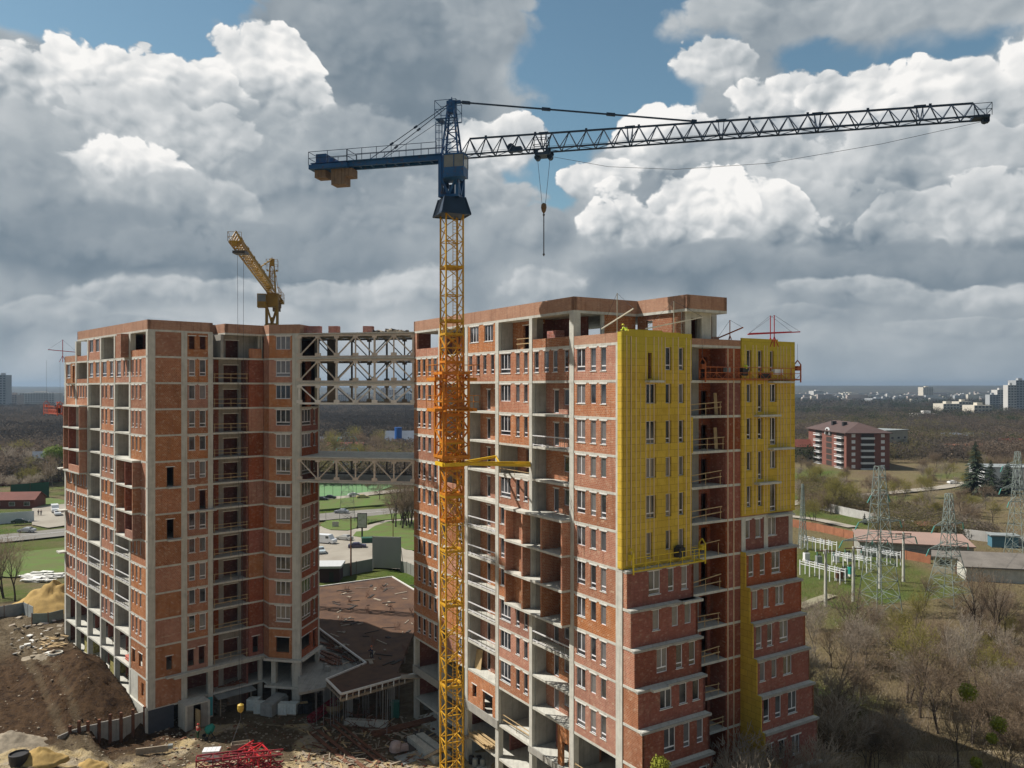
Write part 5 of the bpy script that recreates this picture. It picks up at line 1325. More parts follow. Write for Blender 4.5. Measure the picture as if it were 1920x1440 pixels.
# ================= people =================
def skin_obj(name, joints, edges, rad, mat, parent, sub=2):
    me = bpy.data.meshes.new(name); me.from_pydata(joints, edges, []); me.materials.append(mat)
    o = bpy.data.objects.new(name, me); COL.objects.link(o); o.parent = parent
    md = o.modifiers.new('skin', 'SKIN'); md.use_smooth_shade = True
    for v, r_ in zip(me.skin_vertices[0].data, rad): v.radius = (r_, r_) if not isinstance(r_, tuple) else r_
    me.skin_vertices[0].data[0].use_root = True
    s_ = o.modifiers.new('sub', 'SUBSURF'); s_.levels = s_.render_levels = sub
    return o
def person(label, loc, rz, jacket, trousers, helmet, bend=0.0, arm=.4, sc=1.0, group=None):
    r = thing('person', label, 'person', loc, rz, group)
    b = bend
    def up(x, y, z):   # torso bends forward (+y) about the hips
        zz = z-.95; return (x, y+zz*sin(b), .95+zz*cos(b))
    J = [(0, 0, .95), up(0, 0, 1.15), up(0, 0, 1.38), up(0, .01, 1.50), up(0, .02, 1.60), up(0, .03, 1.70),
         (-.10, 0, .90), (-.12, .04, .50), (-.12, 0, .08), (-.12, .14, .04), (.10, 0, .90), (.12, -.05, .50), (.12, -.12, .08), (.12, .02, .04),
         up(-.19, 0, 1.42), up(-.26, .05+arm*.3, 1.15), up(-.24, .15+arm*.8, 1.0+arm*.3), up(-.23, .2+arm, .97+arm*.3), up(.19, 0, 1.42), up(.26, .05+arm*.2, 1.15), up(.25, .12+arm*.6, .98+arm*.2), up(.24, .17+arm*.8, .94+arm*.2)]
    Eg = [(0,1),(1,2),(2,3),(3,4),(4,5),(0,6),(6,7),(7,8),(8,9),(0,10),(10,11),(11,12),(12,13),(2,14),(14,15),(15,16),(16,17),(2,18),(18,19),(19,20),(20,21)]
    rd = [(.15,.11),(.14,.10),(.16,.10),.055,.085,.085,.09,.065,.045,.04,.09,.065,.045,.04,.06,.045,.035,.035,.06,.045,.035,.035]
    skin_obj('body', J, Eg, rd, SKIN, r)
    ji = [1, 2, 14, 15, 16, 18, 19, 20, 0]; mp = {a: i for i, a in enumerate(ji)}
    skin_obj('jacket', [J[i] for i in ji], [(mp[0], mp[1]), (mp[1], mp[2])]+[(mp[a], mp[b_]) for a, b_ in ((2,14),(14,15),(15,16),(2,18),(18,19),(19,20))], [(.16,.125),(.18,.13),.075,.06,.05,.075,.06,.05,(.16,.13)], jacket, r)
    ti = [0, 6, 7, 8, 10, 11, 12]; mp = {a: i for i, a in enumerate(ti)}
    skin_obj('trousers', [J[i] for i in ti], [(mp[0], mp[6]), (mp[6], mp[7]), (mp[7], mp[8]), (mp[0], mp[10]), (mp[10], mp[11]), (mp[11], mp[12])], [(.16,.12),.105,.08,.065,.105,.08,.065], trousers, r)
    h = MB(); c = Vector(J[5]); h.lathe([(.13, -.02), (.125, .03), (.10, .09), (.05, .125), (.01, .135)], c, 12); h.lathe([(.16, -.02), (.15, -.005), (.1, .0)], c+Vector((0, .03, 0)), 12)
    h.build('helmet', helmet, r, smooth=True); r.scale = (sc,)*3
    return r
JEANS = simple('dark_trousers', (.03, .035, .05), .8); NAVY = simple('navy_cloth', (.03, .04, .09), .8); GREENC = simple('dark_green_trousers', (.03, .07, .03), .8)
REDC = simple('red_work_jacket', (.52, .05, .05), .8); WHC = simple('white_helmet', (.8, .8, .8), .3); ORC = simple('orange_helmet', (.7, .15, .03), .3)
pp = BW(1176, -1.0, 38.57)
person('worker in hi-vis yellow bending on the terrace behind the yellow insulation', tuple(pp+Vector((0, 0, .0))), .6, HIVIS, JEANS, simple('yellow_helmet', (.8, .75, .05), .3), bend=.75, sc=1.0)
pp = WG(371, 1386); person('worker in red jacket and dark green trousers beside the green mixer', tuple(pp), -.4, REDC, GREENC, REDC, arm=.1)
for i, (x, h_, lb_) in enumerate(((.55, ORC, 'worker in orange helmet at the near end of the red platform'), (1.7, simple('red_helmet', (.6, .04, .03), .3), 'worker in red helmet at the outer end of the red platform'))):
    c = Matrix.Rotation(pl3.rotation_euler.z, 4, 'Z') @ Vector((x, .35, 0)); person(lb_, tuple(pl3.location+c), 2.0+i, NAVY, JEANS, h_, arm=.6)

# ================= things on the building site =================
def tag1(mb, name, mats, label, cat, loc=(0,0,0), rz=0.0, group=None): return tag(mb.build(name, mats, None, loc, rz), label, cat, group)
def V3(p): return tuple(p)
# block pallets in a row
for px, py, w, d, h, lab in ((476, 1331, 1.5, 1.2, 1.5, 'pale wrapped block pallet at the left end of the row by the shed'), (488, 1337, 1.3, 1.2, 1.4, 'pale block pallet second from the left, just in front of its neighbour'),
                          (532, 1339, 1.15, 1.1, 1.45, 'greenish white block pallet between the grey tarpaulin and its twin'), (550, 1338, 1.25, 1.1, 1.4, 'greenish white block pallet beside the black drums')):
    p = WG(px, py); r = thing('block_pallet', lab, 'pallet', V3(p), -.15+rnd(-.1, .1), 'wrapped block pallets in the courtyard')
    m = MB()
    for i in range(3): m.box(-w/2, w/2, -d/2+i*d*.4, -d/2+i*d*.4+.12, 0, .12)
    m.build('timber_pallet', WOODG, r); m = MB()
    for j in range(7):
        for i in range(3): m.box(-w/2+i*w/3+.01, -w/2+(i+1)*w/3-.02, -d/2, d/2, .13+j*(h/7.6), .13+(j+1)*(h/7.6)-.02)
    m.build('block_stack', PALLETW, r)
p = WG(512, 1338); m = MB(); m.obox((0, .6, .8), (1.7, 3.4, 1.5), -.35, 0); m.obox((.1, .9, 1.6), (1.5, 2.6, .3), -.3, 0, 0, (.05, .05)); tag1(m, 'covered_stack', simple('grey_tarpaulin', (.34, .35, .34), .7, var=.35, scale=1, bump=.5), 'long stack under a grey tarpaulin between the block pallets', 'covered stack', V3(p))
p = WG(569, 1336); m = MB()
for x, y in ((-.5, 0), (.5, .1), (0, .7)): m.lathe([(.55, 0), (.6, .1), (.55, .5), (.6, .6), (.55, 1.1), (.5, 1.15)], (x, y, 0), 14)
m.obox((0, .2, 1.2), (.9, .6, .08), .3, 1); tag1(m, 'cable_drums', [BLACK, WOOD], 'black drums with a small board on top at the right end of the pallets', 'drums', V3(p))
def lattice_section(name, label, px, py, rz, L, mat, w=1.3, z=0.0, tilt=0.0, group=None):
    p = WG(px, py, z); m = MB()
    M = Matrix.Rotation(tilt, 4, 'Y'); P = lambda x, y, zz: M @ Vector((x, y, zz))
    cs = [(-w/2, 0), (w/2, 0), (w/2, w), (-w/2, w)]
    for y, zz in cs: m.bar(P(0, y, zz+.08), P(L, y, zz+.08), .13)
    n = int(L/w)
    for i in range(n):
        a, b = L*i/n, L*(i+1)/n
        for j in range(4):
            q, t_ = cs[j], cs[(j+1)%4]; m.bar(P(a, q[0], q[1]+.08), P(b, t_[0], t_[1]+.08), .08); m.bar(P(a, q[0], q[1]+.08), P(a, t_[0], t_[1]+.08), .08)
    return tag1(m, name, mat, label, 'crane section', V3(p), rz, group)
g = 'red crane sections lying at the bottom edge'
lattice_section('lattice_section', 'dark red crane section lying lowest at the bottom edge left of centre', 368, 1447, .30, 5.0, REDD, group=g)
lattice_section('lattice_section', 'crimson crane section crossing the bottom edge beneath the other red ones', 418, 1445, .22, 6.2, REDD, group=g)
lattice_section('lattice_section', 'bright red crane section with a square red end, nearest the hanging trough', 455, 1432, 1.2, 2.6, RED, group=g)
lattice_section('lattice_section', 'bright red crane section at the right end of the red pile', 497, 1440, 2.2, 2.8, RED, group=g)
lattice_section('lattice_section', 'dark red steel section leaning beside the black drums', 582, 1356, .95, 4.5, REDD, w=.7, tilt=-.25)
p = WG(397, 1425); m = MB()
for i in range(4):
    for j in range(3): m.obox((i*.46-.7, 0, .25+j*.38), (.43, 1.2, .35), 0, 0)
tag1(m, 'bag_pallet', WHITEP, 'pallet of bright white bags in the sun above the dark red crane section', 'pallet', V3(p), .15)
# mixer
p = WG(393, 1384); r = thing('concrete_mixer', 'green drum concrete mixer beside the worker in red', 'mixer', V3(p), .6)
m = MB(); Mx = Matrix.Rotation(R(50), 3, 'Y'); m.lathe([(.15, -.55), (.42, -.45), (.55, -.1), (.52, .15), (.28, .6), (.24, .62)], (0, 0, 1.05), 16, M=Mx); m.build('drum', GREEN, r, smooth=True)
m = MB(); m.bar((-.5, -.5, 0), (0, -.55, 1.0), .07); m.bar((.5, -.5, 0), (0, -.55, 1.0), .07); m.bar((-.5, .5, 0), (0, .55, 1.0), .07); m.bar((.5, .5, 0), (0, .55, 1.0), .07); m.bar((-.5, -.5, .1), (-.5, .5, .1), .07); m.bar((.5, -.5, .1), (.5, .5, .1), .07); m.build('stand', BLACK, r)
m = MB()
for y in (-.55, .55): m.tube((-.5, y-.05, .22), (-.5, y+.05, .22), .22, n=12)
m.build('wheel', BLACK, r)
# shed, booth, door panel
p = WG(436, 1330); r = thing('canopy_shed', 'small timber shed with a sloping sheet canopy against the left tower', 'shed', V3(p), C.rz)
m = MB()
for x in (-2, 2):
    for y in (-1, 1.6): m.bar((x, y, 0), (x, y, 2.3+(.3 if y > 0 else 0)), .12)
m.build('post', WOODG, r); m = MB(); m.obox((0, .2, 2.55), (5.0, 3.6, .08), 0, 0, 0, (.12, 0)); m.build('canopy', SHEET, r)
m = MB()
for i in range(14): m.obox((rnd(-1, 1.8), rnd(.2, 1.4), 2.85+rnd(0, .25)), (rnd(.8, 1.8), .1, .1), rnd(-.4, .4))
m.build('stored_bars', RUST, r); m = MB(); m.box(-2, 2, 1.5, 1.6, 0, 2.4); m.box(-2.05, -1.95, -1, 1.5, 0, 1.1); m.build('back_boards', WOODG, r)
p = C.world(3.5, .1, -6.35); r = thing('entrance_booth', 'grey concrete entrance box with a pale timber door standing open', 'entrance', V3(p), C.rz)
m = MB(); m.box(0, .25, -2.3, 0, 0, 2.9); m.box(0, 3.0, -2.3, 0, 2.9, 3.05); m.box(2.75, 3.0, -2.3, 0, 0, 2.9); m.build('booth_walls', CONC, r)
m = MB(); m.box(.25, 1.0, -2.25, -2.15, 0, 2.9); m.box(1.9, 2.75, -2.25, -2.15, 0, 2.9); m.build('booth_front', CONCD, r)
m = MB(); m.obox((1.35, -2.7, 1.25), (.07, 1.0, 2.4), .15); m.obox((1.30, -2.7, 1.9), (.09, .9, .12), .15); m.obox((1.30, -2.7, .6), (.09, .9, .12), .15); m.build('door', WOOD, r)
p = C.world(6.6, .5, -6.3); m = MB(); m.box(0, 1.0, -.05, .05, .3, 2.6); m.box(.35, .65, -.06, -.05, 1.6, 1.9, 1); tag1(m, 'panel', [simple('turquoise_panel', (.08, .40, .45), .6), RED], 'turquoise door panel leaning beside the entrance box', 'panel', V3(p), C.rz)
p = C.world(8.6, -1.5, -6.3); m = MB()
for i in range(14): m.obox((rnd(-.9, .9), rnd(-.5, .5), .15+i*.09), (rnd(1.2, 2), rnd(.5, 1.2), .08), rnd(-.2, .2))
tag1(m, 'board_stack', WOODG, 'grey stack of boards in the dark ground storey behind the turquoise panel', 'board stack', V3(p))
# sheet pile wall between the soil and the courtyard
r = thing('sheet_pile_wall', 'retaining wall of rusty piles and concrete boards below the soil heap', 'retaining wall', (-45, 95, 0))
pts = [Vector((-43.6, 96.9)), Vector((-45.4, 94.8)), Vector((-48.3, 93.0)), Vector((-49.6, 91.6)), Vector((-50.2, 90.2))]
m = MB(); q = MB()
for a, b in zip(pts, pts[1:]):
    d = (b-a); n = max(1, int(d.length/.95))
    for i in range(n):
        c = a+d*(i/n); e = a+d*((i+1)/n); t_ = -3.75+rnd(-.15, .1)
        m.prism([(c.x+45, c.y-95), (e.x+45, e.y-95), (e.x+45-.1, e.y-95+.1), (c.x+45-.1, c.y-95+.1)], -6.8, t_, 0, rnd(0, 1))
        q.box(c.x+45-.13, c.x+45+.13, c.y-95-.2, c.y-95+.1, -6.8, -3.3+rnd(0, .4))
m.build('lagging_boards', CONCD, r); q.build('pile', RUST, r)
m = MB(); p = WG(262, 1412); m.obox((1.4, 0, .35), (3.4, .18, .7), .3, 0); m.obox((3.2, .6, .5), (.5, .5, .4), .3, 1); tag1(m, 'timber_form', [WOODG, SHEET], 'long timber form lying on edge below the sheet pile wall', 'timber', V3(p))
# left side: sand heap, fence, container wall, ring, tub
def heap(name, label, px, py, rx, ry, h, mat, n=22, seed=0):
    p = WG(px, py); me = bpy.data.meshes.new(name); bm = bmesh.new(); vs = []
    rng = random.Random(seed); 
    for i in range(n+1):
        row = []
        for j in range(28):
            a = 2*pi*j/28; f = i/n; k = 1+.18*mnoise.noise(Vector((cos(a)*1.5, sin(a)*1.5, seed)))
            x, y = rx*f*cos(a)*k, ry*f*sin(a)*k; z = h*(1-f)**1.1*(1+.25*mnoise.noise(Vector((x*.8, y*.8, seed+3))))+.12*mnoise.noise(Vector((x*2.5, y*2.5, seed)))-(.3 if i == n else 0)
            row.append(bm.verts.new((x, y, z)))
        vs.append(row)
    for i in range(n):
        for j in range(28):
            f = (vs[i][j], vs[i+1][j], vs[i+1][(j+1)%28], vs[i][(j+1)%28])
            try: bm.faces.new(f).smooth = True
            except ValueError: pass
    bm.to_mesh(me); bm.free(); me.materials.append(mat); o = link(name, me, None, V3(p)); return tag(o, label, 'heap', None)
SAND = simple('yellow_sand', (.46, .31, .11), .95, var=.35, scale=.8, bump=.6); SOILM = simple('dark_soil', (.07, .042, .023), .95, var=.4, scale=1.0, bump=.8); RUB = simple('rubble_dust', (.33, .28, .21), .95, var=.45, scale=1.5, bump=.9)
heap('sand_heap', 'tall yellow sand heap behind the left edge of the left tower', 100, 1143, 8.5, 5.0, 5.2, SAND, seed=1)
heap('sand_heap', 'small yellow sand mound at the lower left beside the black water tub', 75, 1428, 2.6, 1.6, 1.3, SAND, seed=2)
heap('sand_heap', 'second small yellow mound right of the dirt track at the bottom', 168, 1438, 2.0, 1.3, .9, SAND, seed=5)
heap('rubble_heap', 'broad heap of pale rubble at the left bottom corner', 22, 1395, 4.5, 2.4, 1.6, RUB, seed=3)
heap('rubble_heap', 'pale rubble patch high on the dirt beside the ring', 80, 1235, 4.0, 2.0, .8, RUB, seed=4)
m = MB(); p = WG(35, 1434); m.lathe([(.75, 0), (.85, .5), (.9, 1.1), (.82, 1.12), (.78, .95), (.0, .93)], (0, 0, 0), 20); tag1(m, 'water_tub', BLACK, 'round black tub of water at the bottom left corner', 'tub', V3(p))
m = MB(); p = WG(104, 1222); m.lathe([(.95, 0), (.95, .5), (.8, .52), (.8, .1)], (0, 0, 0), 20); tag1(m, 'concrete_ring', CONC, 'concrete well ring lying on the dirt behind the soil heap', 'ring', V3(p))
def fence(name, label, pts, h, mat, pw=2.2, post=RUST, cat='fence', wavy=False, gap=0.0):
    pts = [Vector(p) for p in pts]; r = thing(name, label, cat, V3(pts[0])); m = MB(); q = MB(); o = pts[0]
    for a, b in zip(pts, pts[1:]):
        d = b-a; n = max(1, int(d.length/pw)); u = Vector((d.x, d.y, 0)).normalized(); w_ = Vector((-u.y, u.x, 0))*.04
        for i in range(n):
            c = a+d*(i/n)-o; e = a+d*((i+1)/n-gap)-o; hh = h*(1+(rnd(-.04, .04) if wavy else 0))
            m.add([c-w_-Vector((0,0,.3)), e-w_-Vector((0,0,.3)), e+w_-Vector((0,0,.3)), c+w_-Vector((0,0,.3)), c-w_+Vector((0,0,hh)), e-w_+Vector((0,0,hh)), e+w_+Vector((0,0,hh)), c+w_+Vector((0,0,hh))],
                  [(0,3,2,1),(4,5,6,7),(0,1,5,4),(1,2,6,5),(2,3,7,6),(3,0,4,7)], 0, random.random())
            q.bar(c-Vector((0,0,.2)), c+Vector((0,0,h+.12)), .12)
    m.build('fence_panel', mat, r); q.build('post', post, r); return r
fence('sheet_fence', 'weathered corrugated sheet fence at the left edge by the sand', [WG(-30, 1165), WG(44, 1152), WG(62, 1160)], 2.0, SHEET)
fence('board_fence', 'pale green board wall holding back the tall sand heap', [WG(60, 1170), WG(90, 1169), WG(119, 1162)], 1.6, simple('pale_green_boards', (.22, .30, .27), .8, var=.3), pw=3)
m = MB()
for i in range(40):
    p = WG(rnd(45, 108), rnd(1075, 1092)); m.obox(p+Vector((0, 0, rnd(.05, .5))), (rnd(1.5, 3.5), rnd(.4, 1.2), .12), rnd(-.3, .3), 0, 0, (rnd(-.15, .15), rnd(-.1, .1)))
tag1(m, 'slab_pile', CONCL, 'pile of broken pale slabs on the grass above the sand heap', 'slab pile')
m = MB()
for i in range(26):
    p = WG(rnd(82, 122), rnd(1196, 1222)); m.obox(p+Vector((0, 0, rnd(.05, .3))), (rnd(1.2, 2.6), .2, .08), rnd(-.8, .9), 0, 0, (rnd(-.1, .1), rnd(-.1, .1)))
tag1(m, 'plank_pile', WOOD, 'loose light planks on the dirt beside the left tower base', 'plank pile')
for s_, lab in ((dcs[5][0]-1.9, 'yellow insulation bales in the ground storey second bay from the far left'), (dcs[3][0]-1.8, 'smaller stack of yellow insulation bales deep in the ground storey')):
    r = MB(); 
    for j in range(6):
        for i in range(3): r.obox(D.world(s_+.0, -1.2-i*.9, -3.3+j*.42), (1.9, .85, .38), D.rz+rnd(-.05, .05), 0)
    tag1(r, 'insulation_bales', simple('insulation_bale_wrap', (.42, .38, .14), .6, var=.3, scale=2), lab, 'insulation')
r = MB()
for i in range(5): a = D.world(dcs[1][1]+.9, -.6-.3*(i%3), .18+(.32 if i > 2 else 0)); b = D.world(dcs[1][1]+3.0, -.6-.3*(i%3), .18+(.32 if i > 2 else 0)); r.tube(a, b, .16, n=10)
tag1(r, 'pipe_rolls', simple('red_roll_wrap', (.48, .12, .08), .6), 'red rolls stacked on the first open floor of the left tower', 'rolls')
# ---- debris of the courtyard, each kind one countless mass
def scatter(name, mat, n, box, size, label=None, cat=None, tilt=.25, zoff=.05, kind='stuff', long=False):
    m = MB()
    for i in range(n):
        p = WG(rnd(box[0], box[1]), rnd(box[2], box[3])); s_ = rnd(size[0], size[1])
        dim = (s_, s_*rnd(.06, .12), .05) if long else (s_, s_*rnd(.4, 1), s_*rnd(.1, .5))
        m.obox(p+Vector((0, 0, zoff)), dim, rnd(0, 3.14), random.randint(0, len(mat)-1) if isinstance(mat, list) else 0, 0, (rnd(-tilt, tilt), rnd(-tilt, tilt)))
    o = m.build(name, mat); o['kind'] = kind; return o
scatter('debris', [WOODG, RUB, RUST], 1300, (300, 850, 1345, 1460), (.08, .34))
scatter('debris', [RUB, WOODG, SOILM], 420, (-20, 330, 1190, 1450), (.06, .26))
scatter('debris', [WOODG, WOODG, RUST, WOOD], 300, (560, 850, 1345, 1450), (.8, 2.4), long=True)
scatter('debris', [CONCL, RUB, WOODG], 90, (20, 118, 1160, 1230), (.2, .9))
# larger courtyard things
def beam_thing(name, label, cat, pxa, pya, pxb, pyb, w, h, mat, z=0.0, n=1, gap=.3):
    a, b = WG(pxa, pya), WG(pxb, pyb); d = b-a; m = MB(); L = Vector((d.x, d.y)).length; rz = atan2(d.y, d.x)
    for i in range(n): m.obox((L/2, i*(w+gap), h/2+z), (L, w, h), 0, 0, 0, (0, -atan2(d.z, L)))
    return tag1(m, name, mat, label, cat, V3(a), rz)
beam_thing('concrete_beam', 'long pale concrete beam lying in front of the shored podium edge', 'beam', 648, 1357, 727, 1363, .8, .7, CONC)
beam_thing('steel_track', 'pair of rusty steel strips running from the shade into the sun', 'steel strips', 582, 1374, 668, 1446, .45, .08, RUST, n=2, gap=.5)
beam_thing('steel_track', 'second pair of rusty strips right of the first, shorter', 'steel strips', 612, 1352, 712, 1432, .35, .07, RUST, n=2, gap=.4)
beam_thing('steel_girder', 'curved bundle of rust-red bars in front of the right tower base', 'steel bars', 700, 1382, 818, 1352, .22, .25, RUST, n=4, gap=.12)
beam_thing('steel_sheets', 'bluish grey metal sheets lying by the foot of the crane', 'metal sheets', 748, 1428, 800, 1412, 2.2, .12, SHEET, n=1)
beam_thing('block_row', 'row of pale grey concrete blocks stepping towards the crane foot', 'blocks', 770, 1392, 822, 1432, .9, .8, CONC, n=2, gap=.25)
for i, (px, py) in enumerate(((765, 1385), (782, 1372), (750, 1398))):
    beam_thing('form_panel', ('dark formwork panel nearest the crane mast', 'dark formwork panel behind the others under the tower', 'dark formwork panel closest to the metal sheets')[i], 'formwork', px, py, px+28, py+10, 1.6, .15, simple('dark_form_ply%d' % i, (.07, .06, .055), .7))
p = WG(741, 1346); m = MB(); m.box(-.5, .5, -.4, .4, 0, 2.0); m.box(-.53, .53, -.43, -.4, 1.9, 2.0); m.box(-.03, .03, -.42, -.4, .1, 1.85); tag1(m, 'site_cabinet', simple('dark_green_cabinet', (.02, .13, .10), .5), 'dark green cabinet standing under the podium edge', 'cabinet', V3(p))
p = WG(626, 1342); m = MB(); m.lathe([(.55, 0), (1.15, .7), (1.2, 1.3), (1.1, 1.3), (.4, .6)], (0, 0, .3), 18, 0)
for a in range(4): m.bar((cos(a*pi/2+.7)*.9, sin(a*pi/2+.7)*.9, 0), (cos(a*pi/2+.7)*1.0, sin(a*pi/2+.7)*1.0, 1.0), .09, 1)
tag1(m, 'concrete_bucket', [simple('ochre_bucket', (.30, .22, .12), .7, var=.4), RUST], 'round ochre concrete bucket below the podium corner', 'bucket', V3(p))
p = WG(742, 1408); m = MB(); m.lathe([(.7, 0), (.75, .5), (.6, .95), (.3, 1.1)], (0, 0, 0), 9); m.obox((.9, .1, .35), (.9, .7, .6), .4); tag1(m, 'rubble_sack', simple('pinkish_bag', (.42, .34, .33), .8, var=.4, bump=.6), 'pinkish grey rubble sacks beside the rusty girders', 'sacks', V3(p))
m = MB()
for i in range(60):
    a = WG(rnd(650, 735), rnd(1340, 1372)); m.tube(a+Vector((0, 0, rnd(0, .6))), a+Vector((rnd(-1.5, 1.5), rnd(-1, 1), rnd(.1, 1.5))), .04, n=4)
tag1(m, 'prop_pile', RUST, 'tangle of rusty props around the pale concrete beam', 'props')
# timber on the lowest floor of the right tower, plywood board, ramp
m = MB(); s0, s1 = acs[4][0]-.4, acs[3][1]+.6
for i in range(46): a = rnd(0, .9); m.obox(A.world((s0+s1)/2+rnd(-.3, .3), .45-a*1.6, -3.42+rnd(.03, .75-a*.2)), (rnd(3.2, 4.6), .14, .07), A.rz+rnd(-.05, .05), 0)
tag1(m, 'timber_stack', WOOD, 'stack of pale sawn timber on the lowest floor of the right tower', 'timber')
m = MB(); m.obox(A.world(A.s_(897, -.9), -.95, ZL(1)+1.0), (1.0, .05, 2.1), A.rz+.2, 0, 0, (.25, .1)); tag1(m, 'plywood_board', WOOD, 'bare plywood board leaning in the balcony behind the crane', 'board')
a, b = A.world(A.s_(880), .2, -3.4), A.world(A.s_(880)+2.8, 3.4, -5.9); m = MB(); m.bar(a, b, .1); d = (b-a); n_ = 5
for i in range(5): m.bar(a+Vector((.28*i-.6, .2*i-.5, 0)), b+Vector((.28*i-.6, .2*i-.5, 0)), .27)
tag1(m, 'plank_ramp', WOODG, 'grey plank ramp leading up to the lowest floor behind the crane mast', 'ramp')
a = W(758, 1263, -.9); m = MB(); m.obox((a.x+2.0, a.y-.8, -.95), (4.6, 1.3, .14), .12, 0); m.obox((a.x+2.0, a.y-.8, -1.1), (4.4, .12, .2), .12, 1); tag1(m, 'gangway', [WOODG, RUST], 'plank gangway from the podium roof to the right tower', 'gangway')
m = MB()
for i in range(4): q = WG(884+i*7, 1432+(i%2)*6); m.lathe([(.3, 0), (.32, .4), (.28, .85), (.1, .9)], tuple(q), 10, i % 2)
tag1(m, 'drums', [BLACK, SHEET], 'small dark drums and cans on the sand right of the crane foot', 'drums')
p = W(593+.0*1, 1242, -1.2); person('worker in dark clothes walking on the podium roof', V3(W(697, 1236, -1.2)), 1.0, NAVY, JEANS, ORC)

# ================= roads, grass islands and cars beyond the site =================
def flat(name, pts, dz, mat, kind='structure', thick=0.0):
    """ground sheet from photograph pixels, laid on the ground"""
    P = [WG(px, py, dz) for px, py in pts]; m = MB(); z = max(p.z for p in P)
    if thick: m.prism([(p.x, p.y) for p in P], z-.4, z+thick)
    else: m.add([(p.x, p.y, z) for p in P], [tuple(range(len(P)))])
    o = m.build(name, mat); o['kind'] = kind; return o
ASPH = simple('worn_asphalt', (.23, .215, .195), .9, var=.25, scale=.12, col2=(.16, .15, .135), bump=.2)
PAVE = simple('dusty_pavement', (.34, .31, .26), .9, var=.25, scale=.15, col2=(.25, .22, .18))
GRASS = simple('mown_grass', (.085, .150, .022), .95, var=.4, scale=.25, col2=(.105, .105, .035), bump=.4)
KERB = simple('kerb_stone', (.42, .38, .30), .9, var=.3)
FIELD = simple('sports_turf', (.10, .22, .085), .9, var=.2, scale=.2, col2=(.135, .235, .11))
def strip(name, pts, w, dz, mat, kind='structure'):
    P = [WG(px, py, dz) for px, py in pts]; m = MB()
    L_, R_ = [], []
    for i, p in enumerate(P):
        a = P[max(0, i-1)]; b = P[min(len(P)-1, i+1)]; d = Vector((b.x-a.x, b.y-a.y, 0)).normalized(); n = Vector((-d.y, d.x, 0))*(w/2)
        L_.append(p+n); R_.append(p-n)
    for i in range(len(P)-1): m.add([R_[i], R_[i+1], L_[i+1], L_[i]], [(0, 1, 2, 3)])
    o = m.build(name, mat); o['kind'] = kind; return o
flat('pavement', [(560, 1000), (620, 985), (700, 1000), (740, 1020), (800, 1050), (800, 1075), (700, 1068), (640, 1078), (560, 1085)], .35, PAVE)
strip('road', [(-80, 1018), (0, 1013), (120, 1000), (350, 985), (600, 972), (700, 963), (790, 957), (900, 950)], 13, .45, ASPH)
strip('road_marking', [(-80, 1017.5), (0, 1012.5), (120, 999.5), (350, 984.5), (600, 971.5), (700, 962.5), (790, 956.5)], .25, .47, WHITEP)
strip('path', [(668, 1003), (700, 990), (735, 980), (790, 975)], 5.5, .42, PAVE)
strip('path', [(700, 996), (745, 992), (800, 992)], 3, .41, PAVE)
flat('grass_island', [(601, 987), (612, 981), (640, 978), (668, 976), (671, 985), (668, 994), (652, 998), (620, 997), (605, 992)], .40, GRASS, thick=.14)
flat('grass_island', [(703, 990), (730, 981), (790, 978), (790, 1037), (760, 1034), (735, 1020), (700, 1015), (662, 1008), (668, 1000), (690, 998)], .40, GRASS, thick=.12)
flat('grass_island', [(590, 942), (640, 938), (700, 932), (790, 930), (790, 944), (700, 950), (640, 956), (590, 960)], .40, GRASS, thick=.10)
flat('grass_island', [(672, 974), (700, 970), (770, 963), (770, 974), (720, 978), (690, 983)], .40, GRASS, thick=.10)
flat('verge', [(-40, 1045), (118, 1028), (150, 1030), (150, 1075), (20, 1085), (-40, 1080)], .2, GRASS)
flat('verge', [(30, 942), (95, 935), (130, 940), (130, 945), (60, 953)], .2, GRASS)
flat('pavement', [(60, 955), (95, 944), (140, 946), (140, 985), (90, 992), (60, 985)], .22, PAVE)
flat('sports_field', [(560, 905), (700, 900), (775, 902), (700, 925), (640, 932), (560, 933)], .30, FIELD)
strip('parking_road', [(540, 940), (620, 936), (700, 926), (790, 918)], 8, .38, PAVE)
strip('road', [(1470, 948), (1520, 940), (1600, 932), (1660, 926), (1760, 916), (1840, 902), (1960, 888)], 6, .35, PAVE)
strip('road', [(1470, 968), (1530, 975), (1600, 990)], 4, .30, PAVE)
strip('path', [(1498, 1142), (1530, 1128), (1560, 1118)], 2.2, .33, simple('dry_path', (.26, .24, .16), .95))

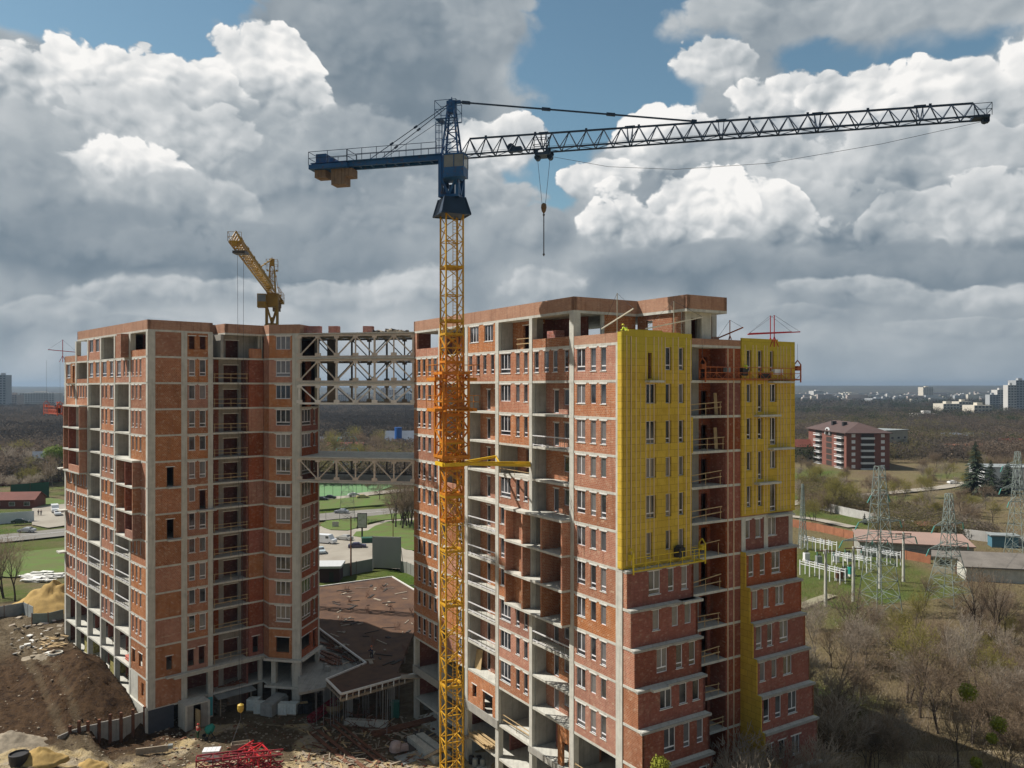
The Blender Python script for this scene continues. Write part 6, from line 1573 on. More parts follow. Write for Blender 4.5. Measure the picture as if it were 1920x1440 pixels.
CARPAINT = {}
def car(label, px, py, rz, col, van=False, sc=1.0, group='cars around the road junction'):
    p = WG(px, py, .42); r = thing('parked_van' if van else 'parked_car', label, 'van' if van else 'car', V3(p), rz, None)
    key = tuple(col)
    if key not in CARPAINT: CARPAINT[key] = simple('car_paint_%d' % len(CARPAINT), col, .25, spec=.6, var=.05)
    L, Wd, H = (5.4, 1.95, 2.3) if van else (4.4, 1.75, 1.42)
    if van: prof = [(-2.7, .35), (-2.7, 2.2), (-2.5, 2.3), (1.3, 2.3), (1.95, 1.35), (2.6, 1.15), (2.7, .9), (2.7, .35)]
    else: prof = [(-2.2, .3), (-2.2, .85), (-2.05, .98), (-1.55, 1.02), (-1.0, 1.4), (.35, 1.42), (1.15, .98), (2.05, .82), (2.2, .6), (2.2, .3)]
    m = MB(); n = len(prof); h = Wd/2
    vs = [(x, -h*(1 if z < 1.05 or van else .82), z) for x, z in prof]+[(x, h*(1 if z < 1.05 or van else .82), z) for x, z in prof]
    m.add(vs, [tuple(range(n)), tuple(range(2*n-1, n-1, -1))]+[(i, n+i, n+(i+1)%n, (i+1)%n) for i in range(n)]); m.build('body', CARPAINT[key], r)
    g = MB()
    if van: g.add([(1.36, -.85, 2.2), (1.9, -.9, 1.42), (1.9, .9, 1.42), (1.36, .85, 2.2)], [(0, 1, 2, 3)]); g.box(.5, 1.35, -h-.01, h+.01, 1.45, 2.05)
    else:
        g.box(-1.0, .35, -h*.86, h*.86, 1.05, 1.33); g.add([(.42, -.68, 1.40), (1.12, -.78, 1.02), (1.12, .78, 1.02), (.42, .68, 1.40)], [(0, 1, 2, 3)]); g.add([(-1.05, -.68, 1.40), (-1.55, -.78, 1.05), (-1.55, .78, 1.05), (-1.05, .68, 1.40)], [(3, 2, 1, 0)])
    g.build('windows', GLASS, r)
    for x in (-L*.31, L*.31):
        for s_ in (-1, 1):
            w = MB(); w.tube((x, s_*(h-.2), .33), (x, s_*(h+.02), .33), .33, n=14); o = w.build('wheel', BLACK, r); w = MB(); w.tube((x, s_*(h+.02), .33), (x, s_*(h+.03), .33), .18, n=10); w.build('rim', STEEL, o)
    for s_ in (-1, 1): w = MB(); w.box(L/2-.05, L/2+.01, s_*h*.6-.15, s_*h*.6+.15, .6, .78); w.build('headlight', WHITEP, r)
    return r
car('white delivery van parked at the junction between the towers', 611, 1022, -.35, (.75, .76, .78), True)
car('silver car parked behind the white van', 646, 1016, 2.7, (.42, .42, .40))
car('dark purple car driving near the pale screen', 670, 1031, .15, (.05, .04, .09))
car('light blue grey car below the white van', 601, 1040, -1.2, (.45, .52, .55))
car('silver car on the road behind the pylon foot', 640, 965, 3.0, (.36, .38, .42))
car('black car at the edge of the sports field, left of the other black car', 603, 941, .1, (.02, .02, .025))
car('black car just right of its neighbour by the sports field', 619, 938, .1, (.02, .02, .03))
car('white car parked behind the pylon', 664, 933, .4, (.6, .6, .6))
car('yellowish car parked right of the white one behind the pylon', 680, 936, .3, (.5, .42, .2))
car('white van at the left edge of the left tower', 103, 962, -1.0, (.75, .76, .78), True)
car('white car parked in front of the white van on the left', 108, 968, -1.0, (.6, .62, .65))
car('dark car behind the pale barrier on the left', 38, 984, .3, (.03, .05, .05))
car('silver car on the road beyond the bare tree on the left', 50, 1001, 3.1, (.45, .46, .48))
car('silver car on the road near the brown apartment house', 1506, 905, .1, (.5, .5, .52))
car('white car beside the big spruce', 1787, 909, .2, (.75, .75, .75))
p = WG(690, 1020, .3); m = MB(); m.box(-1.6, 1.6, -1, 1, 0, 1.3); m.box(-1.7, 1.7, -1.1, 1.1, 1.3, 1.4); tag1(m, 'waste_container', simple('dark_green_bin', (.02, .09, .06), .6), 'dark green waste container behind the pale screen', 'container', V3(p), .2)
# screen, signs, poles, kiosk, fences
a, b = WG(699, 1069), WG(751, 1073); u = (b-a); L = Vector((u.x, u.y)).length
r = thing('advert_screen', 'large blank grey screen on a steel frame behind the podium', 'billboard', V3(a), atan2(u.y, u.x))
m = MB(); m.box(0, L, -.1, 0, .6, 7.2); m.build('panel', simple('blank_grey_panel', (.36, .36, .36), .7, var=.1, scale=.3), r); m = MB()
for x in (0, L): m.bar((x, .05, 0), (x, .05, 7.4), .2)
for z in (.6, 7.25): m.bar((0, .05, z), (L, .05, z), .16)
for x in (0, L/3, 2*L/3, L): m.bar((x, 0, 6), (x, 2.4, 0), .12)
m.build('support_frame', STEEL, r)
p = WG(679, 1013, .2); r = thing('billboard', 'upright framed billboard on one dark post beside the grass island', 'billboard', V3(p), .1)
m = MB(); m.box(-.2, .2, -.15, .15, 0, 3.2); m.build('post', BLACK, r); m = MB(); m.box(-1.25, 1.25, -.15, .15, 3.0, 6.9); m.build('frame', DARK, r); m = MB(); m.box(-1.1, 1.1, -.17, -.15, 3.2, 6.7); m.build('poster', simple('faded_poster', (.42, .45, .38), .6, var=.5, scale=1.5, col2=(.25, .30, .2)), r)
def pole(label, px, py, h, rad=.16, mat=None, name='utility_pole', arm=True):
    p = WG(px, py); r = thing(name, label, 'pole', V3(p)); m = MB(); m.tube((0, 0, -.3), (0, 0, h), rad, rad*.6, 8); m.build('shaft', mat or WOODG, r)
    if arm: m = MB(); m.bar((-.8, 0, h-.4), (.8, 0, h-.4), .1); [m.tube((x, 0, h-.35), (x, 0, h-.1), .05, n=6) for x in (-.7, 0, .7)]; m.build('cross_arm', STEEL, r)
    return r
pole('dark timber pole left of the grey screen', 658, 1079, 12.5, .2, RUST); pole('thin dark pole behind the grey screen', 737, 1012, 6.6, .12, RUST, arm=False)
pole('thin pole with a small box beside the road island', 611, 985, 4.0, .08, STEEL, 'road_sign', False)
p = WG(629, 992, .2); m = MB(); m.box(-.9, .9, -.06, .06, .5, 1.9); m.bar((-.7, 0, 0), (-.7, 0, .6), .08); m.bar((.7, 0, 0), (.7, 0, .6), .08); tag1(m, 'notice_board', simple('pale_pink_board', (.55, .48, .46), .6), 'small pale notice board on the grass island', 'notice board', V3(p))
a = WG(588, 1092); b = WG(637, 1089); r = thing('site_kiosk', 'flat-roofed site hut with pale roof and dark maroon wall', 'hut', V3(a), .05); L = (b-a).length
m = MB(); m.box(0, L, 0, 5, 0, 2.9); m.build('wall', simple('maroon_cladding', (.05, .02, .028), .6), r); m = MB(); m.box(-.15, L+.4, -.5, 5.3, 2.9, 3.35); m.build('roof', simple('pale_roof', (.55, .56, .56), .5), r)
m = MB(); m.box(L*.6, L*.6+.9, -.04, 0, .1, 2.1); m.build('door', BLACK, r)
fence('site_fence', 'grey sheet site fence beside the maroon hut and the grey screen', [WG(637, 1082), WG(668, 1076), WG(698, 1070)], 2.6, simple('greenish_grey_fence', (.24, .25, .225), .7, var=.2, scale=.3), pw=2.6)
fence('site_fence', 'short grey fence right of the grey screen', [WG(752, 1073), WG(763, 1075), WG(778, 1082)], 2.4, MATS['greenish_grey_fence'], pw=2.2)
a = [WG(560, 933), WG(640, 931), WG(668, 927), WG(700, 921), WG(775, 905)]
r = thing('field_fence', 'tall wire fence of slim posts round the green sports field', 'fence', V3(a[0])); m = MB()
for p, q in zip(a, a[1:]):
    n = int((q-p).length/3)
    for i in range(n): c = p.lerp(q, i/n)-a[0]; m.bar(c, c+Vector((0, 0, 4.5)), .10)
    for z in (.1, 4.5): m.bar(p-a[0]+Vector((0, 0, z)), q-a[0]+Vector((0, 0, z)), .07)
m.build('post', DARK, r)
# ---- lattice pylons
def pylon(label, px, py, h, w, mat, rz=.3, arms=((.62, 3.2), (.78, 2.6), (.93, 2.0)), waist=.3):
    p = WG(px, py); r = thing('power_pylon', label, 'pylon', V3(p), rz); m = MB()
    def wd(f): return w*(1-f*(1-waist)/.55)/2 if f < .55 else w*waist/2*(1-(f-.55)/.45*.55)
    N = 10; fs = [1-(1-i/N)**1.12 for i in range(N+1)]
    for i in range(N):
        f0, f1 = fs[i], fs[i+1]; a0, a1 = wd(f0), wd(f1); z0, z1 = h*f0, h*f1
        cs = [(-1,-1),(1,-1),(1,1),(-1,1)]
        for j in range(4):
            q, t_ = cs[j], cs[(j+1)%4]
            m.bar((q[0]*a0, q[1]*a0, z0), (q[0]*a1, q[1]*a1, z1), .11)
            m.bar((q[0]*a0, q[1]*a0, z0), (t_[0]*a1, t_[1]*a1, z1), .055); m.bar((t_[0]*a0, t_[1]*a0, z0), (q[0]*a1, q[1]*a1, z1), .055); m.bar((q[0]*a1, q[1]*a1, z1), (t_[0]*a1, t_[1]*a1, z1), .08)
    m.build('lattice_body', mat, r)
    for f, L in arms:
        k = MB(); z = h*f; a = wd(f)
        for s_ in (-1, 1):
            k.bar((s_*a, a, z), (s_*(a+L), 0, z), .12); k.bar((s_*a, -a, z), (s_*(a+L), 0, z), .12); k.bar((s_*a, 0, z+1.0), (s_*(a+L), 0, z), .1)
            for q in range(1, 4): c = a+L*q/4; k.bar((s_*c, a*(1-q/4), z), (s_*c, 0, z+1.0*(1-q/4)), .05)
        o = k.build('cross_arm', mat, r); k = MB()
        for s_ in (-1, 1): k.tube((s_*(a+L), 0, z), (s_*(a+L)+s_*.6, .2, z-1.3), .11, n=6)
        k.build('insulator', simple('glass_insulator', (.10, .34, .30), .3) if 'glass_insulator' not in MATS else MATS['glass_insulator'], o)
    return r
pylon('slim lattice pylon standing on the road island between the towers', 651, 978, 26.5, 4.6, STEEL, .2, ((.70, 2.4), (.82, 2.0), (.95, 1.6)), .6)
pylon('widest grey lattice pylon in the substation', 1649, 1146, 25.5, 5.2, STEELG, .25, ((.50, 6.0), (.62, 3.0), (.80, .8)), .5)
pylon('lattice pylon right of the widest one, its legs spread apart', 1779, 1130, 20.0, 6.0, STEELG, .5, ((.52, 4.6), (.72, 3.4)), .32)
pylon('lattice pylon cut by the right edge of the picture', 1908, 1050, 25.0, 4.4, STEELG, .6, ((.55, 3.0), (.68, 7.0), (.88, 6.5)), .45)
pylon('slender red and white topped mast left of the concrete poles', 1505, 1030, 16.0, 1.6, STEELG, .2, (), .5)
for px, py, top, lab in ((1548, 1137, 1030, 'concrete pole nearest the right tower in the substation'), (1600, 1128, 1025, 'concrete pole left of the widest pylon'), (1650, 1104, 1010, 'concrete pole partly behind the widest pylon'), (1694, 1092, 998, 'concrete pole right of the widest pylon')):
    p = WG(px, py); h = (py-top)*p.y/F_PX; r = thing('concrete_pole', lab, 'pole', V3(p), 0, 'concrete poles of the substation')
    m = MB(); m.tube((0, 0, 0), (0, 0, h), .32, .22, 10); m.build('shaft', CONC, r); m = MB(); m.bar((-1.6, 0, h-.3), (1.6, 0, h-.3), .16); m.bar((0, 0, h), (0, 0, h+2.2), .08); m.build('cross_arm', RUST, r)
    m = MB(); [m.tube((x, 0, h-.3), (x, .1, h-1.2), .09, n=6) for x in (-1.5, 0, 1.5)]; m.build('insulator', MATS['glass_insulator'], r)
# power lines between pylons
m = MB()
def wire(a, b, sag=1.5, n=10):
    P = [a.lerp(b, i/n)-Vector((0, 0, sag*4*(i/n)*(1-i/n))) for i in range(n+1)]
    for p, q in zip(P, P[1:]): m.tube(p, q, .025, n=3, cap=False)
t1, t2, t3 = WG(1649, 1146), WG(1779, 1130), WG(1908, 1050)
for dx in (-4, 0, 4):
    wire(t1+Vector((dx, 0, 13)), t2+Vector((dx*.8, 0, 10.5))); wire(t1+Vector((dx*.7, 0, 15.8)), t3+Vector((dx, 0, 17))); wire(t2+Vector((dx, 0, 14)), t3+Vector((dx, 0, 22))); wire(t3+Vector((dx, 0, 17)), WG(2100, 980, 16))
tag1(m, 'power_lines', CABLE, 'thin power lines strung between the substation pylons', 'cables')
# switchgear frames
for k, (px0, py0, px1, py1) in enumerate(((1500, 1028, 1560, 1042), (1500, 1078, 1575, 1096), (1608, 1050, 1682, 1064), (1560, 1060, 1625, 1074))):
    a, b = WG(px0, py0), WG(px1, py1); d = b-a; L = d.length; r = thing('switchgear_frame', ('white switchgear rack farthest left behind the right tower edge', 'white switchgear rack lowest in the substation', 'white switchgear rack behind the widest pylon', 'white switchgear rack in the middle of the substation')[k], 'switchgear', V3(a), atan2(d.y, d.x), 'switchgear racks of the substation')
    m = MB(); n = int(L/2.2)
    for y in (0, 1.6):
        m.bar((0, y, 2.4), (L, y, 2.4), .12); m.bar((0, y, 2.9), (L, y, 2.9), .10)
        for i in range(n+1): m.bar((L*i/n, y, 0), (L*i/n, y, 3.2), .16)
    m.build('rack', WHITEP, r); m = MB()
    for i in range(n): m.lathe([(.14, 0), (.22, .1), (.14, .2), (.22, .3), (.14, .4), (.22, .5), (.1, .9)], (L*(i+.5)/n, .8, 2.4), 8)
    m.build('insulator', simple('porcelain_grey', (.45, .47, .5), .3) if k == 0 else MATS['porcelain_grey'], r)
for k, (px, py, c) in enumerate(((1512, 1052, WHITEP), (1535, 1058, SHEET), (1568, 1055, WHITEP), (1583, 1083, SHEET), (1596, 1080, GREEN), (1574, 1088, RUST), (1590, 1052, SHEET))):
    p = WG(px, py); m = MB(); m.box(-.6, .6, -.5, .5, .4, 1.9, 0); m.box(-.7, .7, -.6, .6, 0, .4, 1)
    for x in (-.35, 0, .35): m.lathe([(.09, 0), (.14, .1), (.09, .2), (.14, .3), (.07, .6)], (x, 0, 1.9), 8, 2)
    tag1(m, 'transformer', [c, CONC, BLACK], ('small white transformer at the left end of the substation', 'grey transformer beside the small white one', 'white transformer by the three dark insulators', 'grey transformer between the two concrete poles', 'green transformer beside the grey one at the second pole', 'rust-brown transformer low in the substation', 'grey transformer behind the middle rack')[k], 'transformer', V3(p), rnd(-.3, .3))
# fences and sheds on the right
WFENCE = simple('pale_concrete_fence', (.50, .49, .47), .85, var=.25, scale=.3, col2=(.36, .35, .34)); BFENCE = simple('orange_brick_fence', (.36, .15, .08), .9, var=.3, scale=.8)
fence('concrete_fence', 'long pale concrete panel fence crossing behind the pylons', [WG(1524, 952), WG(1590, 968), WG(1660, 984), WG(1740, 1000), WG(1820, 1012), WG(1930, 1027)], 2.6, WFENCE, pw=3.0, post=CONC, wavy=True)
fence('brick_fence', 'low orange brick fence left of the widest pylon', [WG(1486, 988), WG(1530, 996), WG(1600, 1012)], 2.2, BFENCE, pw=3.5)
fence('brick_fence', 'low orange brick fence between the pylons', [WG(1660, 1040), WG(1700, 1049), WG(1745, 1058)], 2.0, BFENCE, pw=3.0)
def hut(name, label, px, py, L, Wd, H, rz, wall, roof, slope=.0, cat='shed', wins=(), door=None, gable=0.0, over=.4):
    p = WG(px, py); r = thing(name, label, cat, V3(p), rz)
    m = MB()
    if gable:
        m.prism([(0, 0), (L, 0), (L, Wd), (0, Wd)], -.5, H)
        for x in (0, L-.2): m.add([(x, 0, H), (x, Wd, H), (x, Wd/2, H+gable), (x+.2, 0, H), (x+.2, Wd, H), (x+.2, Wd/2, H+gable)], [(0, 2, 1), (3, 4, 5), (0, 1, 4, 3), (1, 2, 5, 4), (2, 0, 3, 5)])
    else: m.prism([(0, 0), (L, 0), (L, Wd), (0, Wd)], -.5, H)
    m.build('wall', wall, r); m = MB(); o = over
    if gable:
        for s_ in (0, 1):
            y0, y1 = (-o, Wd/2) if s_ == 0 else (Wd+o, Wd/2); z0 = H-o*gable/(Wd/2)
            m.add([(-o, y0, z0), (L+o, y0, z0), (L+o, y1, H+gable), (-o, y1, H+gable), (-o, y0, z0+.18), (L+o, y0, z0+.18), (L+o, y1, H+gable+.18), (-o, y1, H+gable+.18)], [(0,3,2,1),(4,5,6,7),(0,1,5,4),(1,2,6,5),(2,3,7,6),(3,0,4,7)])
    else: m.add([(-o, -o, H), (L+o, -o, H), (L+o, Wd+o, H+slope), (-o, Wd+o, H+slope), (-o, -o, H+.25), (L+o, -o, H+.25), (L+o, Wd+o, H+slope+.25), (-o, Wd+o, H+slope+.25)], [(0,3,2,1),(4,5,6,7),(0,1,5,4),(1,2,6,5),(2,3,7,6),(3,0,4,7)])
    m.build('roof', roof, r)
    for (face, a, b, lo, hi) in wins:
        m = MB(); g_ = MB()
        if face == 's': m.box(a, b, -.06, .02, lo, hi); g_.box(a+.08, b-.08, -.08, -.06, lo+.08, hi-.08)
        elif face == 'w': m.box(-.06, .02, a, b, lo, hi); g_.box(-.08, -.06, a+.08, b-.08, lo+.08, hi-.08)
        else: m.box(L-.02, L+.06, a, b, lo, hi); g_.box(L+.06, L+.08, a+.08, b-.08, lo+.08, hi-.08)
        w_ = m.build('window', WHITE, r); g_.build('pane', GLASS, w_)
    if door: m = MB(); m.box(door[0], door[1], -.05, 0, 0, 2.1); m.build('door', RUST, r)
    return r
PINKR = simple('pink_bitumen_roof', (.34, .22, .18), .9, var=.3, scale=.15, col2=(.27, .19, .16)); GREYR = simple('grey_slate_roof', (.19, .17, .15), .9, var=.35, scale=.3)
CREAM = simple('cream_render', (.52, .47, .36), .85, var=.2, scale=.4); WHW = simple('white_wall', (.66, .68, .70), .8, var=.12, scale=.3)
hut('workshop', 'long low workshop with a wide pink flat roof behind the widest pylon', 1612, 1043, 24, 13, 3.4, -.30, CONCD, PINKR, .6, 'workshop')
hut('transformer_house', 'small white house with dark door at the legs of the right pylon', 1750, 1072, 11.5, 4.5, 3.2, -.48, CREAM, GREYR, .4, 'hut', (('s', 1.2, 3.2, 1.6, 2.7), ('s', 8, 10, 1.6, 2.7)), (4.2, 5.3))
hut('shed', 'long grey-roofed shed running off the right edge', 1812, 1090, 26, 8, 2.8, -.22, CONC, GREYR, 1.6, 'shed', (('s', 14, 17, .8, 2.2),))
hut('garage', 'blue grey metal garages by the pale concrete fence', 1724, 1005, 9, 5, 2.6, -.25, SHEET, RUST, .3, 'garage')
hut('cabin', 'small blue cabin by the fence near the right edge', 1860, 1026, 6, 3, 2.8, -.2, simple('blue_cabin', (.08, .20, .27), .6), SHEET, .1, 'cabin')
m = MB()
for i in range(60): p = WG(rnd(1674, 1712), rnd(988, 997)); m.obox(p+Vector((0, 0, rnd(0, 1.3))), (rnd(1, 3), rnd(.6, 1.4), .4), rnd(0, 3), 0, 0, (rnd(-.3, .3), 0))
tag1(m, 'straw_pile', simple('pale_straw', (.45, .36, .2), .95, var=.4), 'pale yellow heap of boards behind the pink roofed workshop', 'heap')
# ================= houses beyond =================
RB = simple('brown_facing_brick', (.21, .085, .065), .85, var=.2, scale=.5); RR = simple('brown_metal_roof', (.095, .058, .052), .7, var=.25, scale=.2); BEIGE = simple('beige_render', (.40, .37, .30), .85, var=.2, scale=.2)
c0 = WG(1587, 881); cl = WG(1516, 864); cr = WG(1641, 862)
r = thing('apartment_house', 'six-storey brown brick apartment house with a dark hipped roof and white balconies', 'building', V3(c0))
u1 = Vector((cl.x-c0.x, cl.y-c0.y)); u2 = Vector((cr.x-c0.x, cr.y-c0.y)); L1_, L2_ = u1.length, u2.length*.75; u1.normalize(); u2.normalize()
u2 = (u2-u1*u2.dot(u1)).normalized(); L2_ = 21
def hp_(a, b): v = u1*a+u2*b; return (v.x, v.y)
H6 = 18.0; m = MB(); m.prism([hp_(0, 0), hp_(L1_, 0), hp_(L1_, L2_), hp_(0, L2_)], -1, H6); m.build('wall', RB, r)
m = MB(); bp = MB(); dk = MB()
for f in range(6):
    z = 3*f
    for (a0, a1) in ((.06, .24), (.62, .80)): 
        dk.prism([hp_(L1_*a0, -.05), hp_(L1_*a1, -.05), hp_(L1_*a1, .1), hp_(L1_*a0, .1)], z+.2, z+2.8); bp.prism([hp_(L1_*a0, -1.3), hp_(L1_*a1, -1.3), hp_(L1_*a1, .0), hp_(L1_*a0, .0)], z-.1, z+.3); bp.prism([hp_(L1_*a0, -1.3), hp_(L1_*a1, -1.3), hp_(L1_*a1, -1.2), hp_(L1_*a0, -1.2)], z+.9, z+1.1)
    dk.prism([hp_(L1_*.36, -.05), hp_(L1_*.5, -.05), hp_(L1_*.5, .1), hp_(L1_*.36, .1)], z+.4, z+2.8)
    for b in (.12, .80): m.prism([hp_(-.06, L2_*b), hp_(.1, L2_*b), hp_(.1, L2_*b+1.8), hp_(-.06, L2_*b+1.8)], z+.9, z+2.5)
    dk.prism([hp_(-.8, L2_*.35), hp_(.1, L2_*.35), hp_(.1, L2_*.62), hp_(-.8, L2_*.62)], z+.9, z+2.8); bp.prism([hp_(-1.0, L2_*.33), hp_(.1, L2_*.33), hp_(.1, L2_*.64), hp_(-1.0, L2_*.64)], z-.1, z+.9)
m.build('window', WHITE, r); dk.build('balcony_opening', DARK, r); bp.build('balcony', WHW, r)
m = MB(); e = 1.2; P = [hp_(-e, -e), hp_(L1_+e, -e), hp_(L1_+e, L2_+e), hp_(-e, L2_+e)]; q = [hp_(L2_*.5, L2_*.5), hp_(L1_-L2_*.4, L2_*.5)]
m.add([p+(H6,) for p in P]+[t_+(H6+4.6,) for t_ in q]+[p+(H6-.3,) for p in P], [(0, 1, 5, 4), (1, 2, 5), (2, 3, 4, 5), (3, 0, 4), (9, 8, 7, 6), (0, 6, 7, 1), (1, 7, 8, 2), (2, 8, 9, 3), (3, 9, 6, 0)]); rf = m.build('roof', RR, r)
m = MB()
for a, b in ((.35, .3), (.6, .28), (.5, .55)): p = hp_(L1_*a, L2_*b); m.box(p[0]-1, p[0]+1, p[1]-1, p[1]+1, H6+1.5, H6+4.6)
m.build('chimney', BLACK, rf)
m = MB(); cc = hp_(L1_*.45, -.1); 
for i in range(12):
    a0, a1 = pi*i/12, pi*(i+1)/12; p0 = hp_(L1_*.45+2.9*cos(a0), -.4); p1 = hp_(L1_*.45+2.9*cos(a1), -.4); m.bar(p0+(H6-2+3.4*sin(a0),), p1+(H6-2+3.4*sin(a1),), .6)
m.build('arched_gable', WHW, r)
def house(label, px, py, L, Wd, H, rz, wall, roof, gable=3.0, cat='house', n=3, name='house', floors=1):
    w = [('s', L*(i+.3)/n, L*(i+.7)/n, f*3+1.0, f*3+2.3) for i in range(n) for f in range(floors)]+[('w', Wd*.3, Wd*.6, 1.0, 2.3)]
    return hut(name, label, px, py, L, Wd, H, rz, wall, roof, 0, cat, w, None, gable)
ROOFR = simple('dark_red_tiles', (.17, .05, .035), .8, var=.25, scale=.4); ROOFO = simple('orange_brown_tiles', (.28, .13, .08), .8, var=.25); ROOFB = simple('blue_grey_metal_roof', (.17, .20, .25), .5, var=.2, scale=.3)
house('large grey rendered block behind the brown apartment house', 1643, 858, 30, 18, 15, .55, BEIGE, SHEET, 0.0, 'building', 5, 'office_block', 4)
house('cream townhouse with red roof at the edge of the yellow cladding', 1480, 866, 24, 10, 8, .15, CREAM, ROOFR, 3.5, n=5, floors=2)
house('cream gabled house with dark red roof on the wood edge', 1700, 849, 14, 12, 4.5, 1.1, CREAM, ROOFR, 6)
house('low house with orange brown roof left of the big spruce', 1786, 859, 22, 12, 3.5, .1, simple('sand_wall', (.38, .28, .18), .8), ROOFO, 4)
house('house with long dark roof half hidden in the wood', 1775, 833, 30, 14, 3.5, .05, BEIGE, ROOFB, 4)
house('red-brown roofed house at the right edge of the wood', 1880, 846, 40, 14, 3.5, .0, BEIGE, ROOFR, 4)
house('white two-storey modern building behind the spruces', 1846, 918, 36, 14, 8.6, -.12, WHW, SHEET, 0.0, 'building', 7, 'modern_house', 2)
house('dark blue grey roofed house behind the lime green tree', 62, 905, 16, 12, 6.5, .5, CREAM, ROOFB, 6, n=3, floors=2)
house('house with a wide blue grey metal roof between the towers', 722, 852, 24, 16, 5.0, .12, RB, ROOFB, 8.5, n=3)
p = WG(745, 852); m = MB(); m.tube((p.x, p.y+4, p.z+9), (p.x, p.y+4, p.z+16), 2.2, n=12); tag1(m, 'roof_tank', simple('bright_blue', (.02, .12, .42), .4), 'bright blue round tank rising above the blue grey roof', 'tank')
house('pale yellow house among conifers left of the pylon top', 612, 862, 20, 10, 6, .1, CREAM, ROOFR, 3, n=4, floors=2)
house('white house behind the left truss end', 596, 848, 14, 10, 5, .2, WHW, ROOFB, 4)
house('small red-roofed hut at the left edge behind the pale barrier', -20, 955, 14, 8, 3, .1, ROOFR, ROOFR, 2)
fence('sports_wall', 'dark green practice wall below the dark roofed house', [WG(20, 938), WG(92, 932)], 5.5, simple('dark_green_wall', (.02, .085, .05), .8, var=.15), pw=6)
fence('brick_fence', 'dark red brick wall running behind the green practice wall', [WG(-10, 912), WG(120, 902)], 4.0, simple('dark_red_wall', (.16, .05, .04), .9), pw=6)
fence('barrier', 'pale blue-white barrier wall at the left edge', [WG(-20, 984), WG(64, 978)], 3.2, WHW, pw=8)
m = MB(); 
for x, lab in ((72, 'person standing on the path left of the white van, nearer the barrier'), (77, 'person in dark clothes standing beside the other pedestrian')): person(lab, V3(WG(x, 968, .25)), .5, NAVY, JEANS, BLACK)

# ---- distant city blocks
FARW = [simple('far_wall_%d' % i, c, .9, var=.15, scale=.02) for i, c in enumerate(((.55, .54, .52), (.42, .36, .33), (.38, .40, .42), (.60, .56, .48)))]
FWIN = simple('far_windows', (.09, .10, .12), .5, var=.2, scale=.05)
def block(label, px0, px1, ytop, d, mat, floors=None, name='tower_block', Wd=None, group=None):
    x0, x1 = (px0-CX)/F_PX*d, (px1-CX)/F_PX*d; z1 = CAMZ-(ytop-HY)/F_PX*d; z0 = G((x0+x1)/2, d)-2; Wd = Wd or min(40, abs(x1-x0))
    r = thing(name, label, 'building', ((x0+x1)/2, d, 0), rnd(-.12, .12), group); L = (x1-x0)/2
    m = MB(); m.box(-L, L, 0, Wd, z0, z1); m.build('wall', mat, r); m = MB(); n = max(3, int((z1-z0)/4)); c = max(3, int(2*L/5))
    for i in range(n):
        for j in range(c): x = -L+2*L*(j+.5)/c; m.box(x-L/c*.55, x+L/c*.55, -.3, 0, z0+(z1-z0)*(i+.3)/n, z0+(z1-z0)*(i+.75)/n)
    m.build('windows', FWIN, r); m = MB(); m.box(-L*.3, L*.3, Wd*.3, Wd*.6, z1, z1+3.5); m.build('roof_room', mat, r)
block('grey tower block on the skyline at the left edge', -8, 11, 703, 1400, FARW[2]); block('long low pale block on the skyline left of the left tower', 38, 100, 737, 1700, FARW[0]); block('brown block beside the grey skyline tower at the left edge', 12, 32, 740, 1600, FARW[1])
block('white pair-like slab far right of the yellow cladding', 1525, 1545, 733, 3200, FARW[0]); block('low grey block next to the first far slab', 1546, 1570, 738, 3300, FARW[2]); block('cream block with roof masts on the far plain', 1581, 1608, 737, 3200, FARW[3]); block('lone pale tower block on the skyline above the wood', 1731, 1750, 726, 2600, FARW[3])
block('small far block right of the lone tower', 1800, 1808, 739, 2600, FARW[0]); block('tall pale tower block at the right edge', 1890, 1906, 722, 1300, FARW[0]); block('tallest darker tower block at the right edge', 1905, 1930, 713, 1350, FARW[2]); block('stepped white block left of the right-edge towers', 1870, 1889, 731, 1500, FARW[0]); block('turquoise-white block lower left of the right-edge towers', 1856, 1872, 740, 1500, FARW[2])
block('long low white factory in the wood', 1722, 1766, 776, 1000, FARW[0]); block('wide cream building before the right-edge towers', 1768, 1800, 757, 1250, FARW[3]); block('cream building with flat roof left of the towers', 1798, 1822, 753, 1300, FARW[3]); block('brownish building below the right-edge towers', 1826, 1862, 760, 1100, FARW[3]); block('long pale slab on the far plain', 1635, 1668, 747, 2200, FARW[2])
for i, (a, b, y, d, k) in enumerate(((604, 624, 743, 2300, 0), (627, 650, 740, 2200, 1), (652, 664, 746, 2500, 0), (700, 716, 738, 2300, 1), (714, 728, 728, 2400, 1), (730, 742, 731, 2500, 1), (742, 758, 742, 2100, 0), (756, 772, 738, 2300, 2), (672, 690, 748, 2500, 3), (688, 700, 744, 2400, 2))):
    block(('pale gridded block seen through the truss at the far left', 'pink-grey block seen through the truss beside the far left one', 'small white block seen through the truss in a gap', 'reddish block seen through the truss right of its middle', 'tallest reddish block seen through the truss', 'reddish block right of the tallest one behind the truss', 'pale block low behind the right truss half', 'grey block seen at the right end of the truss', 'low cream block behind the middle of the truss', 'grey block behind the middle of the truss')[i], a, b, y, d, FARW[k])
m = MB()
for px, t_, d in ((620, 701, 2600), (598, 715, 2600)):
    x = (px-CX)/F_PX*d; m.tube((x, d, 0), (x, d, CAMZ-(t_-HY)/F_PX*d), 2.0, .8, n=5)
tag1(m, 'radio_masts', FARW[2], 'pair of thin radio masts on the horizon behind the bridge', 'masts')

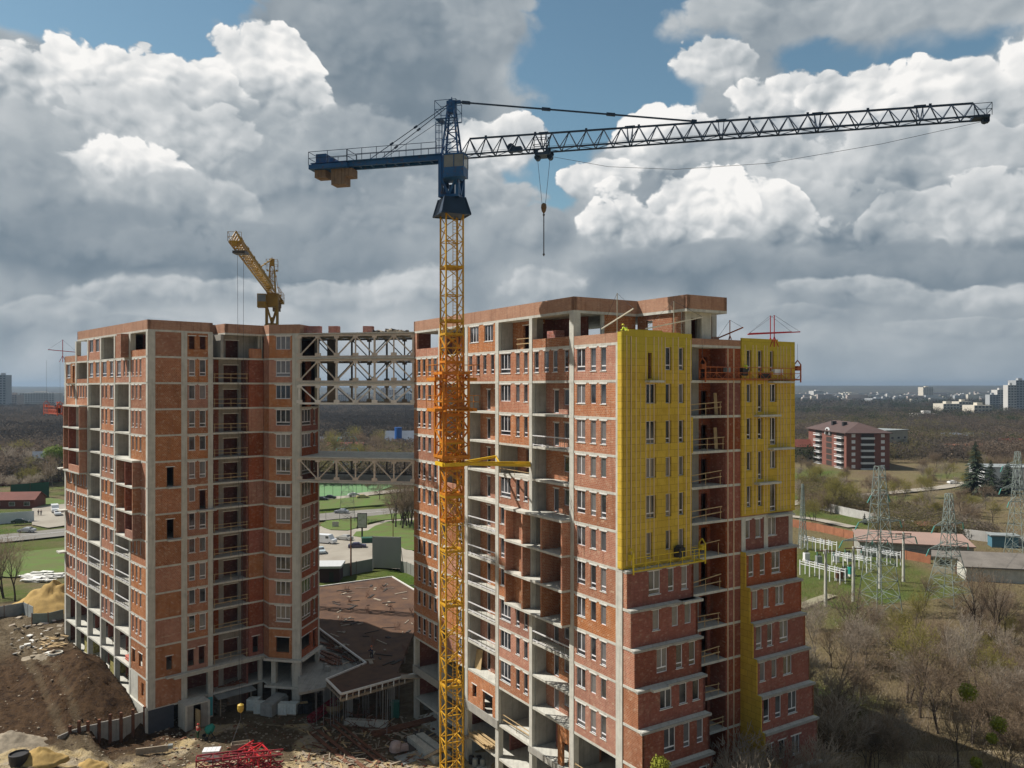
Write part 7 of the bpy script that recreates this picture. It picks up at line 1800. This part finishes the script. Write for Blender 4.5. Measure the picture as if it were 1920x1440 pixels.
# ================= trees =================
def bark(name, c, c2): return simple(name, c, .9, var=.4, scale=1.0, col2=c2)
BARK = bark('brown_bark', (.125, .100, .078), (.075, .058, .045)); BARKD = bark('dark_bark', (.06, .045, .038), (.035, .028, .024)); BARKP = bark('pale_bark', (.26, .23, .20), (.15, .13, .11))
TWIG = twig_mat('fine_twigs', (.30, .23, .165), (.20, .15, .105)); TWIGP = twig_mat('pale_twigs', (.42, .36, .295), (.29, .245, .195)); BUD = twig_mat('olive_budding_twigs', (.31, .275, .085), (.21, .19, .07))
def bare_tree(seed, h, spread, mats, levels=4, trunk_r=.16, upright=.5, stems=1):
    rng = random.Random(seed); tk = MB(); tw = MB()
    def branch(p, d, L, r, lv):
        n = 3 if lv < 2 else 2
        for i in range(n):
            q = p+d*(L/n); d2 = (d+Vector((rng.uniform(-1, 1), rng.uniform(-1, 1), rng.uniform(-.5, .8)))*.16).normalized()
            r2 = r*(1-.28/n*1.6)
            if lv < 3: tk.tube(p, q, r, r2, 4 if lv < 2 else 3, cap=False)
            else:
                s_ = d.cross(Vector((rng.uniform(-1, 1), rng.uniform(-1, 1), rng.uniform(-1, 1)))).normalized()*max(r, .017)
                tw.add([p-s_, p+s_, q+s_*.5, q-s_*.5], [(0, 1, 2, 3)])
            p, d, r = q, d2, r2
            if lv < levels and (i > 0 or lv > 0 or n < 3):
                for _ in range(2):
                    a = rng.uniform(0, 2*pi); t_ = d.cross(Vector((cos(a), sin(a), .3))).normalized()
                    nd = (d*rng.uniform(.5, 1.0)+t_*spread*rng.uniform(.6, 1.1)+Vector((0, 0, upright*.25))).normalized()
                    branch(p, nd, L*rng.uniform(.50, .72), r*.55, lv+1)
        if lv < levels: branch(p, (d+Vector((rng.uniform(-.3, .3), rng.uniform(-.3, .3), .2))).normalized(), L*.62, r*.7, lv+1)
    for s_ in range(stems):
        a = rng.uniform(0, 2*pi); d = Vector((cos(a)*.22*(stems > 1), sin(a)*.22*(stems > 1), 1)).normalized()
        branch(Vector((cos(a)*.2*(stems > 1), sin(a)*.2*(stems > 1), -.3)), d, h*.42, trunk_r/(stems**.4), 0)
    return tk.mesh('trunk', mats[0]), tw.mesh('crown', mats[1])
VARS = {'brown': [bare_tree(1, 8, .85, (BARK, TWIG)), bare_tree(2, 7.5, .8, (BARK, TWIG), stems=3, trunk_r=.13), bare_tree(3, 8.5, .7, (BARK, TWIG)), bare_tree(8, 6.0, .95, (BARK, TWIG), stems=4, trunk_r=.10)],
        'pale': [bare_tree(4, 8.5, .6, (BARKP, TWIGP), trunk_r=.075, upright=1.0), bare_tree(9, 7.0, .75, (BARKP, TWIGP), trunk_r=.07, stems=3, upright=.8)],
        'dark': [bare_tree(5, 13, .55, (BARKD, TWIG), trunk_r=.24), bare_tree(6, 11, .8, (BARKD, TWIG), trunk_r=.22, stems=2)],
        'bud': [bare_tree(7, 9, .8, (BARK, BUD), trunk_r=.16, stems=2), bare_tree(10, 7.5, .85, (BARK, BUD), trunk_r=.14, stems=3)]}
def tree(kind, x, y, sc, label, group, name='bare_tree', z=None):
    a, b = random.choice(VARS[kind]); r = thing(name, label, 'tree', (x, y, (G(x, y) if z is None else z)-.1), rnd(0, 6.28), group); r.scale = (sc, sc, sc*rnd(.85, 1.1))
    link('trunk', a, r); link('crown', b, r); return r
def fill(n, region, kinds, sc, label, group, avoid=()):
    c = 0; tries = 0
    while c < n and tries < n*20:
        tries += 1; px = rnd(region[0], region[1]); d = region[2]+(region[3]-region[2])*random.random()**1.0; x = (px-CX)/F_PX*d
        if any(abs(x-ax) < ar and abs(d-ay) < ar2 for ax, ay, ar, ar2 in avoid): continue
        rx, ry = x-9.15, d-67.6; s_, t_ = rx*bD.x+ry*bD.y, rx*aD.x+ry*aD.y
        if -3 < s_ < 24.5 and -5.0 < t_ < 42: continue
        if x < 13 and d < 130 and x > -45: continue
        k = random.choice(kinds); tree(k, x, d, rnd(*sc)*(.7 if k == 'dark' else 1), label[k] if isinstance(label, dict) else label, group); c += 1
G1 = 'bare trees of the thicket at the lower right'
fill(100, (1200, 2020, 58, 120), ['brown', 'brown', 'pale', 'pale', 'dark', 'bud'], (.75, 1.3), {'dark': 'dark-stemmed bare tree among many in the thicket at the lower right', 'brown': 'brown bare tree among many in the thicket at the lower right', 'pale': 'pale-barked bare tree among many in the thicket at the lower right', 'bud': 'olive budding tree among many in the thicket at the lower right'}, G1)
G2 = 'bare trees around and beyond the substation'
fill(26, (1500, 2000, 120, 150), ['brown', 'bud', 'pale'], (.6, 1.0), {'brown': 'brown bare tree scattered round the foot of the pylons', 'pale': 'pale bare tree scattered round the foot of the pylons', 'bud': 'olive budding tree scattered round the foot of the pylons'}, G2, avoid=((t1.x, t1.y, 14, 12), (t2.x, t2.y, 9, 8)))
fill(105, (1490, 2000, 232, 430), ['brown', 'bud', 'bud', 'brown', 'pale'], (.75, 1.25), {'brown': 'brown bare tree in the scrub beyond the concrete fence', 'pale': 'pale bare tree in the scrub beyond the concrete fence', 'bud': 'olive budding tree in the scrub beyond the concrete fence'}, G2, avoid=((160, 415, 14, 40), (175, 420, 25, 30)))
for px, py, sc, k, lab in ((1598, 1220, 1.15, 'dark', 'tall dark-stemmed bare tree standing alone in the dry grass right of the right tower'), (1735, 1135, .55, 'dark', 'small dark apple-like tree between the two big pylons'), (1803, 1215, .9, 'dark', 'slim dark tree left of the cluster at the right edge'), (1837, 1225, .95, 'dark', 'dark tree in the middle of the cluster at the right edge'),
                        (1868, 1225, .95, 'dark', 'dark forked tree at the right of the right-edge cluster'), (1885, 1210, .85, 'dark', 'thin dark tree behind the forked one at the right edge'), (1570, 955, 1.7, 'bud', 'large olive budding tree beyond the lawn left of the widest pylon'), (1548, 950, 1.1, 'brown', 'brown bare tree left of the large olive one'),
                        (1690, 1100, .5, 'brown', 'low brown tree beside the fourth concrete pole')):
    p = WG(px, py); tree(k, p.x, p.y, sc, lab, None)
G3 = 'dark bare trees grouped on the verge between the towers'
for px, py in ((742, 992), (748, 988), (753, 994), (757, 986), (762, 990), (766, 984), (769, 993), (772, 986), (776, 990), (738, 984)): p = WG(px, py); tree('dark', p.x, p.y, rnd(.9, 1.15), 'dark bare tree in the close group against the right tower edge', G3)
G4 = 'bare trees along the road behind the towers'
for px, py in ((712, 940), (690, 918), (640, 900), (720, 915), (750, 925), (765, 918)): p = WG(px, py); tree('brown', p.x, p.y, rnd(.8, 1.2), 'brown bare tree beside the road seen under the lower bridge', G4)
for px, py, sc, lab in ((10, 1122, 1.15, 'large bare tree in front of the grass at the left edge'), (28, 1128, .8, 'smaller leaning bare tree beside the large one at the left edge')): p = WG(px, py); tree('dark', p.x, p.y, sc, lab, None)
G5 = 'bare trees round the houses on the left'
for i in range(26): p = WG(rnd(-20, 118), rnd(868, 930)); tree(random.choice(['brown', 'bud', 'pale']), p.x, p.y, rnd(1.2, 1.9), 'bare tree round the dark roofed house on the left', G5)
G6 = 'bare trees round the blue roofed house'
for i in range(30): p = WG(rnd(590, 780), rnd(850, 895)); tree(random.choice(['brown', 'brown', 'bud']), p.x, p.y, rnd(1.3, 2.2), 'bare tree in the gardens seen between the two bridges', G6)
for px, h, k, lab in ((1245, 8.5, 'pale', 'pale bare tree at the near foot of the right tower, leftmost of its row'), (1282, 9.5, 'brown', 'brown bare tree second in the row at the foot of the right tower'), (1316, 13.5, 'pale', 'tall slim pale tree in front of the lowest windows of the right tower'), (1366, 14.5, 'pale', 'tall pale tree in front of the recess between the yellow blocks'),
                      (1402, 11, 'pale', 'pale tree before the foot of the yellow side wall'), (1445, 11.5, 'brown', 'brown tree before the far stepped block of the right tower'), (1482, 12.5, 'pale', 'pale tree covering the far lower corner of the right tower')):
    q = B.world(B.s_(px, 5.0), 5.0, 0); tree(k, q.x, q.y, h/8.0, lab, None)
# leafy clumps, mistletoe and conifers
LEAFY = simple('fresh_leaves', (.20, .27, .02), .8, var=.4, scale=.8, col2=(.10, .15, .015)); CON = simple('conifer_needles', (.018, .034, .018), .9, var=.4, scale=.5, col2=(.035, .048, .026)); MIST = simple('mistletoe_leaves', (.25, .27, .025), .85, var=.3, scale=2)
def leaf_ball(rx, rz_, n, sz, seed=0, hollow=.35):
    rng = random.Random(seed); m = MB()
    for i in range(n):
        v = Vector((rng.gauss(0, 1), rng.gauss(0, 1), rng.gauss(0, 1))).normalized()*(hollow+(1-hollow)*rng.random()**.5)
        k = 1+.35*mnoise.noise(v*2.3+Vector((seed, 0, 0))); c = Vector((v.x*rx*k, v.y*rx*k, v.z*rz_*k)); a = Vector((rng.gauss(0, 1), rng.gauss(0, 1), rng.gauss(0, 1))).normalized(); b = a.cross(v).normalized()
        m.add([c-a*sz, c+b*sz*.6, c+a*sz, c-b*sz*.6], [(0, 1, 2, 3)])
    return m
p = WG(103, 905); r = thing('green_tree', 'lime green leafy tree at the edge of the left tower', 'tree', V3(p)); m = MB(); m.tube((0, 0, 0), (0, 0, 9), .4, .2, 7)
for i in range(7): a = i*.9; m.tube((0, 0, 6+i*.5), (cos(a)*3.5, sin(a)*3.5, 10+i*.4), .12, .04, 4)
m.build('trunk', BARK, r); o = leaf_ball(5.0, 3.6, 4200, .28, 3).build('crown', LEAFY, r); o.location = (0, 0, 12)
for px, y, d, rad, lab in ((1815, 1298, 82, 1.0, 'bright yellow-green mistletoe ball in the thicket at the right'), (1872, 1358, 78, .8, 'dull yellow-green mistletoe clump lower right in the thicket'), (1860, 1384, 76, .5, 'small mistletoe clump below the dull one'), (1238, 1436, 63, .8, 'yellow-green mistletoe ball at the bottom edge against the right tower'), (1830, 1430, 74, .5, 'small mistletoe ball at the bottom edge near the right corner')):
    p = atd(px, y, d); o = leaf_ball(rad, rad*.95, 1300, .09, int(px), .1).build('mistletoe', MIST, None, V3(p)); tag(o, lab, 'mistletoe')
def conifer(label, px, py, h, w, seed, group=None):
    p = WG(px, py); r = thing('spruce', label, 'tree', V3(p), 0, group); rng = random.Random(seed); m = MB(); m.tube((0, 0, 0), (0, 0, h), .3, .04, 7); m.build('trunk', BARKD, r); m = MB(); nl = int(h*2.2)
    for i in range(nl):
        f = i/nl; z = h*(.07+.92*f); R_ = w*(1-f)**.8*rng.uniform(.8, 1.15); nb = 9
        for j in range(nb):
            a = rng.uniform(0, 6.28); e = Vector((cos(a)*R_, sin(a)*R_, -R_*.22)); s_ = Vector((-sin(a), cos(a), 0))
            for k in range(7):
                t0 = k/7; c = Vector((0, 0, z))+e*t0; wd = R_*.16*(1-t0*.6)
                m.add([c-s_*wd+Vector((0, 0, -.1)), c+e*.22+Vector((0, 0, -.25)), c+s_*wd+Vector((0, 0, -.1)), c+Vector((0, 0, .12))], [(0, 1, 3), (1, 2, 3)])
    m.build('crown', CON, r); return r
conifer('largest dark spruce left of the white modern building', 1829, 928, 20.5, 6.2, 1); conifer('smaller spruce before the white modern building', 1858, 925, 13, 4.2, 2); conifer('spruce at the right edge before the white modern building', 1890, 925, 12.5, 4.5, 3); conifer('tiny young spruce on the grass strip by the concrete fence', 1621, 984, 3.5, 1.2, 4)
for i, (px, py, h) in enumerate(((617, 858, 13), (636, 866, 10), (663, 866, 12), (676, 862, 10), (700, 864, 9), (712, 868, 8), (684, 868, 11), (606, 868, 9), (740, 872, 8), (655, 872, 8))): conifer('dark conifer in the row of gardens seen between the bridges', px, py, h, 4.2, 20+i, 'conifers between the bridges')

# ---- brush and the far woods: nobody could count them
def stuff_twigs(name, n, region, hmin, hmax, mat, seed):
    """bundles of thin upright stems, laid on the ground"""
    rng = np.random.default_rng(seed); px = rng.uniform(region[0], region[1], n*3); d = rng.uniform(region[2], region[3], n*3); x = (px-CX)/F_PX*d
    rx, ry = x-9.15, d-67.6; s_, t_ = rx*bD.x+ry*bD.y, rx*aD.x+ry*aD.y
    ok = ~((s_ > -2) & (s_ < 23) & (t_ > -4.5) & (t_ < 42)) & (x > 12); ok &= vnoise(x*.12, d*.12, seed) > .42
    x, y = x[ok][:n], d[ok][:n]; n = len(x); z = ground_base(x, y); h = rng.uniform(hmin, hmax, n); lean = rng.normal(0, .35, (n, 2))*h[:, None]; a = rng.uniform(0, np.pi, n); w = .02+.008*h
    b0 = np.stack([x-np.cos(a)*w, y-np.sin(a)*w, z-.1], 1); b1 = np.stack([x+np.cos(a)*w, y+np.sin(a)*w, z-.1], 1); t = np.stack([x+lean[:, 0], y+lean[:, 1], z+h], 1)
    v = np.stack([b0, b1, t], 1).reshape(-1, 3); return mesh_np(name, v, 3, mat)
def mesh_np(name, v, k, mats, mi=None):
    n = len(v)//k; me = bpy.data.meshes.new(name); me.vertices.add(len(v)); me.vertices.foreach_set('co', v.astype(np.float32).ravel()); me.loops.add(len(v)); me.loops.foreach_set('vertex_index', np.arange(len(v), dtype=np.int32))
    me.polygons.add(n); me.polygons.foreach_set('loop_start', np.arange(0, len(v), k, dtype=np.int32)); me.polygons.foreach_set('loop_total', np.full(n, k, np.int32))
    for m_ in (mats if isinstance(mats, list) else [mats]): me.materials.append(m_)
    if mi is not None: me.polygons.foreach_set('material_index', mi.astype(np.int32))
    me.update(); me.validate(); o = link(name, me); o['kind'] = 'stuff'; return o
stuff_twigs('undergrowth', 5000, (1180, 2060, 56, 150), .5, 2.6, TWIG, 5); stuff_twigs('undergrowth', 3500, (1180, 2060, 56, 130), .6, 2.8, TWIGP, 6)
stuff_twigs('dry_grass', 40000, (1400, 2060, 70, 260), .2, .6, simple('dry_grass', (.26, .20, .10), .9, var=.3), 7)
TS = .042
def woods(name, n, dmin, dmax, pxr, hr, seed, dens, mats, tri=80, keep=None, ts=None):
    rng = np.random.default_rng(seed); px = rng.uniform(pxr[0], pxr[1], n*4); d = dmin*(dmax/dmin)**rng.uniform(0, 1, n*4); x = (px-CX)/F_PX*d
    ok = vnoise(x*.006+31, d*.004+11, seed) > dens
    if keep is not None: ok &= keep(px, d)
    x, d = x[ok][:n], d[ok][:n]; n = len(x); z = ground_base(x, d); h = rng.uniform(hr[0], hr[1], n)
    v = rng.normal(0, 1, (n, tri, 3)); v /= np.linalg.norm(v, axis=2, keepdims=True); v *= rng.uniform(.25, 1, (n, tri, 1))**.5
    c = np.stack([x, d, z+h*.5], 1)[:, None, :]+v*np.stack([h*.48, h*.48, h*.42], 1)[:, None, :]
    s_ = (h*(ts or TS))[:, None, None]; o = rng.normal(0, 1, (n, tri, 3, 3))*s_[..., None]*np.array([.9, .9, .8]); V = (c[:, :, None, :]+o).reshape(-1, 3)
    mi = np.repeat(np.clip((vnoise(x*.013, d*.009, seed+40)*1.9-.45)*len(mats)+rng.uniform(-.8, .8, n), 0, len(mats)-1).astype(int), tri); return mesh_np(name, V, 3, mats, mi)
W1 = twig_mat('far_wood_brown', (0.190, 0.147, 0.113), (0.124, 0.096, 0.074), .012); W2 = twig_mat('far_wood_grey', (0.144, 0.120, 0.099), (0.094, 0.078, 0.065), .012); W3 = twig_mat('far_wood_dark', (0.071, 0.063, 0.057), (0.046, 0.041, 0.038), .012); W4 = twig_mat('far_wood_green', (0.057, 0.075, 0.034), (0.038, 0.049, 0.022), .012); W5 = twig_mat('far_wood_olive', (0.196, 0.172, 0.086), (0.128, 0.112, 0.056), .012)
S1 = twig_mat('scrub_brown', (0.230, 0.178, 0.121), (0.150, 0.116, 0.079), .06); S2 = twig_mat('scrub_olive', (0.213, 0.190, 0.086), (0.139, 0.124, 0.056), .06); S3 = twig_mat('scrub_grey', (0.265, 0.218, 0.172), (0.173, 0.143, 0.112), .06)
woods('wood', 5200, 430, 1100, (1480, 2000), (7, 12), 1, .34, [W1, W1, W2, W2, W5, W1, W4])
woods('wood', 3800, 900, 2600, (1480, 2000), (8, 14), 2, .42, [W2, W3, W4, W2])
woods('dark_wood', 5200, 520, 1500, (560, 800), (9, 15), 3, .0, [W3, W3, W2])  # cloud shadow over this middle wood is put into its dark tree colours
woods('dark_wood', 3800, 480, 1500, (-80, 140), (9, 15), 4, .0, [W3, W3, W2])
woods('scrub', 2600, 215, 440, (1500, 2010), (2.5, 5.5), 12, .40, [S1, S2, S3], tri=110, ts=.035, keep=lambda a, d: ~((d > 340) & (a < 1680)) & ~((d < 262) & (a < 1640)))
woods('wood', 1300, 330, 500, (-80, 130), (8, 13), 6, .25, [W1, W2, W5]); woods('wood', 1500, 330, 520, (560, 790), (8, 12), 7, .2, [W1, W2, W1, W5])
woods('far_town_trees', 2600, 1500, 4200, (-80, 2000), (10, 18), 8, .45, [W2, W3, W4], tri=24, ts=.09)
# far town: countless pale roofs and walls on the plain below the hills
rng = np.random.default_rng(9); n = 560; px = np.concatenate([rng.uniform(590, 780, 200), rng.uniform(1490, 2000, 280), rng.uniform(-40, 120, 80)]); d = 2300*(3900/2300)**rng.uniform(0, 1, n); V = []
m = MB()
for i in range(n):
    x = (px[i]-CX)/F_PX*d[i]; z = float(G(x, d[i])); w, h = rng.uniform(12, 60), rng.uniform(5, 20); m.box(x-w/2, x+w/2, d[i], d[i]+12, z-2, z+h, i % 4)
o = m.build('distant_town', FARW); o['kind'] = 'stuff'
# ---- the air
hz = bpy.data.materials.new('haze'); hz.use_nodes = True; nt = hz.node_tree; nt.nodes.clear(); ov = nt.nodes.new('ShaderNodeOutputMaterial'); pv = nt.nodes.new('ShaderNodeVolumePrincipled')
pv.inputs['Color'].default_value = (.36, .50, .68, 1); pv.inputs['Density'].default_value = HAZE; pv.inputs['Anisotropy'].default_value = .2; nt.links.new(pv.outputs[0], ov.inputs['Volume'])
m = MB(); m.box(-16500, 16500, -3100, 16000, -9, 125); o = m.build('haze', hz); o['kind'] = 'stuff'
